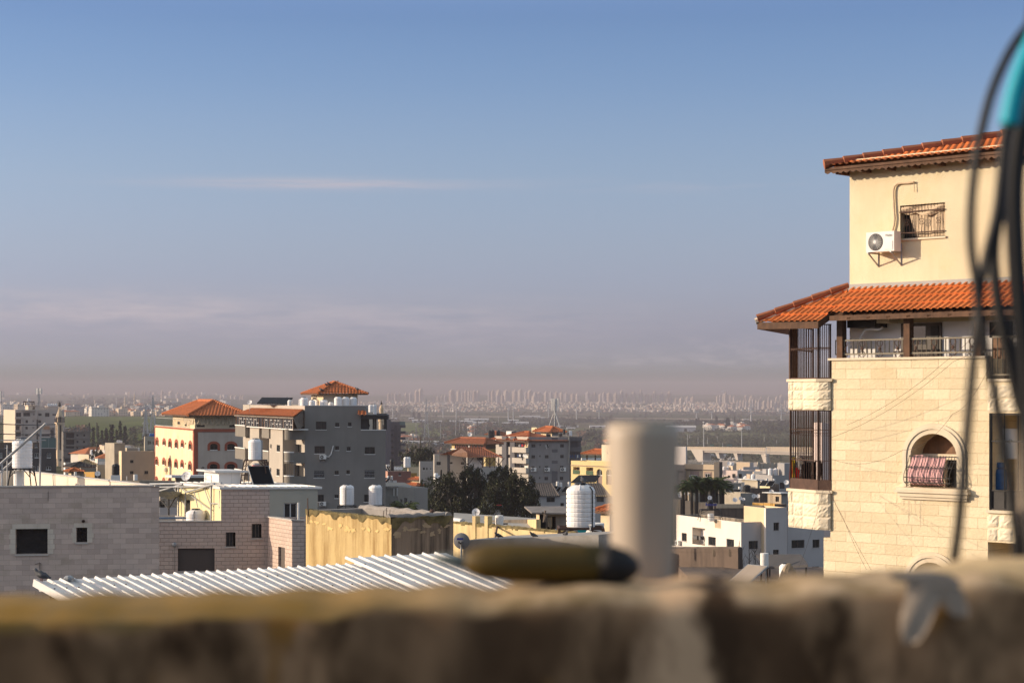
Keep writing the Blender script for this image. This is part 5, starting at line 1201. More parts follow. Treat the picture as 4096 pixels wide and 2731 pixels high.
def greenhouses():
	for i,(x0,x1,y0,y1) in enumerate(((1712,1835,972,1040),(1828,1968,974,1040))):
		a=ground_at(*zE((x0+x1)/2,y1));s=a.y/F_;r=(x1-x0)*.2998*s/2;n=14;L_=26;mb=MB();vs=[]
		for j in range(2):
			for k in range(n+1): t=math.pi*k/n;vs.append((a.x-r*math.cos(t),a.y+j*L_,a.z+r*.95*math.sin(t)))
		mb.mesh(vs,[(k,k+1,n+2+k,n+1+k) for k in range(n)]+[tuple(range(n+1,2*n+2))]);t=thing('greenhouse',('left' if i == 0 else 'right')+' arched greenhouse of the pair behind the beige house','greenhouse',a);mb.build('cover',M['shed_r'],t)
		hb=MB()
		for j in range(5): hb.tube([(a.x-r*1.01*math.cos(math.pi*k/10),a.y+j*L_/4-.02,a.z+r*.96*math.sin(math.pi*k/10)) for k in range(11)],.15,4)
		hb.build('hoop',M['steel'],t)
	g=ground_at(*zE(1498,1030));s=g.y/F_*.2998;t=thing('market_canopy','long pale open-sided canopy right of the dark blue tower','canopy',g);w=245*s;mb=MB();z1=g.z+60*s
	mb.hexa([(g.x-w/2,g.y,z1),(g.x+w/2,g.y,z1-4*s),(g.x+w/2,g.y+20,z1-4*s),(g.x-w/2,g.y+20,z1),(g.x-w/2,g.y,z1+26*s),(g.x+w/2,g.y,z1+18*s),(g.x+w/2,g.y+20,z1+18*s),(g.x-w/2,g.y+20,z1+28*s)]);mb.build('roof',M['shed'],t)
	for i in range(9): pb=MB();pb.bar((g.x-w/2+w*i/8,g.y+.5,g.z),(g.x-w/2+w*i/8,g.y+.5,z1),.3);pb.build('post',M['iron'],t)
	g=ground_at(*zE(1745,1010));shed(zE,1625,1850,945,985,'dark low roof sheds behind the greenhouses','block_sh')
greenhouses()
def overpass():
	Y=1470;c=zI;A,B=PZ(c,315,1052,Y+40),PZ(c,2010,1095,Y-50);d=(B-A);d.z=0;Ln=d.length;F=Face(A,d);t=thing('road_bridge','long pale overpass with panelled noise walls crossing the plain','bridge',(A.x,A.y,zg(A.x,A.y)))
	def zt(x,y): return F.uz(*c(x,y))
	db=MB();N=16;xs=[315+(2010-315)*i/N for i in range(N+1)];crown=lambda x: -14*math.sin(math.pi*min(1,max(0,(x-250)/1250)))*0
	prof=lambda x,y0,y1: y0+(y1-y0)*(x-380)/(2010-380)
	dk,up,lo=MB(),MB(),MB()
	for x0,x1 in zip(xs,xs[1:]):
		for mb,(a0,a1,b0,b1),o0,o1 in ((dk,(1052,1090,1066,1104),-9,.3),(lo,(1062,1104,1090,1142),-7,-.6)):
			if mb is lo and x0 < 500: continue
			u0,u1=F.uz(*c(x0,1060))[0],F.uz(*c(x1,1060))[0];f=lambda x,a,b: F.uz(*c(x,prof(x,a,b)))[1]
			mb.hexa([F.pt(u0,f(x0,b0,b1),o1),F.pt(u1,f(x1,b0,b1),o1),F.pt(u1,f(x1,b0,b1),o0),F.pt(u0,f(x0,b0,b1),o0),F.pt(u0,f(x0,a0,a1),o1),F.pt(u1,f(x1,a0,a1),o1),F.pt(u1,f(x1,a0,a1),o0),F.pt(u0,f(x0,a0,a1),o0)])
	dk.build('deck',M['br_c'],t);lo.build('girder',M['br_c2'],t)
	pb=MB();x=320
	while x < 2005:
		hi=x > 1372;ya=(1010 if hi else 1020)+(x-380)*(1036-1016)/1600*.9;yb=prof(x,1056,1094);u0,zb_=zt(x,yb);u1,zt_=zt(x+24,ya);pb.fbox(F,u0+.25,F.uz(*c(x+25,1040))[0],zb_,zt_,.1,.28,0);pb.fbox(F,u0,u0+.25,zb_,zt_+.15,.05,.4,1);x += 26
	pb.build('noise_wall',[M['br_p'],M['br_c2']],t)
	for x,y0,y1 in ((712,1100,1140),(955,1105,1165),(1325,1120,1195),(1780,1135,1210)):
		q=MB();a,b=F.uz(*c(x,y0)),F.uz(*c(x+14,y1));g0=F.pt(a[0],a[1],-1);g1=F.pt(b[0]+1,b[1]-2,-1);dd=F.d*2.2;q.hexa([g1-dd*.5,g1+dd*.5,g1+dd*.5-F.n*5,g1-dd*.5-F.n*5,g0-dd*.8,g0+dd*.8,g0+dd*.8-F.n*5,g0-dd*.8-F.n*5]);q.build('pier',M['br_c'],t)
	ab=MB();u0,u1=F.uz(*c(380,1080))[0],F.uz(*c(540,1080))[0];ab.hexa([F.pt(u1-3,zg(A.x,A.y)-2,.2),F.pt(u1,zg(A.x,A.y)-2,.2),F.pt(u1,zg(A.x,A.y)-2,-9),F.pt(u0,zg(A.x,A.y)-2,-9),F.pt(u0,zt(380,1062)[1],.2),F.pt(u1,zt(540,1062)[1],.2),F.pt(u1,zt(540,1062)[1],-9),F.pt(u0,zt(380,1062)[1],-9)]);ab.build('abutment',M['br_c'],t)
	for x0,x1 in ((637,682),(863,927)):
		s=MB();p0=PZ(c,x0,1012,Y+25);p1=PZ(c,x1,990,Y+25);s.box(p0.x,p0.y,p0.z,p1.x,p0.y+.2,p1.z,0); 
		for i in range(5): w_=(p1.x-p0.x);s.box(p0.x+w_*(.1+.16*i),p0.y-.06,p0.z+(p1.z-p0.z)*(.3+.22*(i % 2)),p0.x+w_*(.1+.16*i)+w_*.1,p0.y-.01,p0.z+(p1.z-p0.z)*(.45+.22*(i % 2)),1)
		s.bar((p0.x+.5,p0.y+.3,p0.z-8),(p0.x+.5,p0.y+.3,p0.z+1),.25,2);s.bar((p1.x-.5,p0.y+.3,p0.z-8),(p1.x-.5,p0.y+.3,p0.z+1),.25,2)
		tag(s.build('road_sign',[M['sign'],M['alu'],M['pole']],None,loc=p0),'green highway sign above the overpass, '+('left smaller one' if x0 < 700 else 'right wider one'),'road sign')
	b=PZ(c,1388,1195,1330);t=thing('water_tower','squat pale concrete tower with a mast under the overpass','tower',b-V(0,0,3));mb=MB();s=1330/F_*.2998
	mb.lathe(b-V(0,0,3),[(22*s,0),(22*s,3+40*s),(30*s,3+52*s),(30*s,3+78*s),(20*s,3+80*s)],14);mb.build('shaft',M['br_c'],t);mb=MB();mb.tube([b+V(0,0,78*s),b+V(0,0,165*s)],.25,5);mb.build('mast',M['pole'],t);railing(t,[b+V(-28*s,-5,78*s),b+V(28*s,-5,78*s)],4,2,'pole',w=.2)
	for a,y0,y1,lab in ((740,1205,1272,'long grey concrete boundary wall below the overpass'),):
		Yw=1240;p,q=PZ(c,760,1268,Yw+20),PZ(c,1690,1272,Yw-60);Fw=Face(p,(q-p));wb=MB();Lw=(V(q.x,q.y)-V(p.x,p.y)).length;z0=zg(p.x,p.y)-1
		i=0
		while i*3.0 < Lw: wb.fbox(Fw,i*3.0,i*3.0+2.94,z0,p.z+3.2+.2*(i % 3 == 0),-.2,.2);i += 1
		tag(wb.build('boundary_wall',M['wall_dk'],None,loc=(p.x,p.y,z0)),lab,'wall')
	p,q=PZ(c,345,1232,1300),PZ(c,770,1238,1260);fb=MB();n=34
	for i in range(n+1): a=p.lerp(q,i/n);fb.bar(a-V(0,0,3),a+V(0,0,1.6),.14)
	for z in (0,.8,1.5): fb.bar(p+V(0,0,z),q+V(0,0,z),.08)
	tag(fb.build('wire_fence',M['pole'],None,loc=p),'grey post fence in front of the overpass embankment','fence')
	for k in range(2):
		a=ground_at(*zI(710+k*60,1165));mb=MB();mb.box(a.x-5,a.y,a.z,a.x+5,a.y+3,a.z+2.6);mb.box(a.x-5.1,a.y-.1,a.z+2.2,a.x+5.1,a.y+3.1,a.z+2.7,1);mb.box(a.x-1,a.y-.05,a.z,a.x+1,a.y-.01,a.z+2,1);tag(mb.build('site_cabin',[M['white'],M['shed_r']],None,loc=a),'white site cabin beside the rubble, '+('left' if k == 0 else 'right')+' one','cabin')
	rb=MB()
	for k in range(260):
		a=ground_at(*zI(rnd.uniform(430,1000),rnd.uniform(1165,1200)));r_=rnd.uniform(.2,.9);rb.rbox((a.x,a.y,a.z-.1),r_*1.4,r_,r_,rnd.uniform(0,3),rnd.choice((0,0,1)))
	tag(rb.build('rubble',[M['shed'],M['br_c2']],None),'pale rubble strewn on the scrub below the overpass','rubble',kind='stuff')
M['br_c']=surf('bridge_concrete',(.50,.43,.36),.9,.1,.05);M['br_c2']=surf('bridge_girder',(.42,.36,.31),.9,.1,.05,streak=.3,scol=(.25,.2,.17),sscale=(.3,.05));M['br_p']=surf('noise_panel',(.50,.39,.28),.9,.06,.05);M['sign']=surf('green_sign',(.02,.13,.09),.6,.1);M['wall_dk']=surf('shaded_concrete_wall',(.20,.18,.17),.9,.15,.2)
overpass()
# ================================================================ centre: beige blocks, tiled apartments, yellow house, trees
M['beige_l']=surf('beige_render',(.44,.385,.325),.9,.07,.3,streak=.15,scol=(.34,.29,.24));M['beige_r']=surf('shaded_beige_render',(.37,.33,.295),.9,.07,.3,streak=.15,scol=(.28,.25,.22))  # beige_r is the same beige darkened for shaded faces
M['cg_r']=surf('shaded_grey_render',(.235,.215,.205),.9,.1,.3,streak=.35,scol=(.15,.13,.12));M['cg_d']=surf('dark_grey_band',(.10,.095,.10),.9,.1,.3)  # cg_r has the shade of the block's right face in its grey
M['yel_h']=surf('yellow_paint',(.66,.50,.24),.9,.07,.3,streak=.12,scol=(.45,.32,.14));M['mauve']=surf('mauve_brown_trim',(.27,.19,.16),.9,.1,.5);M['ochre_y']=surf('deep_ochre',(.40,.235,.055),.9,.1,.3)
WK=dict(depth=.18,frame='alu_dark',sill='white',fw=.07)
def clothes(F,c,items,label,o=.35,cat='laundry'):
	"""garments pegged on a line across wall F: (x, y0, y1, width, colour index)"""
	mb=MB();cols=['cl_red','cl_white','cl_black','cl_yellow','cl_blue','cl_pink']
	for x,y0,y1,w,k in items:
		u,z1=F.uz(*c(x,y0),o);z0=F.uz(*c(x,y1),o)[1];du=abs(F.uz(*c(x+w,y0),o)[0]-u);n=5;vs=[]
		for j in range(4):
			for i in range(n+1): vs.append(F.pt(u+du*(i/n-.5)*(1-.25*(j == 0)+.06*math.sin(j*2+x)),z1+(z0-z1)*j/3-.04*math.sin(i*2.1+x)*j/3,o+.05*math.sin(i*2.4+x+j*.4)))
		mb.mesh(vs,[(j*(n+1)+i,(j+1)*(n+1)+i,(j+1)*(n+1)+i+1,j*(n+1)+i+1) for j in range(3) for i in range(n)],k)
	a=F.uz(*c(items[0][0]-4,items[0][1]),o);b=F.uz(*c(items[-1][0]+items[-1][3]+4,items[-1][1]),o);mb.tube([F.pt(a[0],a[1]+.01,o),F.pt(b[0],b[1]+.01,o)],.012,4,2)
	return tag(mb.build('laundry',[M[k] for k in cols],None,loc=F.pt(a[0],a[1],o)),label,cat)
for k,col in (('cl_red',(.40,.02,.02)),('cl_white',(.62,.60,.58)),('cl_black',(.012,.012,.013)),('cl_yellow',(.62,.50,.02)),('cl_blue',(.05,.09,.2)),('cl_pink',(.66,.37,.36))): M[k]=surf('cloth_'+k[3:],col,.9,.12,4,bump=.3,bscale=14)
def centre():
	c=zE
	r,b=bldg('beige two-step house in front of the tiled pavilion, its lower left part',c,1600,408,1215,1590,60,1790,6,'beige_l','beige_r',wr=[(1640,1298,1666,1333),(1685,1298,1702,1335),(1738,1305,1751,1326)],wkw=WK,para=.3)
	def pre(root,b):
		F=b.F[1];pb=MB();u0,u1,z0,z1=F.rect(c,1965,1125,2002,1500);pb.fbox(F,u0,u1,b.z0,z1-.1,.005,.02);pb.build('recess',M['cg_d'],root)  # flat dark strip painted in place of a recess's shade
		pb=MB();a=F.uz(*c(1843,1125));q=F.uz(*c(1846,1215));pb.tube([F.pt(a[0],a[1],.06),F.pt(q[0],q[1],.06)],.03,5);pb.build('pipe',M['white'],root)
	r,b=bldg('beige house with scattered small windows left of the tiled pavilion',c,1792,400,1122,1779,60,2232,5,'beige_l','beige_l',wr=[(1822,1220,1878,1268),(2003,1225,2035,1253),(2147,1225,2195,1262)],wkw=WK,para=.4,pre=pre)
	for x,y0,y1 in ((1815,1362,1470),(1850,1395,1500)):
		p=PZ(c,x,y1,330);tank(p-V(0,0,.2),.40 if x > 1830 else .36,1.45,'ribbed white tank partly behind the trees, '+('right nearer' if x > 1830 else 'left farther')+' of two',ribs=6)
	c=zG;Y=392;t=thing('roof_pavilion','terrace pavilion with a long red tile roof on braced timber posts','pavilion',(P(*c(600,0),Y).x,Y,zg(0,Y)-3));F=Face(P(*c(395,0),Y).xy,(1,.05));u_=lambda x,y,o=0: F.uz(*c(x,y),o)
	e0,e1=u_(398,1165,1)[0],u_(866,1165,1)[0];ze=u_(600,1165,1)[1];zr=u_(340,1036,-4)[1];tp0,tp1=u_(300,1036,-4)[0],u_(600,1075,-4)[0]
	tb=MB();tile_plane(tb,[F.pt(e0,ze,1),F.pt(e1,ze,1),F.pt(tp1,zr,-4),F.pt(tp0,zr,-4)],.45,.45);tile_plane(tb,[F.pt(e1,ze,1),F.pt(e1,ze,-9),F.pt(tp1,zr,-4)],.45,.45);tile_plane(tb,[F.pt(e1,ze,-9),F.pt(e0-6,ze,-9),F.pt(tp0,zr,-4),F.pt(tp1,zr,-4)],.6,.5,res=2)
	ridge_caps(tb,F.pt(tp0,zr,-4),F.pt(tp1,zr,-4),.15);ridge_caps(tb,F.pt(tp1,zr,-4),F.pt(e1,ze,1),.15);tb.build('tiled_roof',M['tile_dark'],t)
	gb=MB();a=PZ(c,190,1116,Y+1);gb.face([a,F.pt(e0,ze+1.0,.9),F.pt(tp0+.3,zr-.05,-3.9)]);gb.face([F.pt(e0,ze,.9),F.pt(e0,ze+1.05,.9),a,a-V(0,0,.3)]);gb.build('gable',M['gable_w'],t)
	for x,o in ((404,.3),(602,.3),(698,.3),(816,.3)):
		pb=MB();u,z0=u_(x,1298,.3);pb.fbox(F,u-.12,u+.12,z0-1,ze-.1,.2,.42)
		for k in (-1,1): pb.bar(F.pt(u,ze-1.5,.3),F.pt(u+k*1.1,ze-.1,.3),.14)
		pb.build('post',M['wood'],t)
	wb=MB();u0,u1,z0,z1=F.rect(c,400,1160,622,1290);wb.fbox(F,u0,u1,z0-8,z1,-6,-1.5);wb.build('room_wall',M['white'],t)
	wb=MB();u0,u1,z0,z1=F.rect(c,535,1165,600,1205);wb.fbox(F,u0,u1,z0,z1,-1.5,-1.3);wb.build('window',M['void'],t)
	wb=MB();u0,u1,z0,z1=F.rect(c,398,1300,900,1600);wb.fbox(F,u0,u1,z0-6,z1,-8,.5);wb.build('parapet',M['beige_r'],t)
	wb=MB();arch=F.rect(c,655,1385,745,1460);wb.fbox(F,arch[0],arch[1],arch[2],arch[3],.5,.54);wb.build('window',M['void'],t)
	railing(t,[F.pt(u_(545,1295)[0],z1,.35),F.pt(u_(815,1295)[0],z1,.35)],2.3,1.0,'steel',w=.04)
	Y=470;wr=[]
	def pre(root,b):
		F=b.F[0];mb=MB();u0,u1,z0,z1=F.rect(c,232,995,420,1052);mb.fbox(F,u0,u1,z0,z1,.01,.06);u0,u1,z0,z1=F.rect(c,452,1000,640,1068);mb.fbox(F,u0,u1,z0,z1,.01,.06);mb.build('glazing',M['glass'],root)
		fb=MB()
		for x in (234,262,290,320,350,385,418,455,495,540,580,620,638): u=F.uz(*c(x,1030))[0];z0,z1=F.uz(*c(x,1062))[1],F.uz(*c(x,994))[1];fb.fbox(F,u-.07,u+.07,z0,z1,.02,.12)
		fb.build('frame',M['red_trim'],root)
		sb=MB();u0,u1,z0,z1=F.rect(c,185,1052,640,1064);sb.fbox(F,u0,u1,z0,z1,.02,.3);u0,u1,z0,z1=F.rect(c,425,995,440,1100);sb.fbox(F,u0,u1,z0,z1,.02,.3);sb.build('trim',M['white'],root)
		db=MB();u0,u1,z0,z1=b.F[1].rect(c,645,1000,776,1052);db.fbox(b.F[1],u0,u1,z0,z1,.01,.06);db.build('shutter',M['wood'],root)
	r,b=bldg('ochre house with a wide red hip roof and glazed veranda',c,642,Y,990,190,48,779,42,'yel_h','ochre_y',zb=-30,pre=pre,cat='house');hip_roof(r,b.poly,b.z1+.1,23,1.3,.5,.5,3,M['tile_dark'],name='tiled_roof',cap=.25)
	r,b=bldg('white roof terrace with a small tile-roofed pavilion behind the ochre house',c,830,625,905,640,48,925,42,'white','alu_white_sh',zb=-30)
	q=quadplan(c(830,0)[0],630,c(690,0)[0],48,c(900,0)[0],42);pv=Block(q,b.z1-.6,topz(c(0,862)[1],630));mb=MB();pv.walls(mb);mb.build('pavilion',M['white'],r);hip_roof(r,q,pv.z1,24,1.2,.5,.5,3,M['tile_dark'],name='pavilion_roof')
	for x in (700,738,812): p=PZ(c,x,900,615);tank(p-V(0,0,.3),.6,2.6,'black tank on the white roof terrace behind the ochre house','black',3,group='black tanks behind the ochre house')
	g=PZ(c,435,892,500);dish(g,.5,R(-100),.4,'white dish on the roof edge left of the ochre house ridge',.6)
	bldg('white roof room with a weathered wall between the two tiled roofs',c,985,610,815,918,55,1052,35,'white','cg_d',zb=-20,name='roof_room',cat='roof room')
	Y=560;wr=[(1253,987,1307,1030),(1362,985,1380,1010),(1435,985,1487,1030),(1637,985,1687,1030),(1253,1133,1302,1177),(1358,1133,1376,1158),(1433,1132,1482,1175),(1637,1130,1685,1172),(1253,1280,1297,1323),(1356,1278,1374,1303),(1430,1278,1478,1320),(1635,1275,1682,1315),(1280,1425,1297,1465),(1354,1425,1372,1450),(1427,1422,1476,1467),(1632,1420,1678,1465),(1555,905,1577,940),(1553,1055,1575,1095),(1550,1205,1573,1245),(1548,1345,1570,1385)]
	wl=[(820,977,863,1020),(820,1120,862,1150),(932,1125,975,1168),(920,955,1000,1022)]
	def pre(root,b):
		FL,FR=b.F[0],b.F[1]
		u0,u1,z0,z1=FR.rect(c,1525,895,1602,1500)
		for za,zb2 in zip([z0]+[FR.uz(*c(1560,y))[1] for y in (1245,1095,940)],[FR.uz(*c(1560,y))[1] for y in (1345,1205,1055)]+[z1]): db=MB();db.fbox(FR,u0,u1,za,zb2,.005,.05);db.build('dark_panel',M['cg_d'],root)
		pb=MB()
		for x in (908,1017): u=FL.uz(*c(x,1150))[0];pb.fbox(FL,u-1.1,u+1.1,b.z0,b.z1,0,.5)
		pb.build('pilaster',M['cg_d'],root)
		for y0,y1 in ((950,1030),(1100,1172),(1250,1300)):
			h=FL.rect(c,1034,y0,1205,y1);FL.holes.append(h+(1.5,));bb=MB();z0=FL.uz(*c(1120,y1+68))[1];bb.fbox(FL,h[0]-.1,h[1]+.5,z0,h[2]+.05,-.05,1.0);bb.build('balcony',M['beige_l'],root)
			k=MB();k.face([FL.pt(h[0],h[2],-1.45),FL.pt(h[1],h[2],-1.45),FL.pt(h[1],h[3],-1.45),FL.pt(h[0],h[3],-1.45)]);k.build('recess',M['cream_wall' if y0 < 1000 else 'white'],root)
			k=MB();k.fbox(FL,h[0]+(h[1]-h[0])*.15,h[0]+(h[1]-h[0])*.4,h[2],h[3]-.5,-1.44,-1.38);k.build('door',M['void'],root)
		hb=MB();a=[FR.pt(*FR.uz(*c(x,y)),.35) for x,y in ((1753,885),(1757,1000),(1752,1150),(1745,1250))];hb.tube(a,.22,6);hb.build('drain_pipe',M['concrete'],root)
	r,b=bldg('grey apartment block with a red hip roof, seen behind the dark trees',c,1212,Y,890,780,55,1762,5,'beige_l','cg_r',wl,wr,zb=-30,name='apartment_block',cat='apartment block',wkw=dict(depth=.3,frame='alu_dark',sill=None,fw=.08),pre=pre)
	FL,FR=b.F[0],b.F[1];ze=topz(c(0,940)[1],Y)
	tb=MB();N=FL.n
	u0,u1=-1.5,b.L[0]+1.2;k_=FL.uz(*c(1232,826),-6);pk=FL.pt(k_[0],k_[1],-6);p2=FL.pt(FL.uz(*c(1165,826),-6)[0],k_[1],-6)
	w2=FR.pt(11.5,ze,.6);cor=FL.pt(u1,ze,.9);lf=FL.pt(u0,ze,.9)
	tile_plane(tb,[lf,cor,pk,p2],.5,.5,res=3);tile_plane(tb,[cor,w2,FR.pt(9.5,ze+4.4,-2.5) if False else pk],.5,.5,res=3);ridge_caps(tb,cor+V(0,0,.1),pk+V(0,0,.1),.3);ridge_caps(tb,lf+V(0,0,.1),p2+V(0,0,.1),.25);ridge_caps(tb,pk+V(0,0,.1),p2+V(0,0,.1),.25)
	for f in (.38,.62): ridge_caps(tb,FL.pt(b.L[0]*f,ze+.15,.9),FL.pt(b.L[0]*(f*.7+.28),ze+(k_[1]-ze)*.6,-3.2),.28)
	hr=tb.build('tiled_roof',M['tile'],r);fb=MB();fb.fbox(FL,u0,u1,ze-.45,ze-.1,.5,.85);fb.fbox(FR,-1,11.5,ze-.35,ze-.1,.1,.55);fb.build('fascia',M['wood'],hr)
	for y0,k in ((988,0),(1118,1)):
		its=[(1045,y0,y0+28,14,2),(1070,y0,y0+25,14,2),(1090,y0,y0+30,12,1),(1110,y0,y0+26,14,4),(1132,y0,y0+32,24,0),(1162,y0,y0+24,14,0),(1185,y0,y0+30,14,2)] if k == 0 else [(1050,y0,y0+45,12,2),(1072,y0,y0+40,14,4),(1100,y0+4,y0+35,26,1),(1130,y0+30,y0+80,10,2),(1150,y0,y0+40,20,1),(1178,y0,y0+45,22,1)]
		clothes(FL,c,its,('red and dark laundry on the top balcony of the grey hip-roofed block' if k == 0 else 'white laundry on the second balcony of the grey hip-roofed block'),1.15)
	clothes(FR,c,[(1440,990,1025,12,1),(1455,990,1048,10,1),(1468,990,1020,12,2),(1480,990,1018,8,1)],'white laundry hanging out of a top window of the grey hip-roofed block',.3)
	for x,y,n_ in ((1262,1352,'left'),(1444,1351,'middle'),(1657,1349,'right')): u,z=FR.uz(*c(x-17,y));aircon(FR,u,z,'outdoor unit under a third-row window of the grey hip-roofed block, '+n_+' of three',w=1.5,h=1.1,dp=.5)
	def pre(root,b):
		F=b.F[1]
		for y0,y1,y2 in ((945,1030,1088),(1100,1170,1200)):
			h=F.rect(c,1768,y0,1872,y1);F.holes.append(h+(2.0,));bb=MB();u0,u1,z0,z1=F.rect(c,1762,y1-5,1915,y2);bb.fbox(F,u0,u1,z0,z1,-.02,1.2);bb.build('balcony',M['cg_d'],root)
			k=MB();k.face([F.pt(h[0],h[2],-1.9),F.pt(h[1],h[2],-1.9),F.pt(h[1],h[3],-1.9),F.pt(h[0],h[3],-1.9)]);k.build('recess',M['hb'],root)
		ob=MB();u0,u1,z0,z1=F.rect(c,1762,888,1922,942);ob.fbox(F,u0,u1,z0,z1,0,1.4);ob.build('parapet',M['cg_d'],root)
	r2,b2=bldg('charcoal wing with deep balconies right of the grey hip-roofed block',c,1760,563,888,1750,55,1914,5,'cg_d','cg_d',zb=-30,name='apartment_wing',cat='apartment wing',pre=pre)
	clothes(b2.F[1],c,[(1770,1128,1165,22,4),(1800,1128,1165,22,4),(1840,1128,1168,20,4),(1870,1128,1168,18,1),(1890,1128,1160,14,4)],'blue laundry on the lower balcony of the charcoal wing',1.3)
	zr=b.z1-.7;q=quadplan(c(1525,0)[0],572,c(1378,0)[0],55,c(1612,0)[0],5);pv=Block(q,zr,topz(c(0,824)[1],572));mb=MB();pv.walls(mb,[0,1,1,0]);mb.build('stair_room',[M['cream_wall'],M['beige_r']],r);hip_roof(r,q,pv.z1,30,1.3,.5,.5,3,name='stair_roof',cap=.28)
	q=quadplan(c(1325,0)[0],585,c(1255,0)[0],55,c(1392,0)[0],5);pv=Block(q,zr,topz(c(0,766)[1],585));wins(r,pv.F[1],c,[(1298,780,1332,842)],**WK);mb=MB();pv.walls(mb,[0,1,1,0]);pv.roof(mb,.4);mb.build('lift_room',[M['cream_wall'],M['beige_r']],r)
	for x,y0,y1,w,Yd,mat,lab in ((1468,848,888,42,562,'black','squat black tank left of the stair room door on the grey hip-roofed block'),(1492,852,888,40,562.5,'black','squat black tank right of its twin on the grey hip-roofed block'),(1690,790,858,36,566,'black','tall black tank beside the antenna tripod'),(1640,842,888,54,563,'black','wide black tank at the foot of the antenna tripod'),(1773,808,874,44,566,'tank','white tank at the right end of the grey hip-roofed block'),(1745,830,870,22,567,'black','small black tank left of the white end tank')):
		p=PZ(c,x,y1,Yd);s=Yd/F_*.2998;tank((p.x,p.y,p.z),w*s/2,(y1-y0)*s,lab,mat,4)
	p0=PZ(c,1562,775,575);h=(775-380)*.2998*575/F_;t=antenna(c,1566,378,890,575,'tall antenna mast on a white tripod above the grey hip-roofed block',8,.3)
	lb=MB();top=PZ(c,1563,545,575)
	for x,y,Yd in ((1485,760,577),(1662,845,573),(1560,860,580)): lb.tube([top,PZ(c,x,y,Yd)],.16,6)
	lb.build('tripod_leg',M['pole'],t)
	Y=330;c=zG
	def pre(root,b):
		F=b.F[0]
		for r in ((1810,1290,1897,1332),(1985,1297,2077,1342)):
			h=F.rect(c,*r);F.holes.append(h+(.9,));k=MB();k.face([F.pt(h[0],h[2],-.85),F.pt(h[1],h[2],-.85),F.pt(h[1],h[3],-.85),F.pt(h[0],h[3],-.85)]);k.build('recess',M['mauve'],root)
			g=MB();z0=F.uz(*c(r[0],r[3]+50))[1];n=14;g.mesh([F.pt(h[0]+(h[1]-h[0])*i/n,z,.08+.03*(i % 2)) for z in (z0,h[2]) for i in range(n+1)],[(i,i+1,n+2+i,n+1+i) for i in range(n)]);g.build('balcony_screen',M['green'],root)
		tb=MB();u0,u1,z0,z1=F.rect(c,1778,1274,2345,1283);tb.fbox(F,0,b.L[0],z0,z1,0,.12);tb.build('trim',M['mauve'],root)
		for r in ((2122,1318,2197,1520),(2250,1322,2328,1525),(2375,1327,2455,1530)):
			h=F.rect(c,*r);F.holes.append(h+(.25,h[3]-(h[1]-h[0])*.4));k=MB();k.face([F.pt(h[0],h[2],-.24),F.pt(h[1],h[2],-.24),F.pt(h[1],h[3],-.24),F.pt(h[0],h[3],-.24)]);k.build('niche',M['mauve'],root)
			m=(h[0]+h[1])/2;zz=F.uz(*c((r[0]+r[2])/2,1362))[1];window(root,Face(F.pt(0,0,-.24).xy,F.d),(m-.62,m+.62,zz-.5,zz+.5),.0,'white',hole=False,sill='white')
	r,b=bldg('yellow house with arched niches and green balcony screens left of the vent pipe',c,2700,Y,1240,1781,50,2900,40,'yel_h','ochre_sh',zb=-22,para=.3,pre=pre,cat='house')
	r2,b2=bldg('cream upper storey on the yellow house beside the vent pipe',c,2560,338,1005,2190,50,2700,40,'cream_up','cream_up',zb=b.z1-.3,name='upper_storey',cat='upper storey',pre=lambda root,b: (lambda F,k,u: (k.bar(F.pt(u(2262,1062)[0],u(2262,1062)[1],.03),F.pt(u(2268,1120)[0],u(2268,1120)[1],.03),.05),k.bar(F.pt(u(2262,1100)[0],u(2262,1100)[1],.03),F.pt(u(2290,1115)[0],u(2290,1115)[1],.03),.04),k.build('bracket',M['steel'],root)))(b.F[0],MB(),lambda x,y: b.F[0].uz(*c(x,y))))
	p=thing('roof_gazebo','small red tile roof on posts behind the yellow house','gazebo',PZ(c,2080,1210,346));q=quadplan(c(2190,0)[0],346,c(1995,0)[0],50,c(2300,0)[0],40);hip_roof(p,q,topz(c(0,1122)[1],346),24,.8,.5,.45,3,name='tiled_roof')
	for i in range(4): mb=MB();mb.bar((q[i].x,q[i].y,b.z1-1),(q[i].x,q[i].y,topz(c(0,1122)[1],346)),.22);mb.build('post',M['wood'],p)
	bldg('white block glimpsed behind the small tile gazebo',c,1925,380,1172,1914,50,2190,10,'white','white',zb=-20)
M['gable_w']=surf('timber_gable',(.27,.14,.085),.85,.3,3,streak=.5,scol=(.15,.08,.05),sscale=(4,.3));M['cream_up']=surf('cream_upper_wall',(.68,.56,.40),.9,.06,.4)
centre()

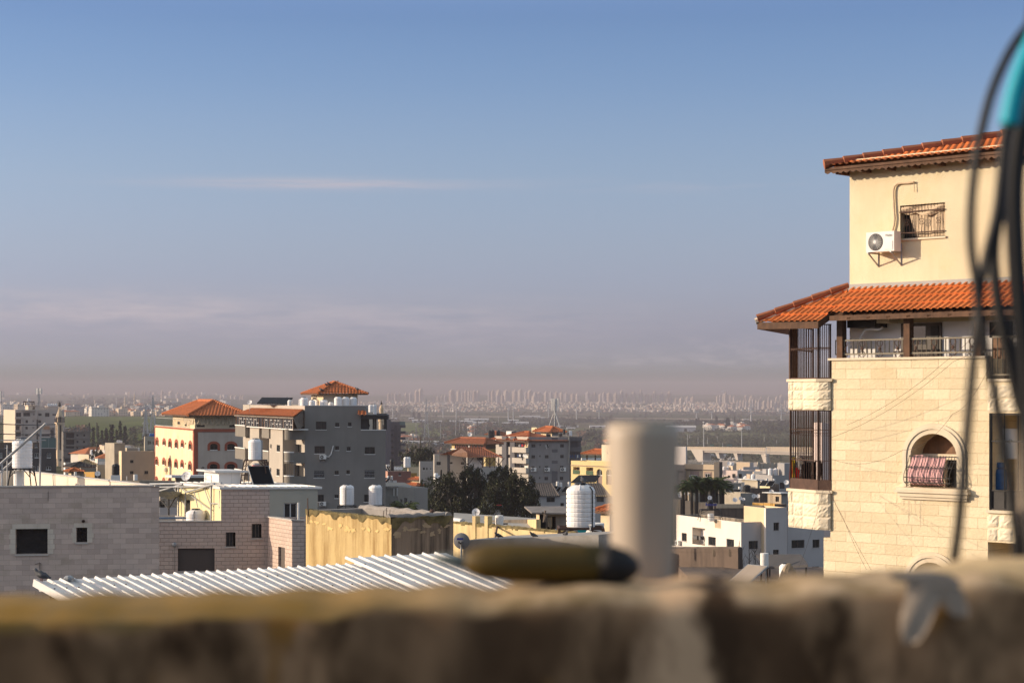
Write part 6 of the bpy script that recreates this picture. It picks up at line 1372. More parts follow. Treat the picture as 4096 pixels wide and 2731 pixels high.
def tree(px,py_base,Y,h,clumps,label,n=2600,leaf=.34,mat='dark',droop=1.7,group=None,seed=1):
	g=V(*P(px,0,Y).xy,ZC+(HZ-py_base)/F_*Y);r_=random.Random(seed);t=thing('tree',label,'tree',g,group);s=Y/F_;wb=MB();lb=MB()
	wb.tube([g-V(0,0,1),g+V(.1,0,h*.3),g+V(.2,.1,h*.6)],[.3,.24,.12],7)
	for cx_,cy_,rx,ry in clumps:
		c=P(*zH(cx_,cy_),Y+r_.uniform(-1.5,1.5));c=V(c.x,Y+r_.uniform(-2,2),c.z);rx,ry=rx*.3827*s,ry*.3827*s
		wb.tube([g+V(.15,0,h*r_.uniform(.2,.45)),(g+V(0,0,h*.5)).lerp(c,.6),c+V(0,0,ry*.5)],[.13,.08,.03],5)
		rx *= 1.12;ry *= 1.1;m=int(n*rx*ry/3.5); 
		for _ in range(max(4,m//26)):
			a,q=r_.uniform(0,6.283),r_.random()**.5;o=V(c.x+rx*q*math.cos(a),c.y+rx*q*math.sin(a),c.z+ry*r_.uniform(-.9,1)*math.sqrt(max(0,1-q*q*.8)))
			ln=r_.uniform(.5,1.5);sw=V(r_.uniform(-.25,.25),r_.uniform(-.25,.25),0)
			for k in range(34):
				f=r_.random();p=o+sw*f*ln-V(0,0,f*ln)+V(r_.gauss(0,.13),r_.gauss(0,.13),r_.gauss(0,.1));l=leaf*.8*r_.uniform(.5,1.3);w=V(r_.uniform(-1,1),r_.uniform(-1,1),r_.uniform(-.2,.2)).normalized()*l*.24;d=V(r_.uniform(-.5,.5),r_.uniform(-.5,.5),-1).normalized()*l
				lb.face([p-w*.2,p+d*.5-w,p+d,p+d*.5+w],1 if r_.random() < .15 else 0)
	lb.build('crown',[LF[mat],LF['mid']],t);wb.build('trunk',M['bark'],t);return t
tree(1790,2080,246,9,[(60,330,75,80),(215,430,60,90),(230,540,60,80),(110,265,60,65),(165,400,80,90),(30,460,70,90),(120,520,95,80),(20,560,60,80),(150,610,90,60),(130,215,28,40),(190,300,35,45)],'dark feathery tree, leftmost of the three in the middle of the town',seed=3)
tree(1900,2085,250,10,[(350,190,75,60),(310,270,80,70),(420,260,75,75),(370,360,110,80),(290,400,75,80),(450,390,80,80),(340,490,105,80),(430,540,90,80),(290,570,70,70),(390,640,90,50),(320,160,35,30),(470,300,40,50)],'dark feathery tree, middle one of the three in the middle of the town',seed=4)
tree(2040,2085,244,10,[(640,250,75,70),(740,220,85,65),(700,320,110,80),(820,270,70,60),(880,330,90,70),(600,390,75,80),(780,430,120,85),(930,420,85,80),(860,520,120,80),(690,530,90,80),(960,510,70,80),(1000,440,55,70),(1010,560,50,70),(560,330,50,80),(540,450,60,90),(500,610,90,60),(780,620,90,60),(930,600,75,60),(610,520,60,70),(660,180,45,35),(970,300,35,50)],'dark feathery tree, rightmost and widest of the three in the middle of the town',n=2700,seed=5)
tree(1760,1990,300,7,[(-130,330,40,70),(-90,400,50,70),(-60,300,30,50),(-110,480,60,60),(-60,540,70,70),(-120,590,60,60)],'ragged olive-toned tree in front of the beige house',n=1500,mat='mid',seed=6)
tree(1680,1855,520,12,[(-190,-10,95,60),(-120,20,80,60),(-230,40,70,50),(-150,70,110,50)],'broad dark tree left of the beige house roof',n=800,leaf=.6,droop=1,seed=7)
tree(1625,1850,540,8,[(-330,20,60,50),(-290,50,60,50)],'dark bush-like tree at the foot of the dark blue tower',n=800,leaf=.6,seed=8)
tree(385,1850,500,8,[(-3560,30,70,50),(-3500,60,80,50)],'dark round tree beside the raw concrete stair tower',n=700,leaf=.6,seed=9)
def mid_town():
	c=zH
	M['gh']=surf('grey_white_render',(.45,.41,.385),.9,.08,.4,streak=.2,scol=(.33,.3,.27))
	for x0,x1,e0,e1,ry,lab,ws,Y in ((800,1345,990,1268,350,'grey-white house with a grey-brown gable roof right of the dark trees',[(1140,490,1226,541),(1285,550,1322,605)],285),(1545,1900,1545,1797,352,'grey-white house with a grey-brown gable roof behind the big white tank',[(1665,488,1738,538)],288)):
		r,b=bldg(lab,c,x0+12,Y,478,x0,50,x1,4,'gh','gh',wr=ws,zb=-16,para=.1,wkw=dict(depth=.15,frame='alu_dark',sill='gh'))
		F=b.F[1];ze=b.z1;u0,u1=F.uz(*c(e0,478))[0],F.uz(*c(e1,478))[0];zr=topz(c(0,ry)[1],Y+5.5);tb=MB();t0,t1=F.uz(*c(e0+10,ry),-5.5)[0],F.uz(*c(1190 if x0 < 1000 else 1700,ry),-5.5)[0]
		tile_plane(tb,[F.pt(u0,ze,.5),F.pt(u1,ze,.5),F.pt(t1,zr,-5.5),F.pt(t0,zr,-5.5)],.32,.36);tile_plane(tb,[F.pt(u1,ze,.5),F.pt(u1,ze,-11),F.pt(t1,zr,-5.5)],.32,.36);tile_plane(tb,[F.pt(u1,ze,-11),F.pt(u0,ze,-11),F.pt(t0,zr,-5.5),F.pt(t1,zr,-5.5)],.5,.5,res=2);ridge_caps(tb,F.pt(t0,zr,-5.5),F.pt(t1,zr,-5.5),.14);ridge_caps(tb,F.pt(u1,ze,.5),F.pt(t1,zr,-5.5),.12);tb.build('tiled_roof',M['tile_grey'],r)
	for x,y0,y1,w in ((1254,338,388,30),(1289,335,398,32),(1376,333,392,28)):
		g=PZ(c,x,y1+46,292);solar_heater((g.x,g.y,g.z),'white boiler with a dark collector on the roof behind the gable house',R(-125),.2,.95,.55,.95,1.3,group='solar heaters behind the gable house')
	g=PZ(c,1550,345,296);t=thing('solar_array','black tilted solar array in front of the yellow house','solar panels',g);mb=MB();k=[PZ(c,1392,342,298),PZ(c,1650,335,296),PZ(c,1703,266,300),PZ(c,1478,266,302)];n=(k[1]-k[0]).cross(k[3]-k[0]).normalized()*.1;mb.hexa([*k,*[p+n for p in k]]);mb.build('panel',M['pv'],t);fb=MB()
	for i in range(1,7): p,q=k[0].lerp(k[1],i/7),k[3].lerp(k[2],i/7);fb.bar(p-n*.4,q-n*.4,.06);fb.bar(q,V(q.x,q.y,g.z-1.0),.06);fb.bar(p.lerp(q,.5),V(q.x+.4,q.y-1.5,g.z-1.0),.05)
	fb.build('rack',M['steel'],t)
	bldg('low roofs between the gable houses',c,1200,293,430,1190,50,1560,4,'gh','gh',zb=-16,para=.25)
	c=zF
	bldg('modern white house with a black door, brightly lit',c,1190,262,392,1026,62,1335,12,'white','beige_r',wl=[(1043,508,1070,552),(1085,497,1120,575),(1145,526,1170,571)],zb=-14,para=.35,wkw=dict(depth=.12,frame='alu',sill='alu'))
	def pre(root,b):
		F=b.F[1];sb=MB();u0,u1,z0,z1=F.rect(c,885,392,1018,478);F.holes.append((u0,u1,z0,z1,.3));n=13
		for i in range(n): z=z0+(z1-z0)*i/n;sb.fbox(F,u0,u1,z+.03,z+(z1-z0)/n-.02,-.25,-.1)
		sb.build('slat_screen',M['slat'],root);fb=MB()
		for x in (982,1015): u=F.uz(*c(x,430))[0];fb.fbox(F,u-.06,u+.06,z0,z1,-.05,.1)
		fb.build('frame',M['white'],root)
	bldg('grey house with a red-brown slatted loggia left of the modern white house',c,884,275,385,880,50,1025,5,'concrete','concrete',wr=[(925,538,985,568)],zb=-14,para=.2,pre=pre)
	t=thing('shed_roof_house','low house under a dark green-grey metal roof','house',PZ(c,1000,390,285));mb=MB();a,b_,d,e=PZ(c,885,385,283),PZ(c,1190,390,279),PZ(c,1090,345,292),PZ(c,885,343,292);n=V(0,0,.12);mb.hexa([a,b_,d,e,a+n,b_+n,d+n,e+n]);mb.build('roof',M['shed_gr'],t);mb=MB();mb.prism([(a.x,a.y+.3),(b_.x-.4,b_.y+.3),(d.x-.5,d.y),(e.x,e.y)],-12,a.z-.05);mb.build('wall',M['gh'],t)
	def palm(px,py,Y,label,r_=1.5,h=None,nf=16,group=None,seed=1):
		rr=random.Random(seed);p=P(px,py,Y);zb=zg(p.x,Y)-.5 if h is None else p.z-h;t=thing('palm_tree',label,'palm tree',(p.x,p.y,zb),group);tb=MB();tb.tube([(p.x,p.y,zb),(p.x+.1,p.y,(zb+p.z)/2),(p.x,p.y,p.z)],[.22,.17,.2],7);tb.build('trunk',M['bark'],t);fb=MB()
		for i in range(nf):
			a=6.283*i/nf+rr.uniform(-.2,.2);el=rr.uniform(-.1,1.2);d=V(math.cos(a),math.sin(a));L_=r_*rr.uniform(.8,1.15);pts=[p+d*(L_*f*math.cos(el*.8))+V(0,0,L_*(math.sin(el)*f-.55*f*f)) for f in (0,.25,.5,.75,1)]
			for q0,q1 in zip(pts,pts[1:]):
				for k in range(5):
					q=q0.lerp(q1,k/5);sd=V(-d.y,d.x)
					for sg in (-1,1): e=q+sd*sg*r_*.2+d*r_*.1-V(0,0,r_*.1);fb.face([q,q+d*.07*r_,e+d*.03*r_,e])
		fb.build('frond',LF['palm'],t);return t
	palm(*zF(1090,605),240,'feathery palm in front of the modern white house',2.2,nf=22,seed=2)
	for i,(x,y,r_) in enumerate(((390,255,2.0),(440,232,2.0),(500,262,1.9),(560,245,2.0),(620,240,2.1),(660,270,1.9),(330,280,1.9),(230,300,1.7),(270,310,1.6),(590,290,1.8),(470,290,1.8),(690,300,1.6))): palm(*zJ(x,y-20),262+i % 3*4,'fan palm in the clump in front of the tan house',r_*.92,nf=26,group='palms in front of the tan house',seed=i)
	c=zE
	M['maroon']=surf('maroon_render',(.21,.09,.07),.9,.12,.4,streak=.2,scol=(.14,.06,.05));M['pinkish']=surf('sunlit_maroon_render',(.48,.26,.19),.9,.1,.4)  # pink tone is the maroon lightened for the sunlit left wall
	bldg('maroon house with ochre end wall below the dark blue tower',c,1170,430,1348,1132,55,1480,5,'pinkish','maroon',wr=[(1315,1368,1348,1405)],zb=-24,para=.4,wkw=WK);bldg('ochre end house right of the maroon house',c,1482,432,1370,1478,55,1560,5,'ochre_y','ochre_y',zb=-24)
	bldg('rough stone roof room behind the maroon house',c,1235,450,1278,1225,55,1362,5,'conc_lit','conc_lit',zb=-24);bldg('cream roof room right of the rough stone one',c,1445,455,1292,1435,55,1592,5,'cream_wall','cream_wall',zb=-24)
	for x in (1412,1447): p=PZ(c,x,1295,455);tank(p,.5,2.4,'tall pale tank of the pair right of the dark blue tower\'s foot',ribs=5,group='tank pair below the dark blue tower')
	p=PZ(c,1226,1345,432);tank(p,.46,2.6,'black tank on the maroon house','black',3)
	for x in (1160,1190): g=PZ(c,x,1345,434);solar_heater((g.x,g.y,g.z),'solar collector on the maroon house roof',R(-60),.2,.8,.6,.9,1.6,group='collectors on the maroon house')
	for x in (1270,1310,1350): g=PZ(c,x,1340,438);dish(g,.36,R(-80),.3,'dish in the row on the maroon house roof',.5,group='dishes on the maroon house')
	bldg('low white rooftop with small boilers in front of the maroon house',c,1140,350,1470,1128,55,1292,5,'white','alu_white_sh',zb=-18,para=.3)
	for x in (1175,1225): g=PZ(c,x,1500,345);solar_heater((g.x,g.y,g.z),'small boiler and collector on the low white rooftop',R(-140),.17,.7,.5,.8,1.3,group='boilers on the low white rooftop')
	for x0,x1,y,lab,Yd in ((1490,1625,1462,'orange tile roof peeping out left of the ragged tree, upper one',420),(1440,1600,1540,'orange tile roof peeping out left of the ragged tree, lower one',400)):
		r,b=bldg(lab,c,x1-40,Yd,y,x0,45,x1+10,40,'cream_wall','beige_r',zb=-24);hip_roof(r,b.poly,b.z1,24,.6,.5,.5,3,name='tiled_roof')
M['slat']=surf('red_brown_slats',(.15,.055,.035),.7,.15,2);M['shed_gr']=surf('green_grey_metal',(.10,.10,.085),.6,.1,.5)
mid_town()
# ================================================================ near left: stone houses, terrace frames
M['st_a']=stone('smooth_ashlar',(.56,.475,.42),(.43,.36,.32),(.34,.285,.245),.62,.25,.008,.25,.12,bs=3,dirt=.5,dcol=(.30,.25,.16))
M['st_b']=stone('split_face_stone',(.54,.445,.385),(.48,.39,.34),(.25,.205,.175),.56,.25,.012,.7,.5,bs=7)
M['cream_in']=surf('cream_parapet_inside',(.72,.60,.46),.9,.06,.4);M['coping']=surf('stone_coping',(.46,.42,.38),.85,.1,2,bump=.2);M['olive']=surf('olive_grey_render',(.40,.37,.30),.9,.06,.4);M['pale_y']=surf('pale_yellow_render',(.68,.58,.34),.9,.05,.4)
M['roller']=surf('brown_roller_shutter',(.075,.055,.045),.6,.1,1);M['mesh']=surf('black_mesh_cloth',(.022,.019,.019),.9,.4,1.2);M['canvas']=surf('grey_canvas',(.30,.30,.27),.8,.1,1)
def coping(root,poly,i,z,w=.3,h=.07,k='coping',over=.05):
	a,b=poly[i],poly[(i+1) % len(poly)];F=Face(a,b-a);mb=MB();mb.fbox(F,-over,(b-a).length+over,z+.002,z+h,-w+over,over);return mb.build('coping',M[k],root)
def opening(root,F,r,back,depth=.3,sill=True,name='window',slats=0):
	"""deep opening closed by a sheet, shutter or cloth"""
	F.holes.append(tuple(r)+(depth,));u0,u1,z0,z1=r;mb=MB()
	if slats:
		n=int((z1-z0)/slats)
		for i in range(n): z=z0+(z1-z0)*i/n;mb.hexa([F.pt(u0,z,-depth+.05),F.pt(u1,z,-depth+.05),F.pt(u1,z,-depth),F.pt(u0,z,-depth),F.pt(u0,z+slats,-depth+.03),F.pt(u1,z+slats,-depth+.03),F.pt(u1,z+slats,-depth),F.pt(u0,z+slats,-depth)])
	else:
		n=9;vs=[F.pt(u0+(u1-u0)*i/n,z0+(z1-z0)*j/n,-depth+.02+.05*math.sin(i*1.1+j*.7)*math.sin(j*.9)) for j in range(n+1) for i in range(n+1)];mb.mesh(vs,[(j*(n+1)+i,j*(n+1)+i+1,(j+1)*(n+1)+i+1,(j+1)*(n+1)+i) for j in range(n) for i in range(n)])
	w=mb.build(name,M[back],root)
	if sill: sb=MB();sb.fbox(F,u0-.05,u1+.05,z0-.08,z0-.002,-.02,.07);sb.build('sill',M['coping'],w)
	return w
def pipes(name,label,segs,r,mat='steel',cat='structure',group=None):
	t=thing(name,label,cat,segs[0][0],group)
	for s in segs: mb=MB();mb.tube(list(s[:2]),s[2] if len(s) > 2 else r,8);mb.build('tube',M[mat],t)
	return t
def left_stone():
	Y=98;B=V((637-CX)/F_*Y,Y);d=V(math.cos(R(7)),math.sin(R(7)));A=hit(-260,B,d);Cc=B+V(-.5,.86)*24;D=V(A.x-9,Cc.y-4);z1=topz(1945,Y);zb=-2
	root=thing('stone_house','smooth pale stone house at the left with two dark openings','house',(A.x/2+B.x/2,Y+8,zb));b=Block([A,B,Cc,D],zb,z1);F=b.F[0];c=zB
	for r in ((163,820,497,1085),(797,808,911,962)): opening(root,F,F.rect(c,*r),'mesh',.45)
	mb=MB();b.walls(mb);mb.build('wall',M['st_a'],root);rb=MB();b.roof(rb,1.05,.2,0,1,2);rb.build('roof',[M['cream_in'],M['coping'],M['deck']],root)
	coping(root,b.poly,0,z1);coping(root,b.poly,1,z1)
	for gi,r in enumerate(((128,768,525,822),(108,822,163,1085),(497,822,560,1085),(772,760,968,808),(755,808,797,965),(911,808,968,965))):
		if gi in (0,3): qm=MB()
		u0,u1,z0,z1_=F.rect(c,*r);n=max(1,round((z1_-z0)/.26)) if r[3]-r[1] > 100 else 1;m=1 if n > 1 else max(2,round((u1-u0)/.55))
		for i in range(n):
			for k in range(m): du=(u1-u0)/m;qm.fbox(F,u0+du*k+.006-(.06 if (n > 1 and i % 2 and r[0] in (108,755)) else 0),u0+du*(k+1)-.006+(.06 if (n > 1 and i % 2 and r[0] in (497,911)) else 0),z0+(z1_-z0)*i/n+.006,z0+(z1_-z0)*(i+1)/n-.006,.0,.018)
		if gi in (2,5): qm.build('surround',M['quoin'],root)
	pb=MB();u,z=F.uz(*c(872,740));pb.lathe(F.pt(u,z,.0),[(.075,0),(.075,.12),(.055,.12),(.055,.02)],12,axis=F.n);pb.build('drain_spout',M['rust'],root)
	wb=MB();k=lambda x,y: F.pt(*F.uz(*c(x,y)),.06)
	wb.tube([k(370,1190),k(400,1182),k(412,1172),k(415,1245)],.012,5);wb.tube([k(412,1172),k(428,1180),k(430,1280)],.012,5);wb.tube([k(505,430),k(505,530)],.012,4);wb.build('cable_stub',M['rubber'],root)
	zr=b.z1-1.05
	Yt=108;g=PZ(zA,297,1305,Yt);s=Yt/F_*.2998;tank((g.x,Yt,g.z),132*s,(1305-912)*s,'tall white ribbed tank on a black stand at the left edge',ribs=8)
	stand((g.x,Yt,zr),1.0,g.z-zr,'black splayed stand under the tall white tank at the left',.2,'iron',bw=.055)
	mb=MB();p=PZ(zA,252,1330,Yt+.6);boiler_mesh(mb,(p.x,p.y,zr),72*s,p.z-zr);tag(mb.build('boiler',M['white'],None,loc=(p.x,p.y,zr)),'white boiler cylinder beneath the tall white tank at the left','boiler')
	k=lambda x,y,Yd=106: PZ(zA,x,y,Yd);gz=lambda x,Yd: V(P(x*.2998,0,Yd).x,Yd,zr)
	pipes('panel_rack','galvanised sloping frame for solar panels beside the tall white tank',[(k(-80,1330,104),k(612,714,104),.075),(k(-60,1425,112),k(250,1140,112),.07),(k(543,790,104),gz(528,104),.05),(k(25,1255,104),gz(24,104),.05),(k(97,1000,110),gz(92,110),.03),(k(-20,935,104),k(612,935,104),.03)],.05)
	for y0,y1 in ((717,722),(848,850)): wire('utility_cable',[PZ(zA,-30,y0,120),PZ(zA,742,y1,150)],.03,'dark utility cable passing in front of the cream flats',group='cables before the cream flats',cat='cable',sag=.05)
	for x0,x1 in ((705,720),(978,975),(1082,1080)): mb=MB();mb.tube([PZ(zA,x0,1395 if x0 < 800 else 1425 if x0 < 1000 else 1435,110),V(P(x1*.2998,0,110).x,110,zr)],.022,6);tag(mb.build('steel_post',M['steel'],None,loc=(P(x1*.2998,0,110).x,110,zr)),'thin steel post on the cream-walled roof terrace','post','thin posts on the cream-walled roof')
M['quoin']=surf('pale_dressed_stone',(.60,.52,.43),.9,.09,1.3,bump=.15,blotch=.2,bcol=(.36,.30,.2))
left_stone()
def second_stone():
	Y=130;c=zD;d=V(math.cos(R(4)),math.sin(R(4)));Bp=V((c(1250,0)[0]-CX)/F_*Y,Y);A=hit(600,Bp,d);M1=hit(c(743,0)[0],Bp,d);bk=V(-.5,.86);zb=-6
	z_lo,z_hi=topz(c(0,745)[1],Y),topz(c(0,408)[1],Y)
	root=thing('stone_house','split-face stone house with a roof terrace, left of the stained yellow stair tower','house',(Bp.x-6,Y+6,zb));F=Face(A,Bp-A);L1=(M1-A).length;L2=(Bp-A).length
	for r in ((792,857,893,1007),(1063,768,1165,918)):
		rr=F.rect(c,*r);F.holes.append(rr+(.35,));window(root,Face(F.pt(0,0,-.2).xy,F.d),(rr[0],rr[1]-.16,rr[2],rr[3]),.0,'alu_dark',sill=None,hole=False,fw=.06);sb=MB();sb.fbox(F,rr[0]-.06,rr[1]+.06,rr[2]-.08,rr[2]-.002,0,.07);sb.build('sill',M['coping'],root)
	opening(root,F,F.rect(c,290,1024,675,1262),'roller',.22,slats=.06,name='roller_shutter')
	mb=MB();wall_grid(mb,F,0,L1,zb,z_lo,F.holes,0);wall_grid(mb,F,L1,L2,zb,z_hi,F.holes,0)
	C2=Bp+bk*8;M2=M1+bk*8;A2=A+bk*8
	for p,q,z0,z1,k in ((M2,M1,z_lo-1.2,z_hi,1),(C2,M2,zb,z_hi,0),(Bp,C2,zb,z_hi,0),(A2,A,zb,z_lo,0),(M2,A2,zb,z_lo,0)): 
		Fx=Face(p,q-p)
		if k: Fy=Fx;u=Fx.uz(*c(390,640))[0];Fx.holes=[(u-.55,u+.55,z_lo-1.1,z_lo+1.15,.2)]
		wall_grid(mb,Fx,0,(q-p).length,z0,z1,Fx.holes,k)
	mb.build('wall',[M['st_b'],M['pale_y']],root)
	db=MB();u=Fy.holes[0];db.fbox(Fy,u[0],u[1],u[2],u[3],-.2,-.15);db.build('door',M['void'],root)
	rb=MB();t=Block([A,M1,M2,A2],zb,z_lo);t.roof(rb,1.1,.2,0,0,1);rb.build('terrace',[M['coping'],M['deck']],root);coping(root,t.poly,0,z_lo)
	Rr=hit(c(1768,0)[0],Bp,d);R2=Rr+bk*8;mb=MB();poly=inset([M1,Rr,R2,M2],-.12);mb.prism(poly,z_hi+.02,z_hi+.16);n=14
	for i in range(n): p,q=M1.lerp(Rr,(i+.5)/n),M2.lerp(R2,(i+.5)/n);mb.bar((p.x,p.y,z_hi+.18),(q.x,q.y,z_hi+.18),.06)
	mb.build('sheet_roof',M['white'],root)
	bl=Block([Bp+V(.01,0),Rr-d*.1,Rr-d*.1+bk*10,Bp+bk*10+V(.01,0)],zb,z_hi);window(root,bl.F[0],bl.F[0].rect(c,1396,550,1535,717),.2,'alu',fw=.07);mb=MB();bl.walls(mb);mb.build('rendered_wing',M['olive'],root)
	q=quadplan(c(1485,0)[0],Y-4,c(1330,0)[0],62,c(1610,0)[0],4);zt=topz(c(0,738)[1],Y-4);q[0]=q[1]+(q[0]-q[1]).normalized()*4.2;q[3]=q[0]+q[2]-q[1];b2=Block(q,zb,zt);opening(root,b2.F[0],b2.F[0].rect(c,1340,1012,1410,1250),'roller',.2,slats=.07,name='shutter_door')
	u0=b2.F[0].holes[0];mb=MB();b2.walls(mb);b2.roof(mb,.1,.2,0,0,0);mb.build('bay',M['st_b'],root);coping(root,q,0,zt,.4);coping(root,q,1,zt,.4)
	lo=Block([hit(c(1240,0)[0],Bp-V(0,.5),d),Bp+d*3.2-V(0,.5),Bp+d*3.2,Bp],zb,zt);mb=MB();lo.walls(mb);mb.face([(p.x,p.y,zt) for p in lo.poly]);mb.build('bay_side',M['st_b'],root)
	pb=MB();p=PZ(c,1552,735,Y-2);pb.tube([p-V(0,0,1),p+V(0,0,1.15)],.06,6);pb.build('vent_pipe',M['white'],root)
	lb=MB();u,z=F.uz(*c(256,985));lb.lathe(F.pt(u,z,.0),[(.05,0),(.14,.05),(.16,.14),(.08,.2)],12,axis=F.n);lb.build('wall_lamp',M['steel'],root);cb=MB();cb.tube([F.pt(u,z,.03),F.pt(u,z-4.5,.03)],.015,4);cb.build('conduit',M['concrete'],root)
	k=lambda x,y,Yd=136: PZ(c,x,y,Yd);zt2=z_lo-1.1;gy=lambda x: max(130.25,129.3+(743-x)*.015);gz=lambda x,Yd=0: V(P(c(x,0)[0],0,gy(x)).x,gy(x),zt2);kk=k;k=lambda x,y,Yd=0: PZ(c,x,y,gy(x)-(.25 if Yd else 0))
	pipes('pergola','galvanised pergola with braces over the pale yellow terrace',[(k(298,372),gz(296),.06),(k(640,350),gz(636),.06),(k(372,432,140),gz(370,140),.05),(k(728,420,139),gz(726,139),.045),(k(100,425),k(340,355),.06),(k(380,438,139),k(675,352,139),.06),(k(0,352),k(745,345),.07),(k(100,385,141),k(600,378,141),.05),(k(252,398),k(375,590,138),.04),(k(640,630),k(400,455),.03),(k(566,395),k(640,600),.03),(k(640,556),k(715,558),.04),(k(715,558),k(726,600,139),.035),(k(460,430,140),k(500,600,140),.03),(k(300,375),k(380,440,140),.04)],.05)
	pipes('shade_stand','dark branching umbrella-like post frame left of the pergola',[(gz(196,133),k(196,490,133),.055),(k(196,610,133),k(110,515,133),.045),(k(196,610,133),k(280,470,133),.045),(k(110,515,133),k(200,490,133),.04)],.05,'iron')
	k=kk;mb=MB();a=[k(80,430,134),k(330,432,134),k(335,470,138),k(90,480,138)];n=8;vs=[]
	for j in range(n+1):
		for i in range(n+1): p=a[0].lerp(a[1],i/n).lerp(a[3].lerp(a[2],i/n),j/n);p.z -= .35*math.sin(math.pi*i/n)*math.sin(math.pi*j/n)+.05*math.sin(i*2+j*3);vs.append(p)
	mb.mesh(vs,[(j*(n+1)+i,j*(n+1)+i+1,(j+1)*(n+1)+i+1,(j+1)*(n+1)+i) for j in range(n) for i in range(n)]);tag(mb.build('shade_sheet',M['canvas'],None,loc=a[0]),'sagging grey sheet stretched over the dark post frame','shade sheet')
	g=k(480,738,132);tank((g.x,132,zt2),.66,topz(c(0,616)[1],132)-zt2,'squat white tank standing in the pergola terrace',ribs=4,pipe=-1.6)
	tb=MB();p=k(215,712,133);tb.rbox((p.x,p.y,p.z),2.3,1.2,.06,.1,0);[tb.bar((p.x+a,p.y+b,zt2),(p.x+a,p.y+b,p.z),.05,0) for a in (-.9,.9) for b in (-.4,.4)];tag(tb.build('table',M['table_bl'],None,loc=(p.x,p.y,zt2)),'blue-topped table under the dark post frame','table')
	zr=z_hi+.17;q=quadplan(c(720,0)[0],133,c(566,0)[0],60,c(948,0)[0],6);h=thing('roof_hut','white metal hut with a flat lid on the sheet roof','hut',(q[1].x,q[1].y,zr));hb=Block(q,zr,topz(c(0,232)[1],133));window(h,hb.F[0],hb.F[0].rect(c,583,258,645,345),.03,'alu',kind='fixed',sill=None,pane='white');mb=MB();hb.walls(mb);mb.build('wall',M['white'],h);mb=MB();mb.prism(inset(q,-.35),hb.z1,hb.z1+.12);mb.build('lid',M['alu'],h)
	sb=MB();u=hb.F[1].uz(*c(853,300))[0];sb.fbox(hb.F[1],u-.015,u+.015,zr,hb.z1,0,.02);sb.build('seam',M['alu'],h)
	mb=MB();top=k(835,364,131.5);cs=[k(705,402,130.6),k(985,402,130.6),k(960,398,132.4),k(730,398,132.4)];[mb.face([cs[i],cs[(i+1) % 4],top]) for i in range(4)];tag(mb.build('canvas_cover',M['canvas'],None,loc=cs[0]),'low grey pyramid of canvas on the sheet roof edge','canvas')
	g=k(1105,385,133.6);s_=133.6/F_*.2998;q0=PZ(zC,1402,1195,133.6);solar_heater((g.x,g.y,zr),'white boiler with a red label and a dark tilted collector under the white tank',R(-62),50*s_,(1432-1240)*s_,PZ(zC,0,1432,133.6).z-zr,1.5,1.6,band=True,tilt=48)
	st=stand((q0.x,133.8,zr),1.35,q0.z-zr,'tall rusty stand holding the white tank over the sheet roof',.22,bw=.06);tank((q0.x,133.8,q0.z),97*s_,(1195-915)*s_,'white ribbed tank on the tall rusty stand in front of the grey block',ribs=8,pipe=-.4)
	g=k(380,420,136);dish((g.x,136,g.z-.5),.34,R(-112),.42,'big pale dish on a pole left of the white metal hut',topz(c(0,272)[1],136)-g.z+.5)
	r,b=bldg('grey block-wall roof room with a white lid behind the white metal hut',c,270,165,285,262,55,600,4,'block_sh','block_sh',zb=-6,para=.05);mb=MB();mb.prism(inset(b.poly,-.5),b.z1,b.z1+.2);mb.build('lid',M['alu'],r)
	bldg('rough pebbled wall house glimpsed behind the terrace',c,105,152,470,60,50,300,4,'conc_lit','pebble',wr=[(96,528,155,598)],zb=-6,wkw=dict(depth=.3,frame='alu_dark',sill=None))
	bldg('pale low parapet under the pebbled wall',c,98,146,598,80,50,330,4,'gh','gh',zb=-6)
M['table_bl']=surf('blue_table',(.05,.09,.16),.5,.1,2);M['pebble']=surf('pebble_dash',(.33,.27,.21),.95,.45,9,bump=.6,bscale=16)
second_stone()

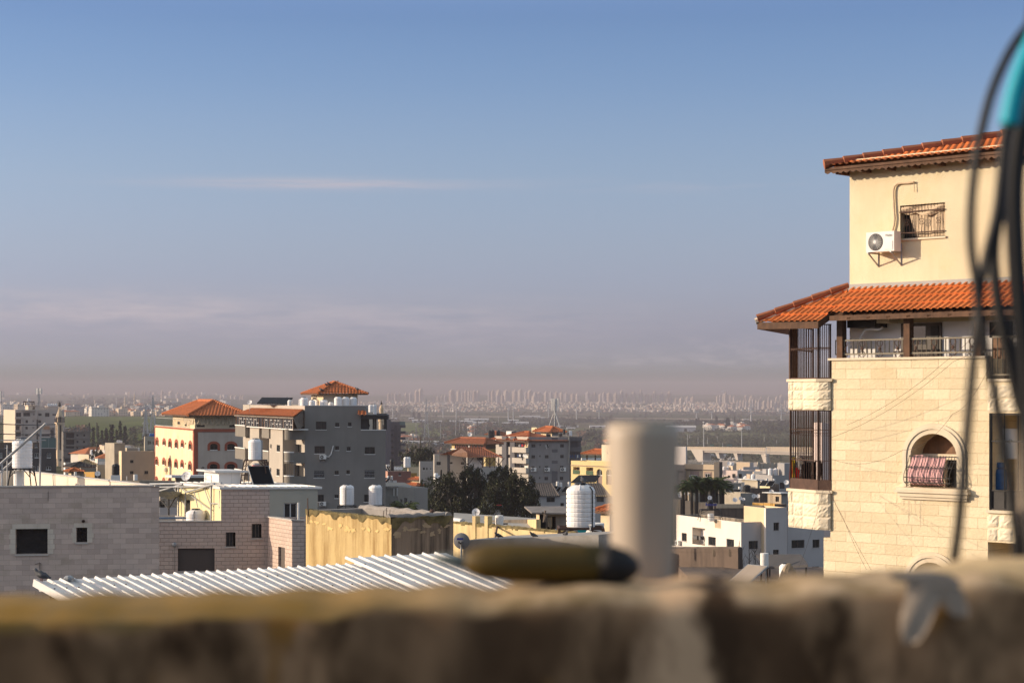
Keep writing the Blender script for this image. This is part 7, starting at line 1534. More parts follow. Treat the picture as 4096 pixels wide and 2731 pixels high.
# ================================================================ stained yellow stair tower, corrugated roof
M['st_y']=surf('stained_yellow_plaster',(.50,.36,.165),.95,.12,.6,streak=1.0,scol=(.24,.14,.045),bump=.35,bscale=9,sscale=(2.2,.22),blotch=.15,bcol=(.62,.46,.24));M['st_d']=surf('stained_shaded_plaster',(.30,.215,.15),.95,.2,.7,streak=.95,scol=(.055,.04,.03),bump=.35,bscale=9,sscale=(2.6,.16));M['moss']=surf('mossy_crust',(.15,.115,.05),1,.6,3,bump=.8,bscale=6,blotch=.6,bcol=(.10,.085,.05));M['bitumen']=surf('grey_bitumen_felt',(.25,.225,.205),.9,.2,1.5,bump=.6,bscale=4,blotch=.3,bcol=(.14,.12,.1));M['patch']=surf('flaking_plaster',(.60,.42,.18),.95,.15,2,bump=.5)  # st_d: stained plaster, also darkened for the tower's shaded right face
def stair_tower():
	Y=70;c=zF;q=quadplan(c(955,0)[0],Y,c(62,0)[0],56,c(1603,0)[0],36);zt=topz(c(0,715)[1],Y);zb=0
	q[0]=q[1]+(q[0]-q[1]);q[3]=q[0]+q[2]-q[1];root=thing('stair_tower','stained yellow stair tower with a felted flat roof in the middle foreground','tower',((q[0].x+q[2].x)/2,(q[0].y+q[2].y)/2,zb));b=Block(q,zb,zt);FL,FR=b.F[0],b.F[1]
	for r in ((1112,1088,1222,1170),(1330,1080,1442,1165)): rr=FR.rect(c,*r);rr=(rr[0],rr[1],rr[2]-.5,rr[3]);opening(root,FR,rr,'mesh',.3,sill=False)
	mb=MB();b.walls(mb,[0,1,1,0]);mb.build('wall',[M['st_y'],M['st_d']],root)
	cb=MB();r_=random.Random(2)
	for F,L_,k in ((FL,b.L[0],0),(FR,b.L[1],1)):
		n=int(L_/.09);tops=[r_.uniform(.0,.05) for _ in range(n+1)];lows=[.16+.13*math.sin(i*.31+k)+.09*math.sin(i*.83)+r_.uniform(-.03,.03) for i in range(n+1)]
		cb.mesh([F.pt(L_*i/n,zt+tops[i],.03) for i in range(n+1)]+[F.pt(L_*i/n,zt-max(.05,lows[i]*(.7 if k == 0 else 1.1)),.022) for i in range(n+1)]+[F.pt(L_*i/n,zt+tops[i],-.25) for i in range(n+1)],[(n+1+i,n+2+i,i+1,i) for i in range(n)]+[(i,i+1,2*n+3+i,2*n+2+i) for i in range(n)],0)
	cb.build('crust',M['moss'],root)
	for F,L_,k,cnt in ((FL,b.L[0],0,11),(FR,b.L[1],1,10)):
		pb=MB()
		for i in range(cnt):
			u,z=L_*(i+.5)/cnt+r_.uniform(-.15,.15),zt-r_.uniform(.28,.62);m=17;rad=[r_.uniform(.5,1.35) for _ in range(m)];w,h=r_.uniform(.07,.24),r_.uniform(.04,.12)
			if u-w*1.3 < 0 or u+w*1.3 > L_: continue
			pb.face([F.pt(u+w*rad[j]*math.cos(6.283*j/m),z+h*rad[j]*math.sin(6.283*j/m),.012+.0007*i) for j in range(m)])
		pb.build('flaked_plaster',M['patch_d' if k else 'patch'],root)
	rb=MB();b.roof(rb,.3,.35,0,0,0);rb.build('roof',M['bitumen'],root)
	lb=MB()
	for i,j in ((2,3),(1,2)):
		a,e=q[i],q[j];n=18;dirv=(e-a);nn=V(-dirv.y,dirv.x).normalized()
		lb.tube([(a.x+dirv.x*t/n+nn.x*.2,a.y+dirv.y*t/n+nn.y*.2,zt+.01+.02*math.sin(t*1.7)) for t in range(n+1)],[.13+.02*math.sin(t*2.3+i) for t in range(n+1)],9)
	lb.build('felt_lip',M['bitumen'],root)
	db=MB()
	for u,h in ((.05,.9),(.25,.35)):
		p=FL.pt(u,zt,.05 if u > .1 else -.05);db.tube([p-V(0,0,.5),p+V(0,0,h*.5)],.02,5)
	for x,y,h in ((900,690,.3),(935,690,.25),(870,692,.2)): p=PZ(c,x,y,Y+.7);db.tube([p-V(0,0,.3),p+V(.02,0,h)],.015,4)
	db.build('rebar',M['rust'],root)
	p=PZ(c,1382,690,Y+2.2);vb=MB();vb.lathe((p.x,p.y,p.z-.3),[(.07,0),(.06,.3),(.09,.32),(.10,.5),(.05,.55)],10);vb.build('vent_cap',M['rust'],root)
M['patch_d']=surf('flaking_shaded_plaster',(.40,.29,.18),.95,.2,2,bump=.5)  # flakes toned down for the shaded right face
stair_tower()
M['sheet_w']=surf('white_corrugated_sheet',(.70,.66,.62),.45,.08,.7,streak=.35,scol=(.46,.40,.34),spec=.4,blotch=.2,bcol=(.45,.38,.3),sscale=(1,1))
def tin_roof():
	t=thing('metal_roof','white ribbed metal lean-to roof sloping down behind the blurred wall','roof',(-7,43,5))
	A=P(138,2324,41);e=V(.707,.707,-.018);dn=V(1,-1,-.32).normalized();nrm=e.cross(dn);nrm=nrm if nrm.z > 0 else -nrm
	def sheetp(o,n,pitch,rib,L_,name):
		mb=MB();prof=[]
		for i in range(n): prof += [(i*pitch,0),(i*pitch+.022,rib),(i*pitch+.052,rib),(i*pitch+.074,0)]
		prof.append((n*pitch,0));vs=[]
		for j in range(2):
			for u,h in prof: vs.append(o+e*u+dn*(L_*j)+nrm*h)
		for j in range(2):
			for u,h in prof: vs.append(o+e*u+dn*(L_*j)+nrm*(h-.012))
		m=len(prof);fs=[(i,i+1,m+i+1,m+i) for i in range(m-1)]+[(2*m+i+1,2*m+i,3*m+i,3*m+i+1) for i in range(m-1)]+[(i+1,i,2*m+i,2*m+i+1) for i in range(m-1)]
		mb.mesh(vs,fs);sh=mb.build(name,M['sheet_w'],t)
		sb=MB();r_=random.Random(n)
		for _ in range(n*2): p=o+e*(r_.randrange(n)*pitch+.037)+dn*r_.choice((.7,1.6,2.5))+nrm*rib;sb.lathe(p,[(.018,0),(.018,.015),(.006,.02)],6)
		sb.build('screws',M['rust'],sh)
	sheetp(A,31,.286,.045,5.2,'sheet');P2=A+e*8.55-dn*.32+nrm*.05;sheetp(P2,8,.41,.05,5.2,'sheet')
	fb=MB()
	for k in (.25,2.6,4.9): fb.bar(A+dn*k-nrm*.09,A+dn*k+e*12.2-nrm*.09,.1)
	fb.build('purlin',M['steel'],t)
	for u in (.3,4.2,8.2,12): 
		for k in (.25,4.9): p=A+e*u+dn*k-nrm*.15;pb=MB();pb.bar((p.x,p.y,0),p,.1);pb.build('post',M['rust'],t)
	eb=MB();eb.hexa([A-e*.03-nrm*.1,A-e*.0-nrm*.1,A+dn*5.2-nrm*.1,A-e*.03+dn*5.2-nrm*.1,A-e*.03+nrm*.05,A-e*.0+nrm*.05,A+dn*5.2+nrm*.05,A-e*.03+dn*5.2+nrm*.05]);eb.build('end_flashing',M['sheet_w'],t)
	p=A+e*.12+dn*.08;pigeon((p.x,p.y,p.z+.0),R(168),'dark pigeon perched on the left end of the white ribbed roof',1.05)
	p=A+e*.75+dn*.1+nrm*.02;mb=MB();mb.lathe(p,[(.1,0),(.11,.05),(.06,.09)],8);tag(mb.build('loose_cap',M['steel'],None,loc=p),'small pale cap lying beside the pigeon on the ribbed roof','cap')
tin_roof()

# ================================================================ middle: long yellow wall, big white tank, dishes
M['yw']=surf('streaked_yellow_wall',(.62,.47,.24),.95,.12,.6,streak=.6,scol=(.22,.15,.08),bump=.25,sscale=(2.2,.3));M['streaked_sh']=surf('streaked_shaded_wall',(.26,.21,.16),.95,.3,.8,streak=.85,scol=(.04,.033,.027),bump=.3,sscale=(1.6,.15));M['roofgrey']=surf('shaded_roof_edge',(.30,.275,.25),.95,.15,.6,blotch=.3)  # dark streaked wall carries the shade of parapet faces off the sun
def mid_roofs():
	c=zH;A=PZ(c,150,765,86);B=PZ(c,1432,880,78.5);F=Face(A.xy,(B-A));L_=(V(B.x,B.y)-V(A.x,A.y)).length;t=thing('parapet_wall','long streaked yellow parapet wall running right behind the yellow tool','wall',(A.x,A.y,2));mb=MB();mb.hexa([F.pt(0,2,0),F.pt(L_,2,0),F.pt(L_,2,-.2),F.pt(0,2,-.2),F.pt(0,A.z,0),F.pt(L_,B.z,0),F.pt(L_,B.z,-.2),F.pt(0,A.z,-.2)]);mb.build('wall',M['yw'],t)
	eb=MB();r_=random.Random(4);n=70;eb.tube([F.pt(L_*i/n,A.z+(B.z-A.z)*i/n+.01,-.1) for i in range(n+1)],[.10+r_.uniform(-.02,.03) for _ in range(n+1)],6);eb.build('worn_edge',M['moss'],t)
	for x in (388,515): u,z=F.uz(*c(x,775));k=MB();k.fbox(F,u-.12,u+.12,z-.6,z+.35,-.2,.04);k.build('pier',M['yw'],t)
	p,q=PZ(c,335,945,74),PZ(c,1560,905,71);G=Face(p.xy,(q-p));Lg=(V(q.x,q.y)-V(p.x,p.y)).length;mb=MB();mb.hexa([G.pt(-.3,0,0),G.pt(Lg+.5,0,0),G.pt(Lg+.5,0,-3.2),G.pt(-.3,0,-3.2),G.pt(-.3,p.z,0),G.pt(Lg+.5,q.z+.1,0),G.pt(Lg+.5,q.z+.1,-3.2),G.pt(-.3,p.z,-3.2)]);tag(mb.build('flat_roof_annex',M['roofgrey'],None,loc=(p.x,p.y,0)),'flat-roofed grey annex with pigeons on its edge below the long yellow wall','annex')
	for x,y,az,lab in ((638,921,.4,'pigeon on the grey annex edge by the leaning pole'),(1003,916,.5,'pigeon on the grey annex edge, middle one'),(1340,908,1.9,'pigeon on the grey annex edge beside the rusty tank stand')): w=PZ(c,x,y,72.6);pigeon((w.x,w.y,w.z-.02),az+math.pi,lab,.95)
	for x0,x1,y0,y1,yb,Y0,Y1,m,lab in ((168,350,718,716,775,104,106,'streaked_sh','short shade-toned parapet behind the stair tower'),(350,530,716,733,790,106,100,'yw','short lit parapet below the round dish'),(530,940,733,722,830,100,99,'streaked_sh','long streaked, shade-toned parapet behind the small boiler'),(940,1032,722,722,838,99,92,'yw','short lit parapet left of the roof shed')):
		a,b=PZ(c,x0,y0,Y0),PZ(c,x1,y1,Y1);H_=Face(a.xy,(b-a));l=(V(b.x,b.y)-V(a.x,a.y)).length;mb=MB();mb.hexa([H_.pt(0,1,0),H_.pt(l,1,0),H_.pt(l,1,-.2),H_.pt(0,1,-.2),H_.pt(0,a.z,0),H_.pt(l,b.z,0),H_.pt(l,b.z,-.2),H_.pt(0,a.z,-.2)]);tag(mb.build('parapet_wall',M[m],None,loc=(a.x,a.y,1)),lab,'wall')
	dk=MB();ps=[PZ(c,x,800,Yd) for x,Yd in ((170,98),(1040,91),(1040,103),(170,108))];zd=PZ(c,500,805,96).z;dk.prism([(p.x,p.y) for p in ps],zd-.3,zd);tag(dk.build('roof_deck',M['deck'],None,loc=(ps[0].x,ps[0].y,zd)),'flat dusty roof deck between the shade-toned parapets','roof deck')
	r,b=bldg('battered roof shed with an open doorway and rag curtain left of the big white tank',c,1065,93,662,1032,58,1346,4,'cream_wall','shed_d',wr=[(1140,690,1238,850)],zb=1,para=.05,wkw=dict(depth=.25,frame='wood',sill=None,pane='void',kind='fixed'),name='roof_shed',cat='shed')
	FR=b.F[1];k=MB();u0,u1,z0,z1=FR.rect(c,1066,672,1133,850);k.fbox(FR,u0,u1,z0,z1,.0,.02);k.build('doorway',M['void'],r)
	k=MB();n=8;u0,u1,z0,z1=FR.rect(c,1142,700,1200,812);k.mesh([FR.pt(u0+(u1-u0)*i/n*(1 if j == 0 else .8)+.05*j,z1-(z1-z0)*j*(1-.12*math.sin(i)),-.1+.05*math.sin(i*1.7)) for j in (0,1) for i in range(n+1)],[(n+1+i,n+2+i,i+1,i) for i in range(n)]);k.build('curtain',M['rag'],r)
	rb=MB();u0=-.3;rb.hexa([FR.pt(-.4,b.z1+.02,.5),FR.pt(b.L[1]+.3,b.z1-.02,.5),FR.pt(b.L[1]+.3,b.z1+.05,-4),FR.pt(-.4,b.z1+.05,-4),FR.pt(-.4,b.z1+.08,.5),FR.pt(b.L[1]+.3,b.z1+.04,.5),FR.pt(b.L[1]+.3,b.z1+.12,-4),FR.pt(-.4,b.z1+.12,-4)]);rb.build('sheet_roof',M['rust_sheet'],r)
	pipes('scrap_planks','loose grey planks leaning at the roof shed doorway',[(PZ(c,1128,628,91),PZ(c,1110,752,91),.05),(PZ(c,1138,672,91),PZ(c,1116,745,91),.07),(PZ(c,1090,650,91),PZ(c,1160,668,91),.04)],.05,'wood_g','planks')
	Yt=80;s=Yt/F_*.3827;g=PZ(c,1497,800,Yt);zr=topz(c(0,940)[1],Yt)-.1;tank((g.x,Yt,g.z),151*s,(800-352)*s,'big white ribbed tank with a pigeon on top left of the vent pipe',ribs=8,pipe=-.72)
	stand((g.x,Yt,zr),1.75,g.z-zr,'rusty angle-iron stand under the big white tank',.1,bw=.07)
	vb=MB();p=PZ(c,1585,782,Yt-1.15);vb.tube([p,p+V(.1,-.05,0)],.035,8);vb.tube([p+V(.05,-.02,0),p+V(.05,-.02,-.2)],.025,6);tag(vb.build('outlet_valve',M['alu'],None,loc=p),'grey outlet valve at the foot of the big white tank','valve')
	p=PZ(c,1522,352,Yt);pigeon((p.x,p.y,p.z-.03),1.9,'grey pigeon standing on the lid of the big white tank',1.25)
	cyl('boiler','white boiler cylinder half hidden under the big white tank\'s stand','boiler',V(PZ(c,1640,0,84).x,84,zr-.3),.42,PZ(c,0,760,84).z-zr+.3,'white')
	mb=MB();p=PZ(c,1510,835,Yt+1);mb.mesh([p+V(.2*math.cos(t)*(1+.2*math.sin(3*t)),.1*math.sin(t),.18*math.sin(t)) for t in [i*.6 for i in range(10)]]+[p],[(i,(i+1) % 10,10) for i in range(10)]);tag(mb.build('plastic_bag',M['teal'],None,loc=p),'turquoise plastic bag caught under the big white tank','plastic bag')
	p=PZ(c,646,790,84);cyl('boiler','small white boiler with faded red lettering above the long yellow wall','boiler',p,.175,110*84/F_*.3827,'white');b_=bpy.data.objects[-1]
	mb=MB();[mb.rbox((p.x-.1+.045*i,p.y-.172-.002*(i % 2),p.z+.86),.03,.01,.05 if i % 2 else .035,0) for i in range(5)];lb=mb.build('lettering',M['red_label'],None,loc=p);tag(lb,'faded red lettering strip on the small white boiler','lettering')
	pipes('boiler_stand','thin rusty pole and bracket holding the small white boiler',[(PZ(c,627,780,83.5),PZ(c,600,940,80),.04),(PZ(c,520,772,84),PZ(c,735,768,84),.03),(PZ(c,520,772,84),PZ(c,560,800,84),.025)],.03,'rust','stand')
	g=PZ(c,402,715,101);dish((g.x,g.y,g.z),.2,R(-100),.35,'white round dish standing on the short lit parapet',topz(c(0,648)[1],101)-g.z)
	for x,y,r__,Yd,lab in ((1230,858,.18,88,'half-hidden white dish in front of the roof shed'),): g=PZ(c,x,y+45,Yd);dish((g.x,g.y,g.z),r__,R(-80),.9,lab,topz(c(0,862)[1],Yd)-g.z)
	g=PZ(c,250,1050,57);t=dish((g.x,g.y,g.z-.4),.235,R(75),.15,'large grey-backed dish with blue printing beside the stained, shade-toned wall',.4+topz(c(0,950)[1],57)-g.z,mat='dish_g')
	mb=MB();mk=MB();o=PZ(c,236,925,56.75)
	mb.mesh([o+V(-.09+.022*i,0,.05*j-.03+.006*((i*j) % 3)) for j in range(2) for i in range(9)],[(i,i+1,10+i,9+i) for i in range(8)]);mk.mesh([o+V(-.06+.02*i,0,-.17+.05*j+.02*((i*3) % 4)) for j in range(2) for i in range(6)],[(i,i+1,7+i,6+i) for i in range(5)]);mk.build('emblem',M['iron'],t);mb.build('printing',[M['blue_ink'],M['iron']],t)
	mb=MB();a=PZ(c,168,735,88);mb.tube([a,PZ(c,262,748,87)],.14,10);tag(mb.build('vent_pipe',M['alu'],None,loc=a),'short fat horizontal pipe end above the long yellow wall','pipe')
	r,b=bldg('small house corner with a red tile eave left of the vent pipe',c,1800,150,640,1705,48,1900,40,'cream_wall','gh',zb=-8);hip_roof(r,b.poly,b.z1,24,.5,.4,.4,3,name='tiled_roof')
M['rag']=surf('rag_curtain',(.55,.45,.33),.9,.2,3);M['rust_sheet']=surf('rusty_roof_sheet',(.20,.17,.15),.8,.3,1.5,blotch=.4);M['shed_d']=surf('stained_shed_wall',(.36,.30,.24),.95,.2,.6,streak=.5,scol=(.15,.11,.08));M['teal']=surf('turquoise_plastic',(.0,.28,.34),.5,.1,3);M['dish_g']=surf('grey_dish',(.16,.16,.17),.6,.1,2);M['blue_ink']=surf('blue_print',(.04,.05,.25),.7,.1)
mid_roofs()
for i,(x0,x1,lab) in enumerate(((415,565,'white ribbed tank on a low stand before the grey block, left of the pair'),(718,868,'white ribbed tank on a low stand before the grey block, right of the pair'))):
	Yd=150;s=Yd/F_*.3827;g=PZ(zF,(x0+x1)/2,571,Yd);stand((g.x,Yd,g.z-.85),1.25,.85,'dark low stand under the '+('left' if i == 0 else 'right')+' white tank before the grey block',.1,'iron',bw=.05);tank((g.x,Yd,g.z),(x1-x0)*s/2,212*s,lab,ribs=9,pipe=-1.65 if i == 0 else -.35)
# ================================================================ crowded houses on the right
M['wb_l']=surf('white_render_lit',(.72,.63,.54),.9,.05,.3,streak=.1,scol=(.55,.45,.36));M['wb_r']=surf('shaded_white_render',(.46,.41,.385),.9,.06,.3,streak=.15,scol=(.36,.31,.28));M['tan']=surf('tan_render',(.47,.36,.25),.9,.07,.3);M['beige_m']=surf('streaked_beige_wall',(.50,.39,.27),.95,.12,.4,streak=.5,scol=(.22,.16,.11),sscale=(1.2,.15));M['brown_st']=surf('stained_shaded_wall',(.125,.09,.07),.95,.2,.5,streak=.7,scol=(.045,.035,.03),sscale=(2,.2));M['pink_w']=surf('pinkish_white_render',(.56,.44,.39),.9,.06,.3)  # wb_l/wb_r: white toned for sun and shade; brown_st: stains plus shaded sides
def right_town():
	c=zJ;Y=222;WB=dict(depth=.2,frame='alu_dark',sill='wb_r',fw=.05)
	def pre(root,b):
		F=b.F[0];h=F.rect(c,340,742,486,935);F.holes.append(h+(1.2,));k=MB();k.face([F.pt(h[0],h[2],-1.15),F.pt(h[1],h[2],-1.15),F.pt(h[1],h[3],-1.15),F.pt(h[0],h[3],-1.15)]);k.build('balcony_wall',M['white'],root)
		railing(root,[F.pt(h[0]+.1,h[2],.02),F.pt(h[1]-.05,h[2],.02)],1.0,.13,'iron');u0,u1,z0,z1=F.rect(c,597,645,668,745);k=MB();k.fbox(F,u0,u1,z0,z1-.1,.004,.012);k.build('paint_patch',M['tan'],root)
	r,b=bldg('long white house with a laundry balcony behind the dark soot-streaked wall',c,897,Y,680,158,67,1180,23,'wb_l','wb_r',wl=[(218,800,276,893),(522,845,607,942),(730,870,816,970)],wr=[(983,890,1092,985)],wkw=WB,pre=pre,para=1.3,inner='streaked_sh')
	F=b.F[0];clothes(F,c,[(365,828,870,16,1),(385,832,865,14,1),(402,830,880,18,2),(425,838,876,16,1),(445,838,872,20,2),(466,838,876,14,2)],'black and white laundry on the white house balcony',-.1);u,z=F.uz(*c(178,938));aircon(F,u,z,'outdoor unit left of the white house balcony')
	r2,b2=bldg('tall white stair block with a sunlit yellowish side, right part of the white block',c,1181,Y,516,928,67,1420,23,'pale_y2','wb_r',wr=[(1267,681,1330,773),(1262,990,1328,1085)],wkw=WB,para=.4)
	eb=MB();f=b2.F[0];eb.fbox(f,b2.L[0]-.35,b2.L[0]+.02,b2.z0,b2.z1-.02,0,.05);eb.build('edge_band',M['wb_l'],r2)
	bldg('white house wing half hidden behind the stone bay',c,1424,Y+4,560,1300,67,1842,23,'wb_r','wb_r',wr=[(1472,880,1619,972),(1712,875,1791,968),(1705,1182,1789,1255)],wkw=WB,para=.3)
	for x in (1230,1240,1252,1150): p=PZ(c,x,500,Y+5);mb=MB();mb.tube([p-V(0,0,.6),p+V(.05,0,1.9)],.018,4);tag(mb.build('rebar',M['rust'],None,loc=p),'thin rebar rod sticking out of the stair block roof','rebar','rebar rods on the stair block')
	s=Y/F_*.3507;g=PZ(c,545,532,Y+6);zr=topz(c(0,632)[1],Y+6);stand((g.x,Y+6,zr-.3),2.2,g.z-zr+.3,'thin dark stand under the black tank on the long white house',.2,'iron',bw=.06);tank((g.x,Y+6,g.z),36*s,112*s,'black water tank on a stand over the long white house','black',4);cyl('boiler','white boiler with blue lettering below the black tank','boiler',(g.x,Y+5.4,zr-.3),38*s,88*s,'white')
	mb=MB();[mb.rbox((g.x-.55+i*.22,Y+5.4-38*s-.01,zr+1.45),.14,.02,.26+.08*(i == 0),0) for i in range(6)];tag(mb.build('lettering',M['blue_ink'],None,loc=(g.x,Y+5.4,zr)),'blue lettering on the white boiler below the black tank','lettering')
	for a in (('long beige wall with soot runs behind the white house',590,250,472,585,60,938,4,'beige_m','brown_st'),('sunlit beige block left of the black tank',372,262,440,258,55,412,20,'beige_m','brown_st'),('sunlit beige block right behind the black tank',590,258,462,410,60,640,10,'beige_m','brown_st'),('dim beige block beside the vent pipe',205,270,420,120,50,275,20,'beige_m','brown_st'),('ochre parapet strip in front of the bay',1280,245,470,1025,55,1410,4,'ochre_box','brown_st'),('low grey roof room behind the black tank',365,285,352,360,50,690,6,'concrete','concrete'),('block wall strip right of the pointed parapets',890,300,345,660,55,1040,6,'conc_lit','concrete'),('brown wall behind the twin dishes',1110,290,345,1100,50,1250,6,'brown_st','brown_st'),('small sheet-roofed roof room left of the stone bay',1355,280,352,1200,50,1420,20,'beige_m','concrete'),('grey roof house with a white lid among the low roofs',1085,345,200,905,60,1110,6,'conc_lit','concrete'),('low dark parapet behind the black ground tank',1000,330,290,990,50,1280,4,'brown_st','brown_st'),('low cream house among the collectors',1225,390,240,1105,55,1330,6,'pale_y','brown_st'),('white low house left of the stone bay',1300,430,215,1270,50,1420,4,'cream_wall','wb_r'),('grey roof house behind the white-lidded one',720,400,230,700,50,930,4,'concrete','concrete')):
		wr=[(880,400,950,465),(985,400,1010,470)] if 'block wall strip' in a[0] else [(1290,385,1330,445)] if 'sheet-roofed' in a[0] else ()
		r,b=bldg(a[0],c,a[1],a[2],a[3],a[4],a[5],a[6],a[7],a[8],a[9],para=.5,wr=() if 'sheet' in a[0] or 'strip' in a[0] else wr,wl=[(1288,385,1330,445)] if 'sheet-roofed' in a[0] else (),wkw=dict(depth=.2,frame='wood',sill=None,pane='void',kind='fixed'))
		if 'lid' in a[0][-8:] or 'sheet' in a[0] or 'white lid' in a[0]: mb=MB();mb.prism(inset(b.poly,-.45),b.z1+.01,b.z1+.13);mb.build('lid',M['alu'],r)
	for i,x in enumerate((330,636)):
		g=PZ(c,x,350,284);w=37*284/F_*.3507;t=MB();t.prism([(g.x-w,g.y-w),(g.x+w,g.y-w),(g.x+w,g.y+w),(g.x-w,g.y+w)],g.z-3.2,g.z);t.lathe((g.x,g.y,g.z),[(w*1.35,0),(w*.6,1.1*w),(.03,60*284/F_*.3507)],4);tag(t.build('gate_pier',M['beige_m'],None,loc=(g.x,g.y,g.z-3)),('left' if i == 0 else 'right')+' pointed beige pier of the pair in front of the palms','pier')
	for x,y,r_,Yd,lab in ((205,385,.75,268,'cluster dish left of the pointed piers, lower one'),(275,360,.8,275,'dish beside the left pointed pier'),(195,355,.8,272,'cluster dish left of the pointed piers, upper one'),(540,408,.8,256,'dish peeping over the black tank'),(828,430,.85,254,'left dish of the trio on the soot-run wall'),(890,415,.65,256,'middle dish of the trio on the soot-run wall'),(924,424,.55,254,'right dish of the trio on the soot-run wall'),(1043,388,.8,270,'left dish of the pair on the brown wall'),(1090,388,.7,272,'right dish of the pair on the brown wall'),(1243,338,.8,300,'dish on the low dark parapet'),(1412,232,.9,380,'dish cut by the stone bay\'s left edge'),(763,18,.75,520,'left dish of the pair by the boundary wall'),(793,22,.75,520,'right dish of the pair by the boundary wall')):
		g=PZ(c,x,y+26,Yd);dish((g.x,g.y,g.z),r_*.42*Yd/300,R(-105),.35,lab,.45*Yd/300)
	for x in (905,): p=PZ(c,917,275,340);cyl('boiler','cream boiler in front of the white-lidded roof house','boiler',p-V(0,0,.4),.28,1.2,'wb_l')
	p=PZ(c,962,335,318);tank(p-V(0,0,.2),.62,1.35,'black water tank on the low roofs right of the palms','black',4)
	for x,y in ((1192,232),(1272,236),(880,335)): g=PZ(c,x,y,370 if y < 300 else 310);solar_heater((g.x,g.y,g.z-.5),'small boiler with a dark collector on the low roofs right of the palms',R(-135),.22,.75,.6,1.5,1.5,group='collectors on the low roofs')
	c=zI;Y=335
	def pre(root,b):
		F=b.F[0];tb=MB();u0,u1,z0,z1=F.rect(c,170,1322,725,1332);tb.fbox(F,0,b.L[0],z0,z1,0,.15);tb.build('trim',M['alu_dark'],root)
		for i,r in enumerate(((372,1345,490,1442),(558,1356,657,1438))):
			h=F.rect(c,*r);k=MB();k.fbox(F,h[0]-.0,h[1],h[2],h[3],0,.05);k.build('surround',M['mauve'],root);m=.28;sp=h[3]-.7 if i == 0 else h[3]-m
			F2=Face(F.pt(0,0,.05).xy,F.d);k=MB();u0,u1,z0,z1=h[0]+m,h[1]-m,h[2]+m*.5,sp;w=window(root,F2,(u0,u1,z0,z1),-.03,'alu',hole=False,sill='mauve');gb=MB();[gb.bar(F2.pt(u0+(u1-u0)*j/9,z0,.08),F2.pt(u0+(u1-u0)*j/9,z1,.08),.03) for j in range(10)];gb.build('grille',M['iron'],w)
		pb=MB();u=F.uz(*c(741,1330))[0];pb.fbox(F,u-.55,u+.55,b.z0,b.z1+.5,-.5,.4);pb.build('pilaster',M['alu_dark'],root)
	r,b=bldg('tan house with an arched barred window right of the vent pipe',c,760,Y,1262,288,42,790,48,'tan','brown_h',zb=-22,para=.6,pre=pre);u,z=b.F[0].uz(*c(375,1463));aircon(b.F[0],u,z,'outdoor unit beside the arched window of the tan house',w=1.1,h=.8)
	bldg('shadowy left wing of the tan house with a barred balcony',c,290,Y+3,1262,150,42,300,48,'brown_h','brown_h',wl=[(195,1345,288,1428)],zb=-22,wkw=dict(depth=.6,frame='wood',sill=None,pane='void'));bldg('white upper block beside the vent pipe over the tan house',c,312,350,1020,150,42,330,48,'wb_r','wb_r',zb=topz(1860,350))
	bldg('pinkish-white house right of the palms',c,1000,560,1340,760,45,1290,8,'pink_w','wb_r',wl=[(868,1403,906,1437),(930,1382,974,1437),(805,1400,821,1418)],wr=[(1017,1382,1061,1447),(1107,1403,1146,1437)],zb=-34,wkw=dict(depth=.3,frame='alu_dark',sill='white',fw=.1),para=.5)
	bldg('grey upper floor of the pinkish-white house',c,1080,572,1290,1070,45,1288,8,'wb_r','wb_r',zb=-20);bldg('beige roof room with a dark flat slab before the boundary wall',c,1165,600,1232,985,50,1215,10,'tan','wb_r',zb=-24,cap='charcoal')
	def pre(root,b):
		for x,y in ((1290,1225),(1322,1248),(1370,1245),(1412,1230),(1465,1240),(1520,1236),(1590,1228)): F=b.F[1];u,z=F.uz(*c(x,y),-1);pb=MB();pb.fbox(F,u-.45,u+.45,b.z1-.1,z,-1.9,-1.0);pb.build('column',M['conc_lit'],root)
	bldg('raw grey shell with column stubs on its roof before the boundary wall',c,1288,600,1312,1280,55,1612,4,'hb','hb',wr=[(1297,1375,1322,1425),(1335,1375,1367,1423),(1378,1370,1411,1422),(1425,1368,1459,1420),(1475,1366,1511,1415),(1548,1360,1585,1412)],zb=-34,wkw=dict(depth=.5,frame='iron',sill=None,pane='void',kind='fixed'),pre=pre,para=.05)
	for x,y,w,h in ((1035,1340,30,36),(1076,1335,22,34),(535,1242,18,26)): p=PZ(c,x,y,575);tank(p-V(0,0,.3),w*.2998*575/F_/2,h*.2998*575/F_,'small white tank on the roofs before the boundary wall',ribs=4,group='small tanks before the boundary wall')
	for k in range(26):
		px,py=rnd.choice(((rnd.uniform(2870,3170),rnd.uniform(1872,1905)),(rnd.uniform(2960,3170),rnd.uniform(1880,1960))));Yd=640 if py < 1895 else rnd.uniform(420,520);p=P(px,py,Yd);village_house((p.x,p.y,p.z-7),rnd.uniform(6,11),rnd.uniform(6,9),6+rnd.uniform(0,1),rnd.uniform(-.3,.4),VW[rnd.choice((0,1,2,3))],rnd.random() < .15,'flat-roofed house in the jumble between the palms and the stone bay','houses between the palms and the stone bay')
	for k in range(34):
		px=rnd.choice((rnd.uniform(1560,1800),rnd.uniform(2100,2440),rnd.uniform(350,640),rnd.uniform(380,600)));Yd=rnd.uniform(560,900) if px > 1000 else rnd.uniform(480,640);p=P(px,0,Yd);z=zg(p.x,Yd);village_house((p.x,Yd,z-1),rnd.uniform(8,13),rnd.uniform(7,10),rnd.choice((5,7.2,8)),rnd.uniform(.1,.9),VW[rnd.choice((0,1,2,3))],rnd.random() < .3,'low house among the trees at the edge of the town','low houses at the town edge')
	g=P(3272,0,190);bldg('tall pale building sliver seen through the lower bay grille',zI,2125,330,700,2008,60,2300,5,'pink_w','pink_w',zb=-12,para=.1)
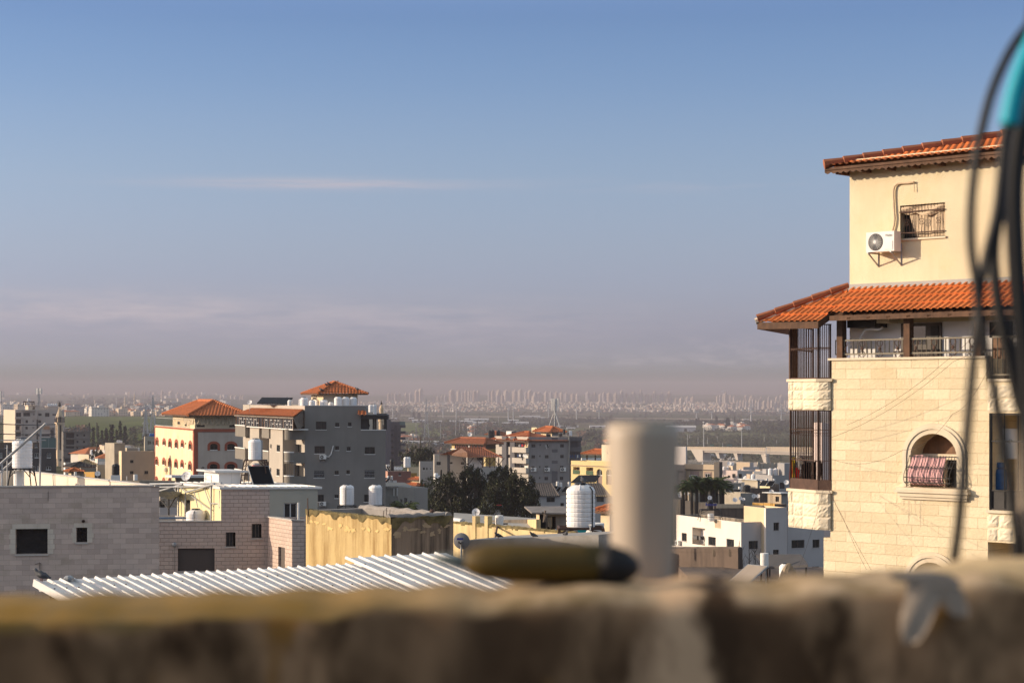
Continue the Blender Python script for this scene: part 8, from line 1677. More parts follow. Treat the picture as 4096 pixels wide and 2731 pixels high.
	c=zJ;A=PZ(c,120,1050,92);B=PZ(c,862,1000,88);F=Face(A.xy,B-A);L_=(V(B.x,B.y)-V(A.x,A.y)).length;t=thing('stained_wall','dark soot-streaked wall right of the vent pipe','wall',(A.x,A.y,0));mb=MB();mb.hexa([F.pt(-3,0,0),F.pt(L_,0,0),F.pt(L_,0,-.25),F.pt(-3,0,-.25),F.pt(-3,A.z,0),F.pt(L_,B.z,0),F.pt(L_,B.z,-.25),F.pt(-3,A.z,-.25)]);mb.build('wall',M['brown_st'],t);mb=MB();mb.tube([F.pt(-3,A.z+.02,-.12),F.pt(L_,B.z+.02,-.12)],.15,6);mb.build('coping',M['brown_st'],t)
	for x in (585,765): u,z=F.uz(*c(x,1000));k=MB();k.lathe(F.pt(u,z-.25,-.12),[(.17,0),(.17,.28),(.13,.34)],10);k.build('cap',M['rust_wall'],t)
	mb=MB();a,b_,d,e=PZ(c,110,945,100),PZ(c,330,955,100),PZ(c,790,990,97),PZ(c,800,1040,97);mb.hexa([V(a.x,a.y,6),V(d.x,d.y,6),V(d.x,d.y+.2,6),V(a.x,a.y+.2,6),a,d,d+V(0,.2,0),a+V(0,.2,0)]);tag(mb.build('terrace_parapet',M['wb_l'],None,loc=(a.x,a.y,6)),'low white terrace parapet behind the dark soot-streaked wall','wall')
	mb=MB();p=PZ(c,292,1030,92);mb.rbox((p.x,p.y,p.z-.1),.34,.3,.3,.2);mb.tube([p+V(-.2,0,.2),p+V(-.1,-.1,.26),p+V(.14,-.1,.24),p+V(.18,-.05,.1)],[.03,.05,.05,.02],8);tag(mb.build('covered_machine',M['iron'],None,loc=p),'dark covered machine on top of the soot-streaked wall','machine')
	g=PZ(c,1162,1345,82);s=82/F_*.3507;solar_heater((g.x,82,g.z-.4),'white boiler on rusty legs with a pale-framed collector in front of the white block',R(215),48*s,168*s,PZ(c,0,1198,82).z-g.z+.4,1.2,1.9,pmat='brown_h',tilt=32)
	g=PZ(c,1398,1325,78);s=78/F_*.3507;tank((g.x,78,g.z-.3),67*s,178*s+.3,'smooth white tank at the foot of the white block',ribs=2)
	mb=MB();g=PZ(c,1440,1350,72);r_=random.Random(3);vs=[];n=14
	for j in range(7):
		f=j/6
		for i in range(n): a=6.283*i/n;q=.36*math.cos(f*1.5)**.6*(1+.13*math.sin(a*4+j));vs.append((g.x+q*math.cos(a),g.y+q*.7*math.sin(a),g.z-.2+.85*f))
	mb.mesh(vs,[(j*n+i,j*n+(i+1) % n,(j+1)*n+(i+1) % n,(j+1)*n+i) for j in range(6) for i in range(n)]+[tuple(range(6*n,7*n))]);tag(mb.build('burlap_sack',M['burlap'],None,loc=g),'wrinkled tan sack in front of the smooth white tank','sack')
	mb=MB();a,b_=PZ(c,1200,1212,84),PZ(c,1660,1190,80);mb.hexa([a,b_,b_+V(.3,4,.1),a+V(0,4,.2),a+V(0,0,.1),b_+V(0,0,.1),b_+V(.3,4,.2),a+V(0,4,.3)]);[mb.bar(a.lerp(b_,f)-V(0,0,2.2),a.lerp(b_,f),.07) for f in (.05,.5,.95)];tag(mb.build('lean_to',M['charcoal'],None,loc=a),'dark sheet lean-to behind the smooth white tank','lean-to')
	mb=MB();a=PZ(c,870,1330,83);mb.hexa([V(a.x-2,a.y,-2),V(a.x+12,a.y-3,-2),V(a.x+12,a.y+6,-2),V(a.x-2,a.y+6,-2),V(a.x-2,a.y,a.z),V(a.x+12,a.y-3,a.z),V(a.x+12,a.y+6,a.z),V(a.x-2,a.y+6,a.z)]);tag(mb.build('roof_deck',M['brown_st'],None,loc=a),'dusty roof deck under the smooth white tank','roof deck')
	r_=random.Random(8)
	for x,y0,y1,Yd in ((985,960,1240,150),(1050,970,1250,150),(1110,1010,1250,150),(1215,1010,1200,150),(1300,1010,1260,150),(875,910,1230,140),(905,1100,1260,140)):
		g=PZ(c,x,y1,Yd);h=(y1-y0)*.3507*Yd/F_;t=thing('bare_tree','leafless thin sapling in front of the white block','tree',g,'bare saplings before the white block');mb=MB();mb.tube([g-V(0,0,3),g+V(.05,0,h*.5),g+V(.0,0,h)],[.05,.035,.012],5)
		for _ in range(9): f=r_.uniform(.2,.85);o=g+V(0,0,h*f);a=r_.uniform(0,6.28);l=h*r_.uniform(.15,.35);mb.tube([o,o+V(math.cos(a)*l*.5,math.sin(a)*l*.5,l*.5),o+V(math.cos(a)*l*.7,math.sin(a)*l*.7,l)],[.02,.015,.008],4)
		mb.build('trunk',M['bark'],t)
M['burlap']=surf('brown_burlap',(.25,.19,.13),.95,.2,4,bump=.5)
M['pale_y2']=surf('yellowish_render',(.62,.47,.30),.9,.08,.5,streak=.15,scol=(.45,.33,.2))
right_town()
# ================================================================ stone apartment house on the right
M['rb_st']=stone('tooled_limestone',(.66,.57,.43),(.57,.48,.345),(.53,.44,.31),.78,.262,.010,.6,.9,bs=13,dirt=.35,dcol=(.60,.45,.25));M['rb_trim']=surf('dressed_limestone',(.63,.53,.39),.85,.1,1.2,streak=.25,scol=(.40,.28,.15),bump=.15);M['rb_rock']=surf('rock_faced_limestone',(.67,.575,.43),.95,.14,1.4,bump=.6,bscale=9,streak=.25,scol=(.48,.33,.16));M['rb_pl']=surf('cream_roughcast',(.68,.575,.39),.95,.12,.35,bump=.6,bscale=40,blotch=.4,bcol=(.66,.50,.27),streak=.3,scol=(.60,.44,.24));M['porch']=surf('white_porch_wall',(.74,.70,.66),.85,.05,.6);M['beige_c']=surf('beige_cloth',(.56,.42,.28),.95,.12,3,bump=.4,bscale=10);M['brown_door']=surf('varnished_door',(.20,.095,.04),.6,.3,3,streak=.6,scol=(.08,.04,.02),sscale=(10,.5));M['tile_n']=tiles('bright_terracotta_tiles',(.56,.165,.045));M['gas']=surf('blue_gas_bottle',(.02,.10,.25),.5,.2,6,blotch=.3,bcol=(.15,.12,.1));M['drip']=surf('run_off_stain',(.56,.44,.30),.95,.3,6,blotch=.6,bcol=(.38,.28,.17));M['rail']=surf('olive_brown_rail',(.17,.14,.095),.6,.2,5);M['flash']=surf('lead_flashing',(.33,.31,.29),.6,.1,3);M['wire_l']=surf('pale_wire',(.5,.42,.33),.7,.1)
def rock_face(mb,F,u0,u1,z0,z1,course,r_,o=0.0,k=0):
	"""rock-faced blocks: every stone bulges by itself"""
	n=max(1,round((z1-z0)/course))
	for j in range(n):
		za,zb=z0+(z1-z0)*j/n,z0+(z1-z0)*(j+1)/n;m=max(1,round((u1-u0)/.52));cuts=[u0]+sorted(u0+(u1-u0)*(i+r_.uniform(.3,.7))/m for i in range(m-1) )+[u1] if m > 1 else [u0,u1]
		for a,b in zip(cuts,cuts[1:]):
			N=6;vs=[]
			for q in range(N+1):
				for p in range(N+1):
					f,g=p/N,q/N;e=min(f,1-f,g,1-g);h=o-.005+(0 if e <= 0 else .012+.032*min(1,e*4)*r_.uniform(.4,1.3));vs.append(F.pt(a+(b-a)*f,za+(zb-za)*g,h))
			mb.mesh(vs,[(q*(N+1)+p,q*(N+1)+p+1,(q+1)*(N+1)+p+1,(q+1)*(N+1)+p) for q in range(N) for p in range(N)],k)
def stone_house():
	Y=52;d=V(math.cos(R(45)),-math.sin(R(45)));n=V(d.y,-d.x);K=V((3321.5-CX)/F_*Y,Y);F=Face(K,d);zl=topz(1442,Y);r_=random.Random(5);zb=1
	root=thing('stone_apartment_house','limestone apartment house with tiled roofs, porch and caged bays at the right','apartment house',(K.x+4,K.y+2,zb))
	U=lambda c,x,y,o=0: F.uz(*c(x,y),o);uS=U(zK,2027,800)[0];z2=U(zK,2060,912)[1];uE=uS+6.5;uJ=U(zL,632,1200)[0];zJ_=U(zL,660,1072)[1]
	ar=F.rect(zL,1385,180,1782,642);sp=ar[3]-(ar[1]-ar[0])*.42;F.holes.append(ar+(.55,sp))
	a2=F.rect(zL,1400,1283,1725,1720);F.holes.append(a2+(.5,a2[3]-(a2[1]-a2[0])*.42))
	lg=list(F.rect(zL,2052,4,2250,838));lg[1]=uE-1.2;F.holes.append(tuple(lg)+(1.3,));l2=list(F.rect(zL,2042,1114,2250,1500));l2[1]=uE-1.2;F.holes.append(tuple(l2)+(1.2,))
	mb=MB();wall_grid(mb,F,0,uS,zb,zl,F.holes,0);wall_grid(mb,F,uS,uE,zb,z2,F.holes,0);wall_grid(mb,F,uJ,0,zb,zJ_,[],0);mb.face([F.pt(uJ,zJ_),F.pt(0,zJ_),F.pt(0,zJ_,-3),F.pt(uJ,zJ_,-3)])
	for a,b,zt in ((F.pt(uE,0),F.pt(uE,0,-9),z2),(F.pt(uE,0,-9),F.pt(0,0,-9),zl),(F.pt(0,0,-9),F.pt(0,0),zl),(F.pt(uJ,0,-3),F.pt(uJ,0),zJ_)): wall_grid(mb,Face(a,b-a),0,(b-a).length,zb,zt,[],0)
	mb.face([F.pt(uS,z2),F.pt(uS,z2,-.9),F.pt(uS,zl,-.9),F.pt(uS,zl)]);mb.build('wall',M['rb_st'],root)
	for h in (lg,l2): k=MB();k.face([F.pt(h[0],h[2],-1.29),F.pt(h[1],h[2],-1.29),F.pt(h[1],h[3],-1.29),F.pt(h[0],h[3],-1.29)]);k.build('loggia_wall',M['rb_pl'],root)
	[(lambda rk: (rock_face(rk,F,uS+.03,uE,a,b,.28,r_),rk.build('rock_faced_band',M['rb_rock'],root)))(MB()) for a,b in ((lg[3]+.02,z2-.08),(l2[3]+.02,lg[2]-.1))]
	lb=MB();lb.fbox(F,-.05,uS,zl+.002,zl+.06,-.3,.05);lb.fbox(F,uS+.06,uE,z2+.002,z2+.06,-.3,.05);lb.fbox(F,lg[0]-.05,lg[1],lg[2]-.07,lg[2]-.002,-.2,.07);lb.build('ledge',M['rb_trim'],root)
	k=MB();k.face([F.pt(0,zl-.02),F.pt(uS,zl-.02),F.pt(uS,zl-.02,-1.0),F.pt(0,zl-.02,-1.0)]);k.face([F.pt(uS,z2-.02),F.pt(uE,z2-.02),F.pt(uE,z2-.02,-1.0),F.pt(uS,z2-.02,-1.0)]);k.build('porch_floor',M['deck'],root)
	for h in (ar,a2):
		s_=h[3]-(h[1]-h[0])*.42;tb=MB();m=16
		for w0,w1,o in ((.0,.11,.05),(.11,.17,.08),(.17,.25,.04)):
			ap=[(h[0]-w0,h[2])]+arch_pts(h[0]-w0,h[1]+w0,s_,h[3]+w0*1.05,m)+[(h[1]+w0,h[2])];op=[(h[0]-w1,h[2])]+arch_pts(h[0]-w1,h[1]+w1,s_,h[3]+w1*1.05,m)+[(h[1]+w1,h[2])]
			for p,q,v,w in zip(ap,ap[1:],op[1:],op): tb.face([F.pt(*w,o),F.pt(*v,o),F.pt(*q,o),F.pt(*p,o)][::-1]);tb.face([F.pt(*w,o),F.pt(*v,o),F.pt(*v,0),F.pt(*w,0)]);tb.face([F.pt(*q,o),F.pt(*p,o),F.pt(*p,0),F.pt(*q,0)])
		tb.build('arch_surround',M['rb_trim'],root)
	sb=MB()
	for dz0,dz1,o,ex in ((-.01,-.08,.14,.36),(-.08,-.14,.18,.40),(-.14,-.24,.12,.34),(-.24,-.31,.07,.30)): sb.fbox(F,ar[0]-ex,ar[1]+ex,ar[2]+dz1,ar[2]+dz0-.002,.0,o)
	sb.build('moulded_sill',M['rb_trim'],root)
	for x,y1,w_ in ((1362,968,22),(1462,985,16),(1420,880,12),(1700,830,14),(1322,800,10)):
		u,zt_=U(zL,x,752);zb2=U(zL,x,y1)[1];k=MB();du=w_*.0017;m=14;k.mesh([F.pt(u+sd*du*(1-.75*(i/m)**1.5)*(.7+.5*math.sin(i*1.9+x+sd)),zt_+(zb2-zt_)*i/m,.003) for i in range(m+1) for sd in (-1,1)],[(2*i,2*i+2,2*i+3,2*i+1) for i in range(m)]);k.build('run_off_stain',M['drip'],root)
	fb=MB();fb.fbox(F,ar[0],ar[1],sp-.09,sp+.05,-.5,-.38);[fb.fbox(F,u,u+.07,ar[2],sp-.09,-.5,-.42) for u in (ar[0]+.02,(ar[0]+ar[1])/2,ar[1]-.09)];w=fb.build('window',M['rb_trim'],root)
	for zz0,zz1,mt in ((ar[2],sp,'void'),(sp,ar[3],'brown_door')): k=MB();pts=[(ar[0],zz0),(ar[1],zz0),(ar[1],zz1),(ar[0],zz1)] if mt == 'void' else [(ar[0],sp),(ar[1],sp)]+[(a,b) for a,b in reversed(arch_pts(ar[0],ar[1],sp,ar[3]))];k.face([F.pt(a,b,-.49) for a,b in pts]);k.build('pane',M[mt],w)
	gb=MB();zt=sp+.02;zc=ar[2]+.02;hh=zt-zc;bel=lambda f: .1+.26*max(0,math.sin(min(1,(1-f)*1.12)*math.pi/2*1.25))**2*(1 if f > .12 else f/.12)
	for i in range(17):
		u=ar[0]+.01+(ar[1]-ar[0]-.02)*i/16;gb.tube([F.pt(u,zc+hh*f,bel(f)) for f in (0,.04,.09,.15,.25,.4,.6,.8,1)],.008,5)
	for f in (.14,.3,.62,.97): gb.tube([F.pt(ar[0],zc+hh*f,bel(f)-.1),F.pt(ar[0]+.01,zc+hh*f,bel(f)),F.pt(ar[1]-.01,zc+hh*f,bel(f)),F.pt(ar[1],zc+hh*f,bel(f)-.1)],.012,5)
	for i in range(16): u=ar[0]+(ar[1]-ar[0])*(i+.5)/16;gb.tube([F.pt(u+.04*math.cos(t),zc+hh*.64+.03*math.sin(t),bel(.62)+.01) for t in (0,1,2,3.1,4.2)],.006,4)
	gb.build('grille',M['iron'],w)
	cb=MB();u0,u1=ar[0]+.02,ar[0]+(ar[1]-ar[0])*.755;N=34;vs=[]
	for j in range(9):
		f=1-j/8
		for i in range(N+1): g=i/N;vs.append(F.pt(u0+(u1-u0)*g,zc+.03+(hh*.93+.03*math.sin(g*7))*f,bel(f)*.72-.06+.018*math.sin(g*40+.6*j)+.012*math.sin(g*17)))
	cb.mesh(vs,[(j*(N+1)+i,(j+1)*(N+1)+i,(j+1)*(N+1)+i+1,j*(N+1)+i+1) for j in range(8) for i in range(N)]);tag(cb.build('hanging_cloth',M['cl_pink'],None,True,loc=F.pt(u0,zc)),'pink cloth drying inside the bellied grille of the arched window','cloth')
	FU=Face(V(*F.pt(0,0,-.9).xy),d);uu=lambda c,x,y,o=0: FU.uz(*c(x,y),o);uL=uu(zM,445,900)[0];uR=uE;zf=uu(zK,1500,90)[1];ze=uu(zM,1200,455)[1]
	wr=FU.rect(zM,897,821,1300,1120);FU.holes=[wr+(.22,)];mb=MB();wall_grid(mb,FU,uL,uR,zf-.3,ze+.3,FU.holes,0);a,b=FU.pt(uL,0,-7),FU.pt(uL,0);wall_grid(mb,Face(a,b-a),0,7,zl-.1,ze+.3,[],0);a,b=FU.pt(uR,0),FU.pt(uR,0,-7);wall_grid(mb,Face(a,b-a),0,7,z2,ze+.3,[],0);a,b=FU.pt(uR,0,-7),FU.pt(uL,0,-7);wall_grid(mb,Face(a,b-a),0,(b-a).length,zl-.1,ze+.3,[],0);mb.build('upper_wall',M['rb_pl'],root)
	zw=uu(zK,1500,405)[1];mb=MB();wall_grid(mb,FU,uL,uS+.2,zl-.1,zw,[],0);wall_grid(mb,FU,uS+.2,uR,z2-.1,zw,[],0);wall_grid(mb,FU,uL,uR,zw,zf-.3,[],1);mb.build('porch_wall',[M['porch'],M['rb_pl']],root)
	pw=MB();r=FU.rect(zK,1305,412,1650,712);pw.fbox(FU,r[0],r[1],r[2],r[3],.005,.05,0);pw.fbox(FU,r[0]+.1,r[0]+.75,r[2]+.35,r[3]-.08,.05,.06,1);pw.fbox(FU,r[0]+.9,r[1]-.08,r[2]+.05,r[3]-.08,.05,.065,2);pw.build('porch_window',[M['alu_dark'],M['glass'],M['iron']],root)
	r=FU.rect(zK,2095,540,2222,880);db=MB();db.fbox(FU,r[0],r[1],z2,r[3],.005,.07);db.build('door',M['brown_door'],root);r=FU.rect(zK,2095,400,2225,535);db=MB();db.fbox(FU,r[0]-.1,r[1]+.1,r[2],r[3],.005,.05);db.build('fanlight',M['void'],root)
	t=thing('old_cooler','bulky old window cooler hung under the porch roof of the limestone house','air cooler',FU.pt(*uu(zK,845,450,.5),0));r=FU.rect(zK,842,345,985,452,.5);k=MB();k.fbox(FU,r[0],r[1]+.35,r[2],r[3],0,.55);k.build('casing',M['iron'],t);k=MB();k.fbox(FU,r[1]+.36,r[1]+.75,r[2]+.1,r[3],.1,.5);k.build('motor_box',M['rb_trim'],t);k=MB();k.tube([FU.pt(*uu(zK,x,y,.35),.35) for x,y in ((1140,450),(1110,468),(1050,462),(990,470),(950,530),(940,600),(938,690))],.035,6);k.build('hose',M['porch'],t)
	P1,P2,P3=V((3153-CX)/F_*53.3,53.3),V((3268-CX)/F_*52.1,52.1),V((3322-CX)/F_*51.93,51.93);P4,P5=V(P3.x+1.2,P3.y+2.6),V(P1.x+1.0,P1.y+2.6)
	q1,q2=FU.pt(*uu(zK,870,115),0),FU.pt(*uu(zK,2290,50),0);E1=F.pt(*U(zK,682,330,.28),.28);pn=(q2-q1).cross(E1-q1).normalized()
	def rp(x,y,off=0): px,py=zK(x,y);dr=V((px-CX)/F_,1,(HZ-py)/F_);o=V(0,0,ZC);return o+dr*((q1+pn*off-o).dot(pn)/dr.dot(pn))
	T1,N,E2,W=rp(850,100),rp(742,262),rp(585,378),rp(62,388);d3=V(d.x,d.y,0);tb=MB();tk=dict(corr=.19,row=.40,amp=.018,step=.045,res=4)
	T1=T1+d3*.02;sg=V(0,0,-.07);tile_plane(tb,[E1,E1+d3*(uE+1),V(*FU.pt(uE+.6,0).xy,T1.z),T1,N],**tk);tile_plane(tb,[W+sg,E2+sg,N+sg,T1+sg],**tk);tile_plane(tb,[W+V(1.6,5.2,0),W,T1,T1+V(1.6,4,.1)],res=4,corr=.19,row=.4,amp=.018);rf=tb.build('porch_roof',M['tile_n'],root)
	hb=MB();ridge_caps(hb,W+V(0,0,.06),T1+V(0,0,.05),.085,.45);hb.build('hip_tiles',M['tile_dark'],rf);hb=MB();hb.tube([W+V(0,0,-.03)-d3*.06,T1+V(0,0,-.03)-d3*.06],.085,6);hb.build('mortar',M['rb_rock'],rf)
	wb=MB();dz=V(0,0,-.19);up=V(0,0,-.015)
	for a,b,o in ((E1,E1+d3*(uE+1),0),(W,E2,1),(E2,N,1),(W+V(1.6,5.2,0),W,1)): wb.hexa([a+dz*(1+.25*o),b+dz*(1+.25*o),b+dz*(1+.25*o)-n*.03,a+dz*(1+.25*o)-n*.03,a+up*4,b+up*4,b+up*4-n*.03,a+up*4-n*.03])
	wb.build('fascia',M['wood'],rf);sb=MB();b_=V(0,0,-.16);sb.face([E1+b_+d3*(uE+1),E1+b_,N+b_,T1+b_,V(*FU.pt(uE+.6,0).xy,T1.z)+b_]);sb.face([E2+b_*1.5,W+b_*1.5,T1+b_*1.5,N+b_*1.5]);[sb.bar(E1+d3*i*.6+b_,V(*FU.pt(U(zK,682,330)[0]+i*.6,0).xy,T1.z-.1)+b_,.09) for i in range(1,12)];sb.build('soffit',M['wood'],rf)
	fl=MB();fl.fbox(FU,uL,uR,zf-.06,zf+.12,.0,.02);fl.tube([FU.pt(uL,zf-.02,.03),FU.pt(uR,zf-.02,.03)],.05,4);fl.build('flashing',M['flash'],rf)
	for x in (785,1360,1968): pb=MB();u=U(zK,x,600,-.12)[0];pb.fbox(F,u-.09,u+.09,zl+.05,zl+2.9 if x == 0 else E1.z-.1+.0,-.22,-.03);pb.build('post',M['wood'],root)
	zr=U(zK,1500,552,-.1)[1]
	for u0,u1,zz in ((U(zK,735,600,-.1)[0],uS-.1,zl+.06),(uS+.12,uE,z2+.06)):
		rl=railing(root,[F.pt(u0,zz+.02,-.1),F.pt(u1,zz+.02,-.1)],zr-zz,.135,'rail',w=.03);k=u0+.3
		while k < u1-.2:
			ob=MB();z=(zr+zl)/2+.04
			for s1 in (-1,1):
				for s2 in (-1,1): ob.tube([F.pt(k+s1*.02,z+s2*.05,-.09),F.pt(k+s1*.075,z+s2*.10,-.09),F.pt(k+s1*.085,z+s2*.17,-.09),F.pt(k+s1*.03,z+s2*.21,-.09)],.011,4)
			ob.lathe(F.pt(k,z,-.1),[(.045,0),(.045,.02),(.02,.035)],8,axis=V(F.n.x,F.n.y,0));k += .54;ob.build('rosette',M['rust'],rl)
	EL=FU.pt(*uu(zM,215,488,.5),.5);n3=V(-n.x,-n.y,math.tan(R(13)));hd=(d3+n3).normalized();H_=EL+(d3+n3)*4.4;ER=EL+d3*(uR-uL+2.4);tb=MB();tile_plane(tb,[EL,ER,ER+n3*4.4,H_],corr=.2,row=.36,amp=.02,step=.045);BL=EL-V(n.x,n.y,0)*9;tile_plane(tb,[BL,EL,H_],corr=.2,row=.36,amp=.02,step=.045);rf2=tb.build('upper_roof',M['tile_n'],root)
	hb=MB();ridge_caps(hb,EL+V(0,0,.07),H_+V(0,0,.1),.11,.5);ridge_caps(hb,H_+V(0,0,.1),ER+n3*4.4+V(0,0,.1),.11,.5);hb.build('hip_tiles',M['tile_dark'],rf2)
	sc=MB();Lr=(ER-EL).length;m=int(Lr/.035);nn=V(n.x,n.y)
	sc.mesh([EL+d3*(Lr*i/m)+V(0,0,-.03)-nn*.03 for i in range(m+1)]+[EL+d3*(Lr*i/m)+V(0,0,-.15-.05*abs(math.sin(i*.035/.2*math.pi)))-nn*.03 for i in range(m+1)],[(m+1+i,m+2+i,i+1,i) for i in range(m)]);sc.build('scalloped_fascia',M['wood'],rf2)
	so=MB();z3=V(0,0,-.1);so.face([ER+z3,EL+z3,BL+z3,BL+z3+d3*(Lr)]);[so.bar(EL+d3*i+z3*1.6-nn*.1,EL+d3*i+z3*1.6-nn*.85,.11) for i in [.35+.75*j for j in range(int(Lr/.75))]];so.build('rafter',M['wood'],rf2)
	fr=MB();u0,u1,z0,z1=wr;fr.fbox(FU,u0-.04,u1+.04,z0-.05,z0-.002,-.1,.05);w=fr.build('window',M['rb_trim'],root);k=MB();k.face([FU.pt(u0,z0,-.2),FU.pt(u1,z0,-.2),FU.pt(u1,z1,-.2),FU.pt(u0,z1,-.2)]);k.build('pane',M['void'],w);gb=MB()
	for i in range(15): u=u0+.03+(u1-u0-.06)*i/14;gb.tube([FU.pt(u+(.012*math.sin(j*2.1+i) if i % 3 == 1 else 0),z0+(z1-z0)*j/8,.02) for j in range(9)],.0075,4)
	for f in (.16,.8): gb.bar(FU.pt(u0,z0+(z1-z0)*f,.03),FU.pt(u1,z0+(z1-z0)*f,.03),.03)
	for x in (.16,.5,.87):
		for s1 in (-1,1):
			for s2 in (-1,1): gb.tube([FU.pt(u0+(u1-u0)*x+s1*a,z0+(z1-z0)*.48+s2*b,.03) for a,b in ((.01,.0),(.04,.015),(.06,.05),(.04,.08),(.015,.06))],.007,4)
	gb.build('grille',M['rust'],w);cb=MB();N=26
	vs=[FU.pt(u0+(u1-u0)*(max(g,.12+.22*(j/10)) if True else g),z1-.03-(z1-z0-.05)*j/10,-.07+.012*math.sin(g*23+j*.4)+.012*math.sin(g*9)) for j in range(11) for g in [i/N for i in range(N+1)]];cb.mesh(vs,[(j*(N+1)+i,(j+1)*(N+1)+i,(j+1)*(N+1)+i+1,j*(N+1)+i+1) for j in range(10) for i in range(N)])
	vs=[FU.pt(u0+.05+(u1-u0-.08)*i/N,z1-.02-(.02+(.16+.12*abs(math.cos(i/N*math.pi*1.5))*math.sin(i/N*math.pi))*j/4),.0+.035*math.sin(j*1.1+i*.3)) for j in range(5) for i in range(N+1)];cb.mesh(vs,[(j*(N+1)+i,(j+1)*(N+1)+i,(j+1)*(N+1)+i+1,j*(N+1)+i+1) for j in range(4) for i in range(N)]);cb.build('curtain',M['beige_c'],w)
	u,z=uu(zM,592,1268,.45);ac=aircon(FU,u,z,'white outdoor unit on brackets beside the curtained window of the limestone house',w=.86,h=.55,dp=.3,gap=.15)
	tx=bpy.data.curves.new('brand','FONT');tx.body='Müller';tx.size=.085;to=bpy.data.objects.new('brand',tx);COL.objects.link(to);dg=bpy.context.evaluated_depsgraph_get();me=bpy.data.meshes.new_from_object(to.evaluated_get(dg));bpy.data.objects.remove(to);mt=Matrix(((d.x,0,n.x,0),(d.y,0,n.y,0),(0,1,0,0),(0,0,0,1)));me.transform(mt);me.materials.append(M['iron']);lo=bpy.data.objects.new('lettering',me);COL.objects.link(lo);lo.parent=ac;lo.location=FU.pt(u+.60,z+.42,.468)-Vector(ac.location)
	k=MB();k.tube([FU.pt(*uu(zM,x,y,.05),.05) for x,y in ((822,1086),(843,1010),(850,950),(842,850),(838,760),(838,700),(848,662),(872,640),(910,634),(965,632),(1022,624))],.026,7);k.tube([FU.pt(*uu(zM,x,y,.05),.05) for x,y in ((1022,622),(1025,710))],.010,5);tag(k.build('cooling_pipe',M['beige_c'],None,loc=FU.pt(u+.8,z+.5,.05)),'beige cooling pipe bending up from the outdoor unit to the wall hole','pipe')
	poly=[P1,P2,P3,P4,P5];sides=[Face(P1,P2-P1),Face(P2,P3-P2),Face(P5,P1-P5)];L3=[(P2-P1).length,(P3-P2).length,(P1-P5).length];Z=lambda c,y: topz(c(0,y)[1],52.1); 
	for za,zt in ((Z(zK,1158),Z(zK,906)),(Z(zL,1005),Z(zL,682))):
		bay=MB();rk=MB();bay.prism(inset(poly,.02),za,zt-.02);[rock_face(rk,s,0,l,za,zt,.29,r_) for s,l in zip(sides,L3)];bay.prism(inset(poly,-.05),zt-.02,zt+.05,1);rk.build('rock_facing',M['rb_rock'],bay.build('bay',[M['rb_rock'],M['rb_trim']],root))
	for z0,z1,pan in ((Z(zK,900),Z(zK,425),0),(Z(zL,668),Z(zK,1162),1)):
		gb=MB();zz=z0+(Z(zL,580)-Z(zL,668) if pan else .05)
		for s,l,nb in zip(sides,L3,(12,6,9)):
			for i in range(nb+1): u=.03+(l-.06)*i/nb;gb.bar(s.pt(u,zz,-.06),s.pt(u,z1,-.06),.05 if i in (0,nb) else .018)
			for f in (0,.55 if not pan else .28,.56 if not pan else .72,1): gb.bar(s.pt(0,zz+(z1-zz)*f,-.06),s.pt(l,zz+(z1-zz)*f,-.06),.03 if f in (0,1) else .018)
			for i in range(nb): u=.03+(l-.06)*(i+.5)/nb;gb.tube([s.pt(u+.035*math.cos(t),zz+(z1-zz)*(.66 if pan else .55)+.04*math.sin(t),-.05) for t in (0,1,2,3,4,5)],.007,4)
			if pan: gb.fbox(s,0,l,z0,zz,-.07,-.04)
		gb.build('cage',M['rust'],root)
	for p in (P1*.93+P4*.07,): pb=MB();pb.rbox((p.x,p.y,Z(zK,903)),.17,.17,Z(zK,425)-Z(zK,903),.4);pb.build('post',M['wood'],root)
	clothes(Face(V(P1.x+.2,P1.y),P2-P1+V(.12,0)),zL,[(352,400,572,10,0),(374,382,574,16,3),(392,430,520,10,2),(410,470,578,14,0),(432,390,480,18,1),(455,440,576,22,2),(480,415,572,26,2),(508,425,578,26,2)],'red, yellow and black laundry hanging in the caged corner bay',-.25)
	clothes(Face(P2+V(.0,.3),P3-P2),zL,[(560,420,580,20,2),(590,415,585,26,2),(618,430,570,14,2)],'black garments hanging at the right of the caged corner bay',-.05)
	gb=MB();u0,u1=lg[0],lg[1];zm=U(zL,2100,668)[1]
	for i in range(15): u=u0+.03+(u1-u0-.06)*i/14;gb.bar(F.pt(u,lg[2],-.05),F.pt(u,lg[3],-.05),.05 if i == 0 else .02)
	for z in (zm,lg[3]-.03,lg[2]+.02,U(zL,2100,245)[1]): gb.bar(F.pt(u0,z,-.05),F.pt(u1,z,-.05),.03)
	for i in range(14): u=u0+(u1-u0)*(i+.5)/14;gb.tube([F.pt(u+.05*math.cos(t),U(zL,2100,245)[1]+.05*math.sin(t),-.05) for t in (0,1,2,3,4,5)],.008,4)
	gb.fbox(F,u0+.03,u1,lg[2]+.02,zm,-.09,-.07);gb.build('loggia_cage',M['iron'],root)
	p=F.pt(*U(zL,2152,655,-.45),-.45);s=50/F_*.466;k=MB();k.lathe(p,[(.13,-.02),(.155,0),(.155,.38),(.13,.47),(.06,.52)],16);k.lathe(p+V(0,0,.52),[(.1,0),(.1,.12),(.085,.13)],12);tag(k.build('gas_bottle',M['gas'],None,loc=p),'scuffed blue gas bottle in the caged loggia at the right edge','gas bottle')
	p=F.pt(*U(zL,2235,398,-.7),-.7);cyl('water_heater','white water heater hanging in the caged loggia at the right edge','water heater',p,.2,.75,'white')
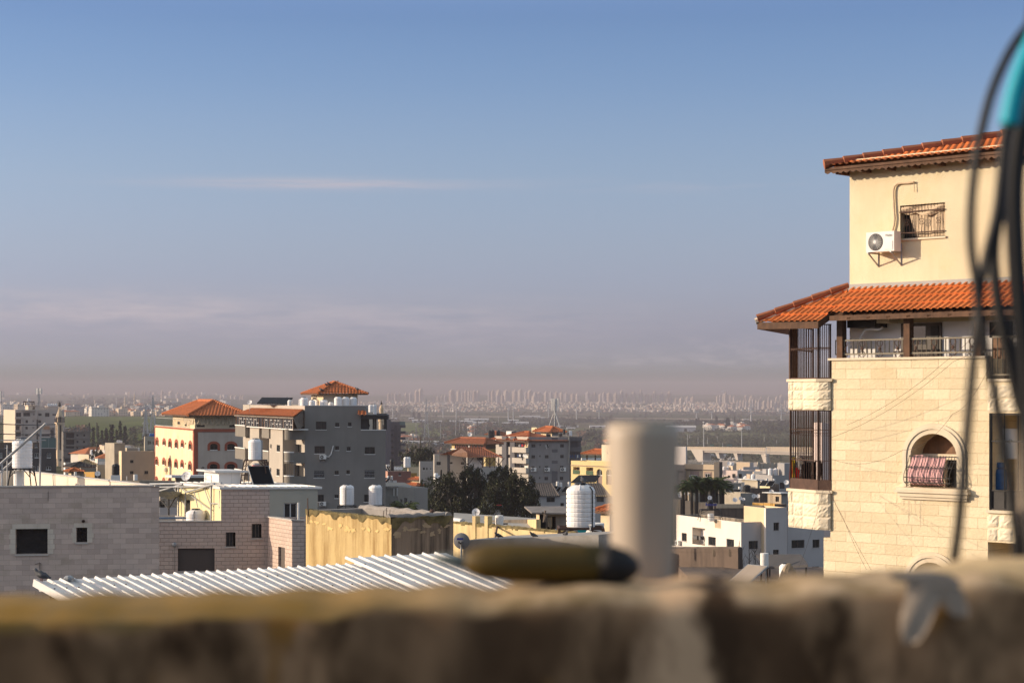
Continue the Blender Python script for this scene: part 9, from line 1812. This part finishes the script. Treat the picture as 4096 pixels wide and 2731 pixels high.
	k=MB();k.tube([F.pt(*U(zL,x,y,-.5),-.5) for x,y in ((2150,470),(2185,480),(2210,520),(2215,600),(2212,655))],.012,5);tag(k.build('gas_hose',M['cl_pink'],None,loc=p),'orange-pink gas hose beside the blue bottle','hose')
	w3=lambda c,x,y,Yd: PZ(c,x,y,Yd)
	for pts,sag,lab in (([w3(zK,830,1287,51.2),w3(zK,1680,740,48.5),w3(zK,2285,58,44)],.15,'thin wire rising across the limestone wall, uppermost one'),([w3(zL,700,212,51.5),w3(zK,1750,740,48),w3(zK,2200,300,44)],.2,'thin wire rising across the limestone wall below the uppermost one'),([w3(zL,700,398,51.6),w3(zL,1310,320,49),w3(zL,1740,10,47),w3(zK,2075,740,44.5)],.22,'drooping wire crossing beside the arched window'),([w3(zL,640,590,51),w3(zL,1040,1345,47)],.06,'slack wire running down the limestone wall, left one'),([w3(zL,655,600,51),w3(zL,800,900,48.5),w3(zL,1000,1345,46.5)],.05,'slack wire running down the limestone wall, right one'),([w3(zL,632,650,51),w3(zL,520,1040,50),w3(zL,420,1330,49)],.03,'dark wire dropping from the bay in front of the white block')): wire('wire',pts,.004,lab,'iron' if 'dark' in lab else 'rust',sag=sag,n=8)
stone_house()
# ================================================================ out-of-focus foreground
def old_wall():
	m,nt,b,L=new_mat('weathered_wall');pos=node(nt,'ShaderNodeNewGeometry').outputs['Position']
	c=mix(nt,ramp(nt,noise(nt,mapped(nt,pos,(9,9,4.5)),1,3,.55),.36,.56),(.045,.024,.012),(.50,.305,.165))
	c=mix(nt,ramp(nt,noise(nt,mapped(nt,pos,(3.4,3,2)),1,3,.5),.42,.62),(.095,.055,.03),c)
	c=mix(nt,ramp(nt,noise(nt,mapped(nt,pos,(7,7,3)),1.3,3,.5),.60,.70),c,(.34,.17,.045))
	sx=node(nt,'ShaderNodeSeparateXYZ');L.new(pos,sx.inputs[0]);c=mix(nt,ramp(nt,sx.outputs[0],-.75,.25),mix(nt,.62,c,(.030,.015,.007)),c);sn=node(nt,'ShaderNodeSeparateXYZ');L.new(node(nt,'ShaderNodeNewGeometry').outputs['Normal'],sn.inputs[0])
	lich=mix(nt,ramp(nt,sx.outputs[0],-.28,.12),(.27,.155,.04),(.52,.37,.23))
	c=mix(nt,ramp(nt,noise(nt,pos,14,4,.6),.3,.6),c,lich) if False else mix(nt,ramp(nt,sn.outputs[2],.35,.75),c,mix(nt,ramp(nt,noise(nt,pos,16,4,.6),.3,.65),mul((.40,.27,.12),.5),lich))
	wob=node(nt,'ShaderNodeMath',operation='MULTIPLY_ADD');L.new(noise(nt,mapped(nt,pos,(10,10,6)),1,4,.6),wob.inputs[0]);wob.inputs[1].default_value=.16;L.new(sx.outputs[0],wob.inputs[2]);bx=node(nt,'ShaderNodeMath',operation='SUBTRACT');L.new(wob.outputs[0],bx.inputs[0]);bx.inputs[1].default_value=.312;ba=node(nt,'ShaderNodeMath',operation='ABSOLUTE');L.new(bx.outputs[0],ba.inputs[0]);c=mix(nt,ramp(nt,ba.outputs[0],.06,.015),c,(.56,.37,.22));bx2=node(nt,'ShaderNodeMath',operation='SUBTRACT');L.new(wob.outputs[0],bx2.inputs[0]);bx2.inputs[1].default_value=.376;bb=node(nt,'ShaderNodeMath',operation='ABSOLUTE');L.new(bx2.outputs[0],bb.inputs[0]);c=mix(nt,ramp(nt,bb.outputs[0],.045,.008),c,(.06,.035,.02))
	L.new(c,b.inputs['Base Color']);b.inputs['Roughness'].default_value=1;b.inputs['Specular IOR Level'].default_value=.1
	t=thing('parapet_wall','weathered, lichen-spotted old wall filling the blurred foreground','wall',(0,3,12.2));from mathutils import noise as mn
	mb=MB();nx=150;prof=[];x0,x1=-2.4,2.4;vs=[];ny=0
	for i in range(nx+1):
		x=x0+(x1-x0)*i/nx;f=max(0,min(1,(x+.75)/1.5));top=13.70+.034*f+.012*mn.noise(V(x*5,0,3))+.008*mn.noise(V(x*17,1,3))+.006*sstep(.30,.52,x)
		col=[(2.83,12.2),(2.83,13.0)]+[(2.83+.012*mn.noise(V(x*9,z*9,0)),z) for z in (13.2,13.3,13.4,13.5,13.58,13.64,13.68)]+[(2.835,top-.022),(2.85,top-.006)]+[(2.85+.2*k/6,top+.006*mn.noise(V(x*12,k*.9,7))) for k in range(1,6)]+[(3.055,top-.02),(3.06,13.4),(3.06,12.2)]
		ny=len(col);vs += [V(x,y,z) for y,z in col]
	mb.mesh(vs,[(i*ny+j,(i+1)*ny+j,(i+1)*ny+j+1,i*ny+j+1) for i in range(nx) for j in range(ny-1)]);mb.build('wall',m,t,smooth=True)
	tb=MB();s=20;vs=[]
	for i in range(s+1):
		x=.40+2.0*i/s
		for j in range(6): a=math.pi*j/5;vs.append(V(x,2.97-.085*math.cos(a),13.705+.006*sstep(0,.2,i/s)+.048*math.sin(a)**.6*sstep(0,.14,i/s)+.006*mn.noise(V(x*14,j,2))))
	tb.mesh(vs,[(i*6+j,(i+1)*6+j,(i+1)*6+j+1,i*6+j+1) for i in range(s) for j in range(5)]);tb.build('mortar_ridge',M['mortar'],t,smooth=True)
M['mortar']=surf('sandy_mortar',(.52,.37,.20),1,.2,12,bump=.3)
old_wall()
M['pvc']=surf('beige_pvc',(.365,.295,.225),.5,.06,6)
mb=MB();x=(2570-CX)/F_*3.12;zt=ZC+(HZ-1697)/F_*3.12;mb.lathe((x,3.12,13.2),[(.046,0),(.047,.5),(.053,zt-13.2-.10),(.057,zt-13.2-.02),(.0555,zt-13.2)],32);mb.lathe((x,3.12,zt),[(.048,0),(.0481,.002)],32,1)
tag(mb.build('vent_pipe',[M['pvc'],M['pvc']],None,True,loc=(x,3.12,13.2)),'blurred beige vent pipe standing up behind the old wall','pipe')
M['tool_y']=surf('dark_yellow_tool',(.08,.047,.005),.6,.15,20);M['tool_b']=surf('black_tool_end',(.016,.013,.012),.6,.2,20);M['tool_t']=surf('grey_teal_tip',(.10,.12,.11),.6,.1,20)
Yt=2.93;sx=lambda px: (px-CX)/F_*Yt;sz=lambda py: ZC+(HZ-py-10)/F_*Yt
t=thing('hand_tool','blurred dark yellow hand tool with a black end lying on the old wall','tool',(sx(2150),Yt,sz(2325)))
for nm,mt,pts in (('body','tool_y',((1840,2236,16),(1880,2236,50),(1940,2236,72),(2050,2240,80),(2200,2242,82),(2330,2243,82),(2405,2243,80))),('end_cap','tool_b',((2395,2246,82),(2450,2248,80),(2500,2258,68),(2535,2272,48),(2550,2282,22))),('tip','tool_t',((1735,2222,12),(1780,2226,22),(1830,2234,30),(1870,2238,34)))):
	mb=MB();mb.tube([(sx(a),Yt,sz(b)) for a,b,r in pts],[r/F_*Yt for a,b,r in pts],16);mb.build(nm,M[mt],t,True)
M['rag_w']=surf('grey_white_cloth',(.36,.285,.215),.95,.1,20)
mb=MB();Yc=2.79;q=lambda px,py,y=Yc: V((px-CX)/F_*Yc,y,ZC+(HZ-py)/F_*Yc)
for rib in ([(3705,2330,150),(3695,2390,140),(3668,2460,125),(3652,2520,100),(3640,2570,50)],[(3770,2330,120),(3800,2380,115),(3826,2430,95),(3842,2465,50)],[(3560,2300,30),(3640,2305,70),(3720,2310,90),(3800,2318,70),(3840,2330,30)]):
	vs=[]
	for i,(a,b,w) in enumerate(rib):
		for j in range(5): f=j/4-.5;hz_=rib[0][0] == 3560;vs.append(q(a+(0 if hz_ else f*w),b+(f*w*.7 if hz_ else 0),Yc+.004*math.sin(j*2+i)-.001*j))
	fs=[(i*5+j,i*5+j+1,i*5+6+j,i*5+5+j) for i in range(len(rib)-1) for j in range(4)];nv=len(vs);mb.mesh(vs+[v+V(0,.003,0) for v in vs],fs+[tuple(nv+k for k in reversed(f)) for f in fs])
tag(mb.build('tied_cloth',M['rag_w'],None,True,loc=q(3720,2320)),'grey-white strip of cloth with two tails hanging over the old wall','cloth')
M['teal_h']=surf('teal_sleeve',(.0,.27,.36),.5,.1,10)
def cab(px,Yd,w,label,name='cable',mat='rubber',cat='cable'):
	pts=[P(a,b,Yd+(c if len(p) > 2 else 0)) for p in px for a,b,c in [(p[0],p[1],p[2] if len(p) > 2 else 0)]];sm=[pts[0]]
	for i in range(len(pts)-1):
		p0,p1,p2,p3=pts[max(i-1,0)],pts[i],pts[i+1],pts[min(i+2,len(pts)-1)]
		for k in range(1,7): f=k/6;sm.append(.5*((2*p1)+(p2-p0)*f+(2*p0-5*p1+4*p2-p3)*f*f+(3*p1-p0-3*p2+p3)*f**3))
	mb=MB();mb.tube(sm,w/2/F_*Yd,10);tag(mb.build(name,M[mat],None,True,loc=pts[0]),label,cat)
cab([(4330,-60),(4110,110),(3990,310),(3925,530),(3890,760),(3884,960),(3905,1130),(3925,1290),(3965,1500),(4010,1750),(4060,2100),(4100,2700)],3.0,40,'thin black cable of the blurred coil, bulging farthest left')
cab([(4200,150),(4080,330),(4025,520),(4005,700),(3985,860),(3940,1050),(3915,1230),(3890,1480),(3862,1800),(3835,2100),(3815,2260),(3800,2500)],3.05,40,'black cable of the blurred coil, running down in front of the arched window')
cab([(4150,-50),(4060,480),(4030,640),(3995,850),(3975,1010),(3990,1190),(4030,1400),(4075,1600),(4140,1800),(4220,2300)],3.1,54,'black cable of the blurred coil, crossing the middle of the bundle')
cab([(4150,330),(4085,520),(4060,720),(4060,920),(4075,1180),(4105,1500),(4125,1900),(4130,2700)],3.0,82,'thickest dark cable of the blurred coil at the right edge')
cab([(4190,60),(4108,240),(4062,380),(4038,500)],2.9,86,'bright teal sleeve on the blurred cable coil','cable_sleeve','teal_h','cable sleeve')
cab([(4150,1250),(4128,1400),(4120,2000),(4118,2400)],3.1,90,'tan pipe just showing as a blur at the right edge','conduit_pipe','pvc','pipe')
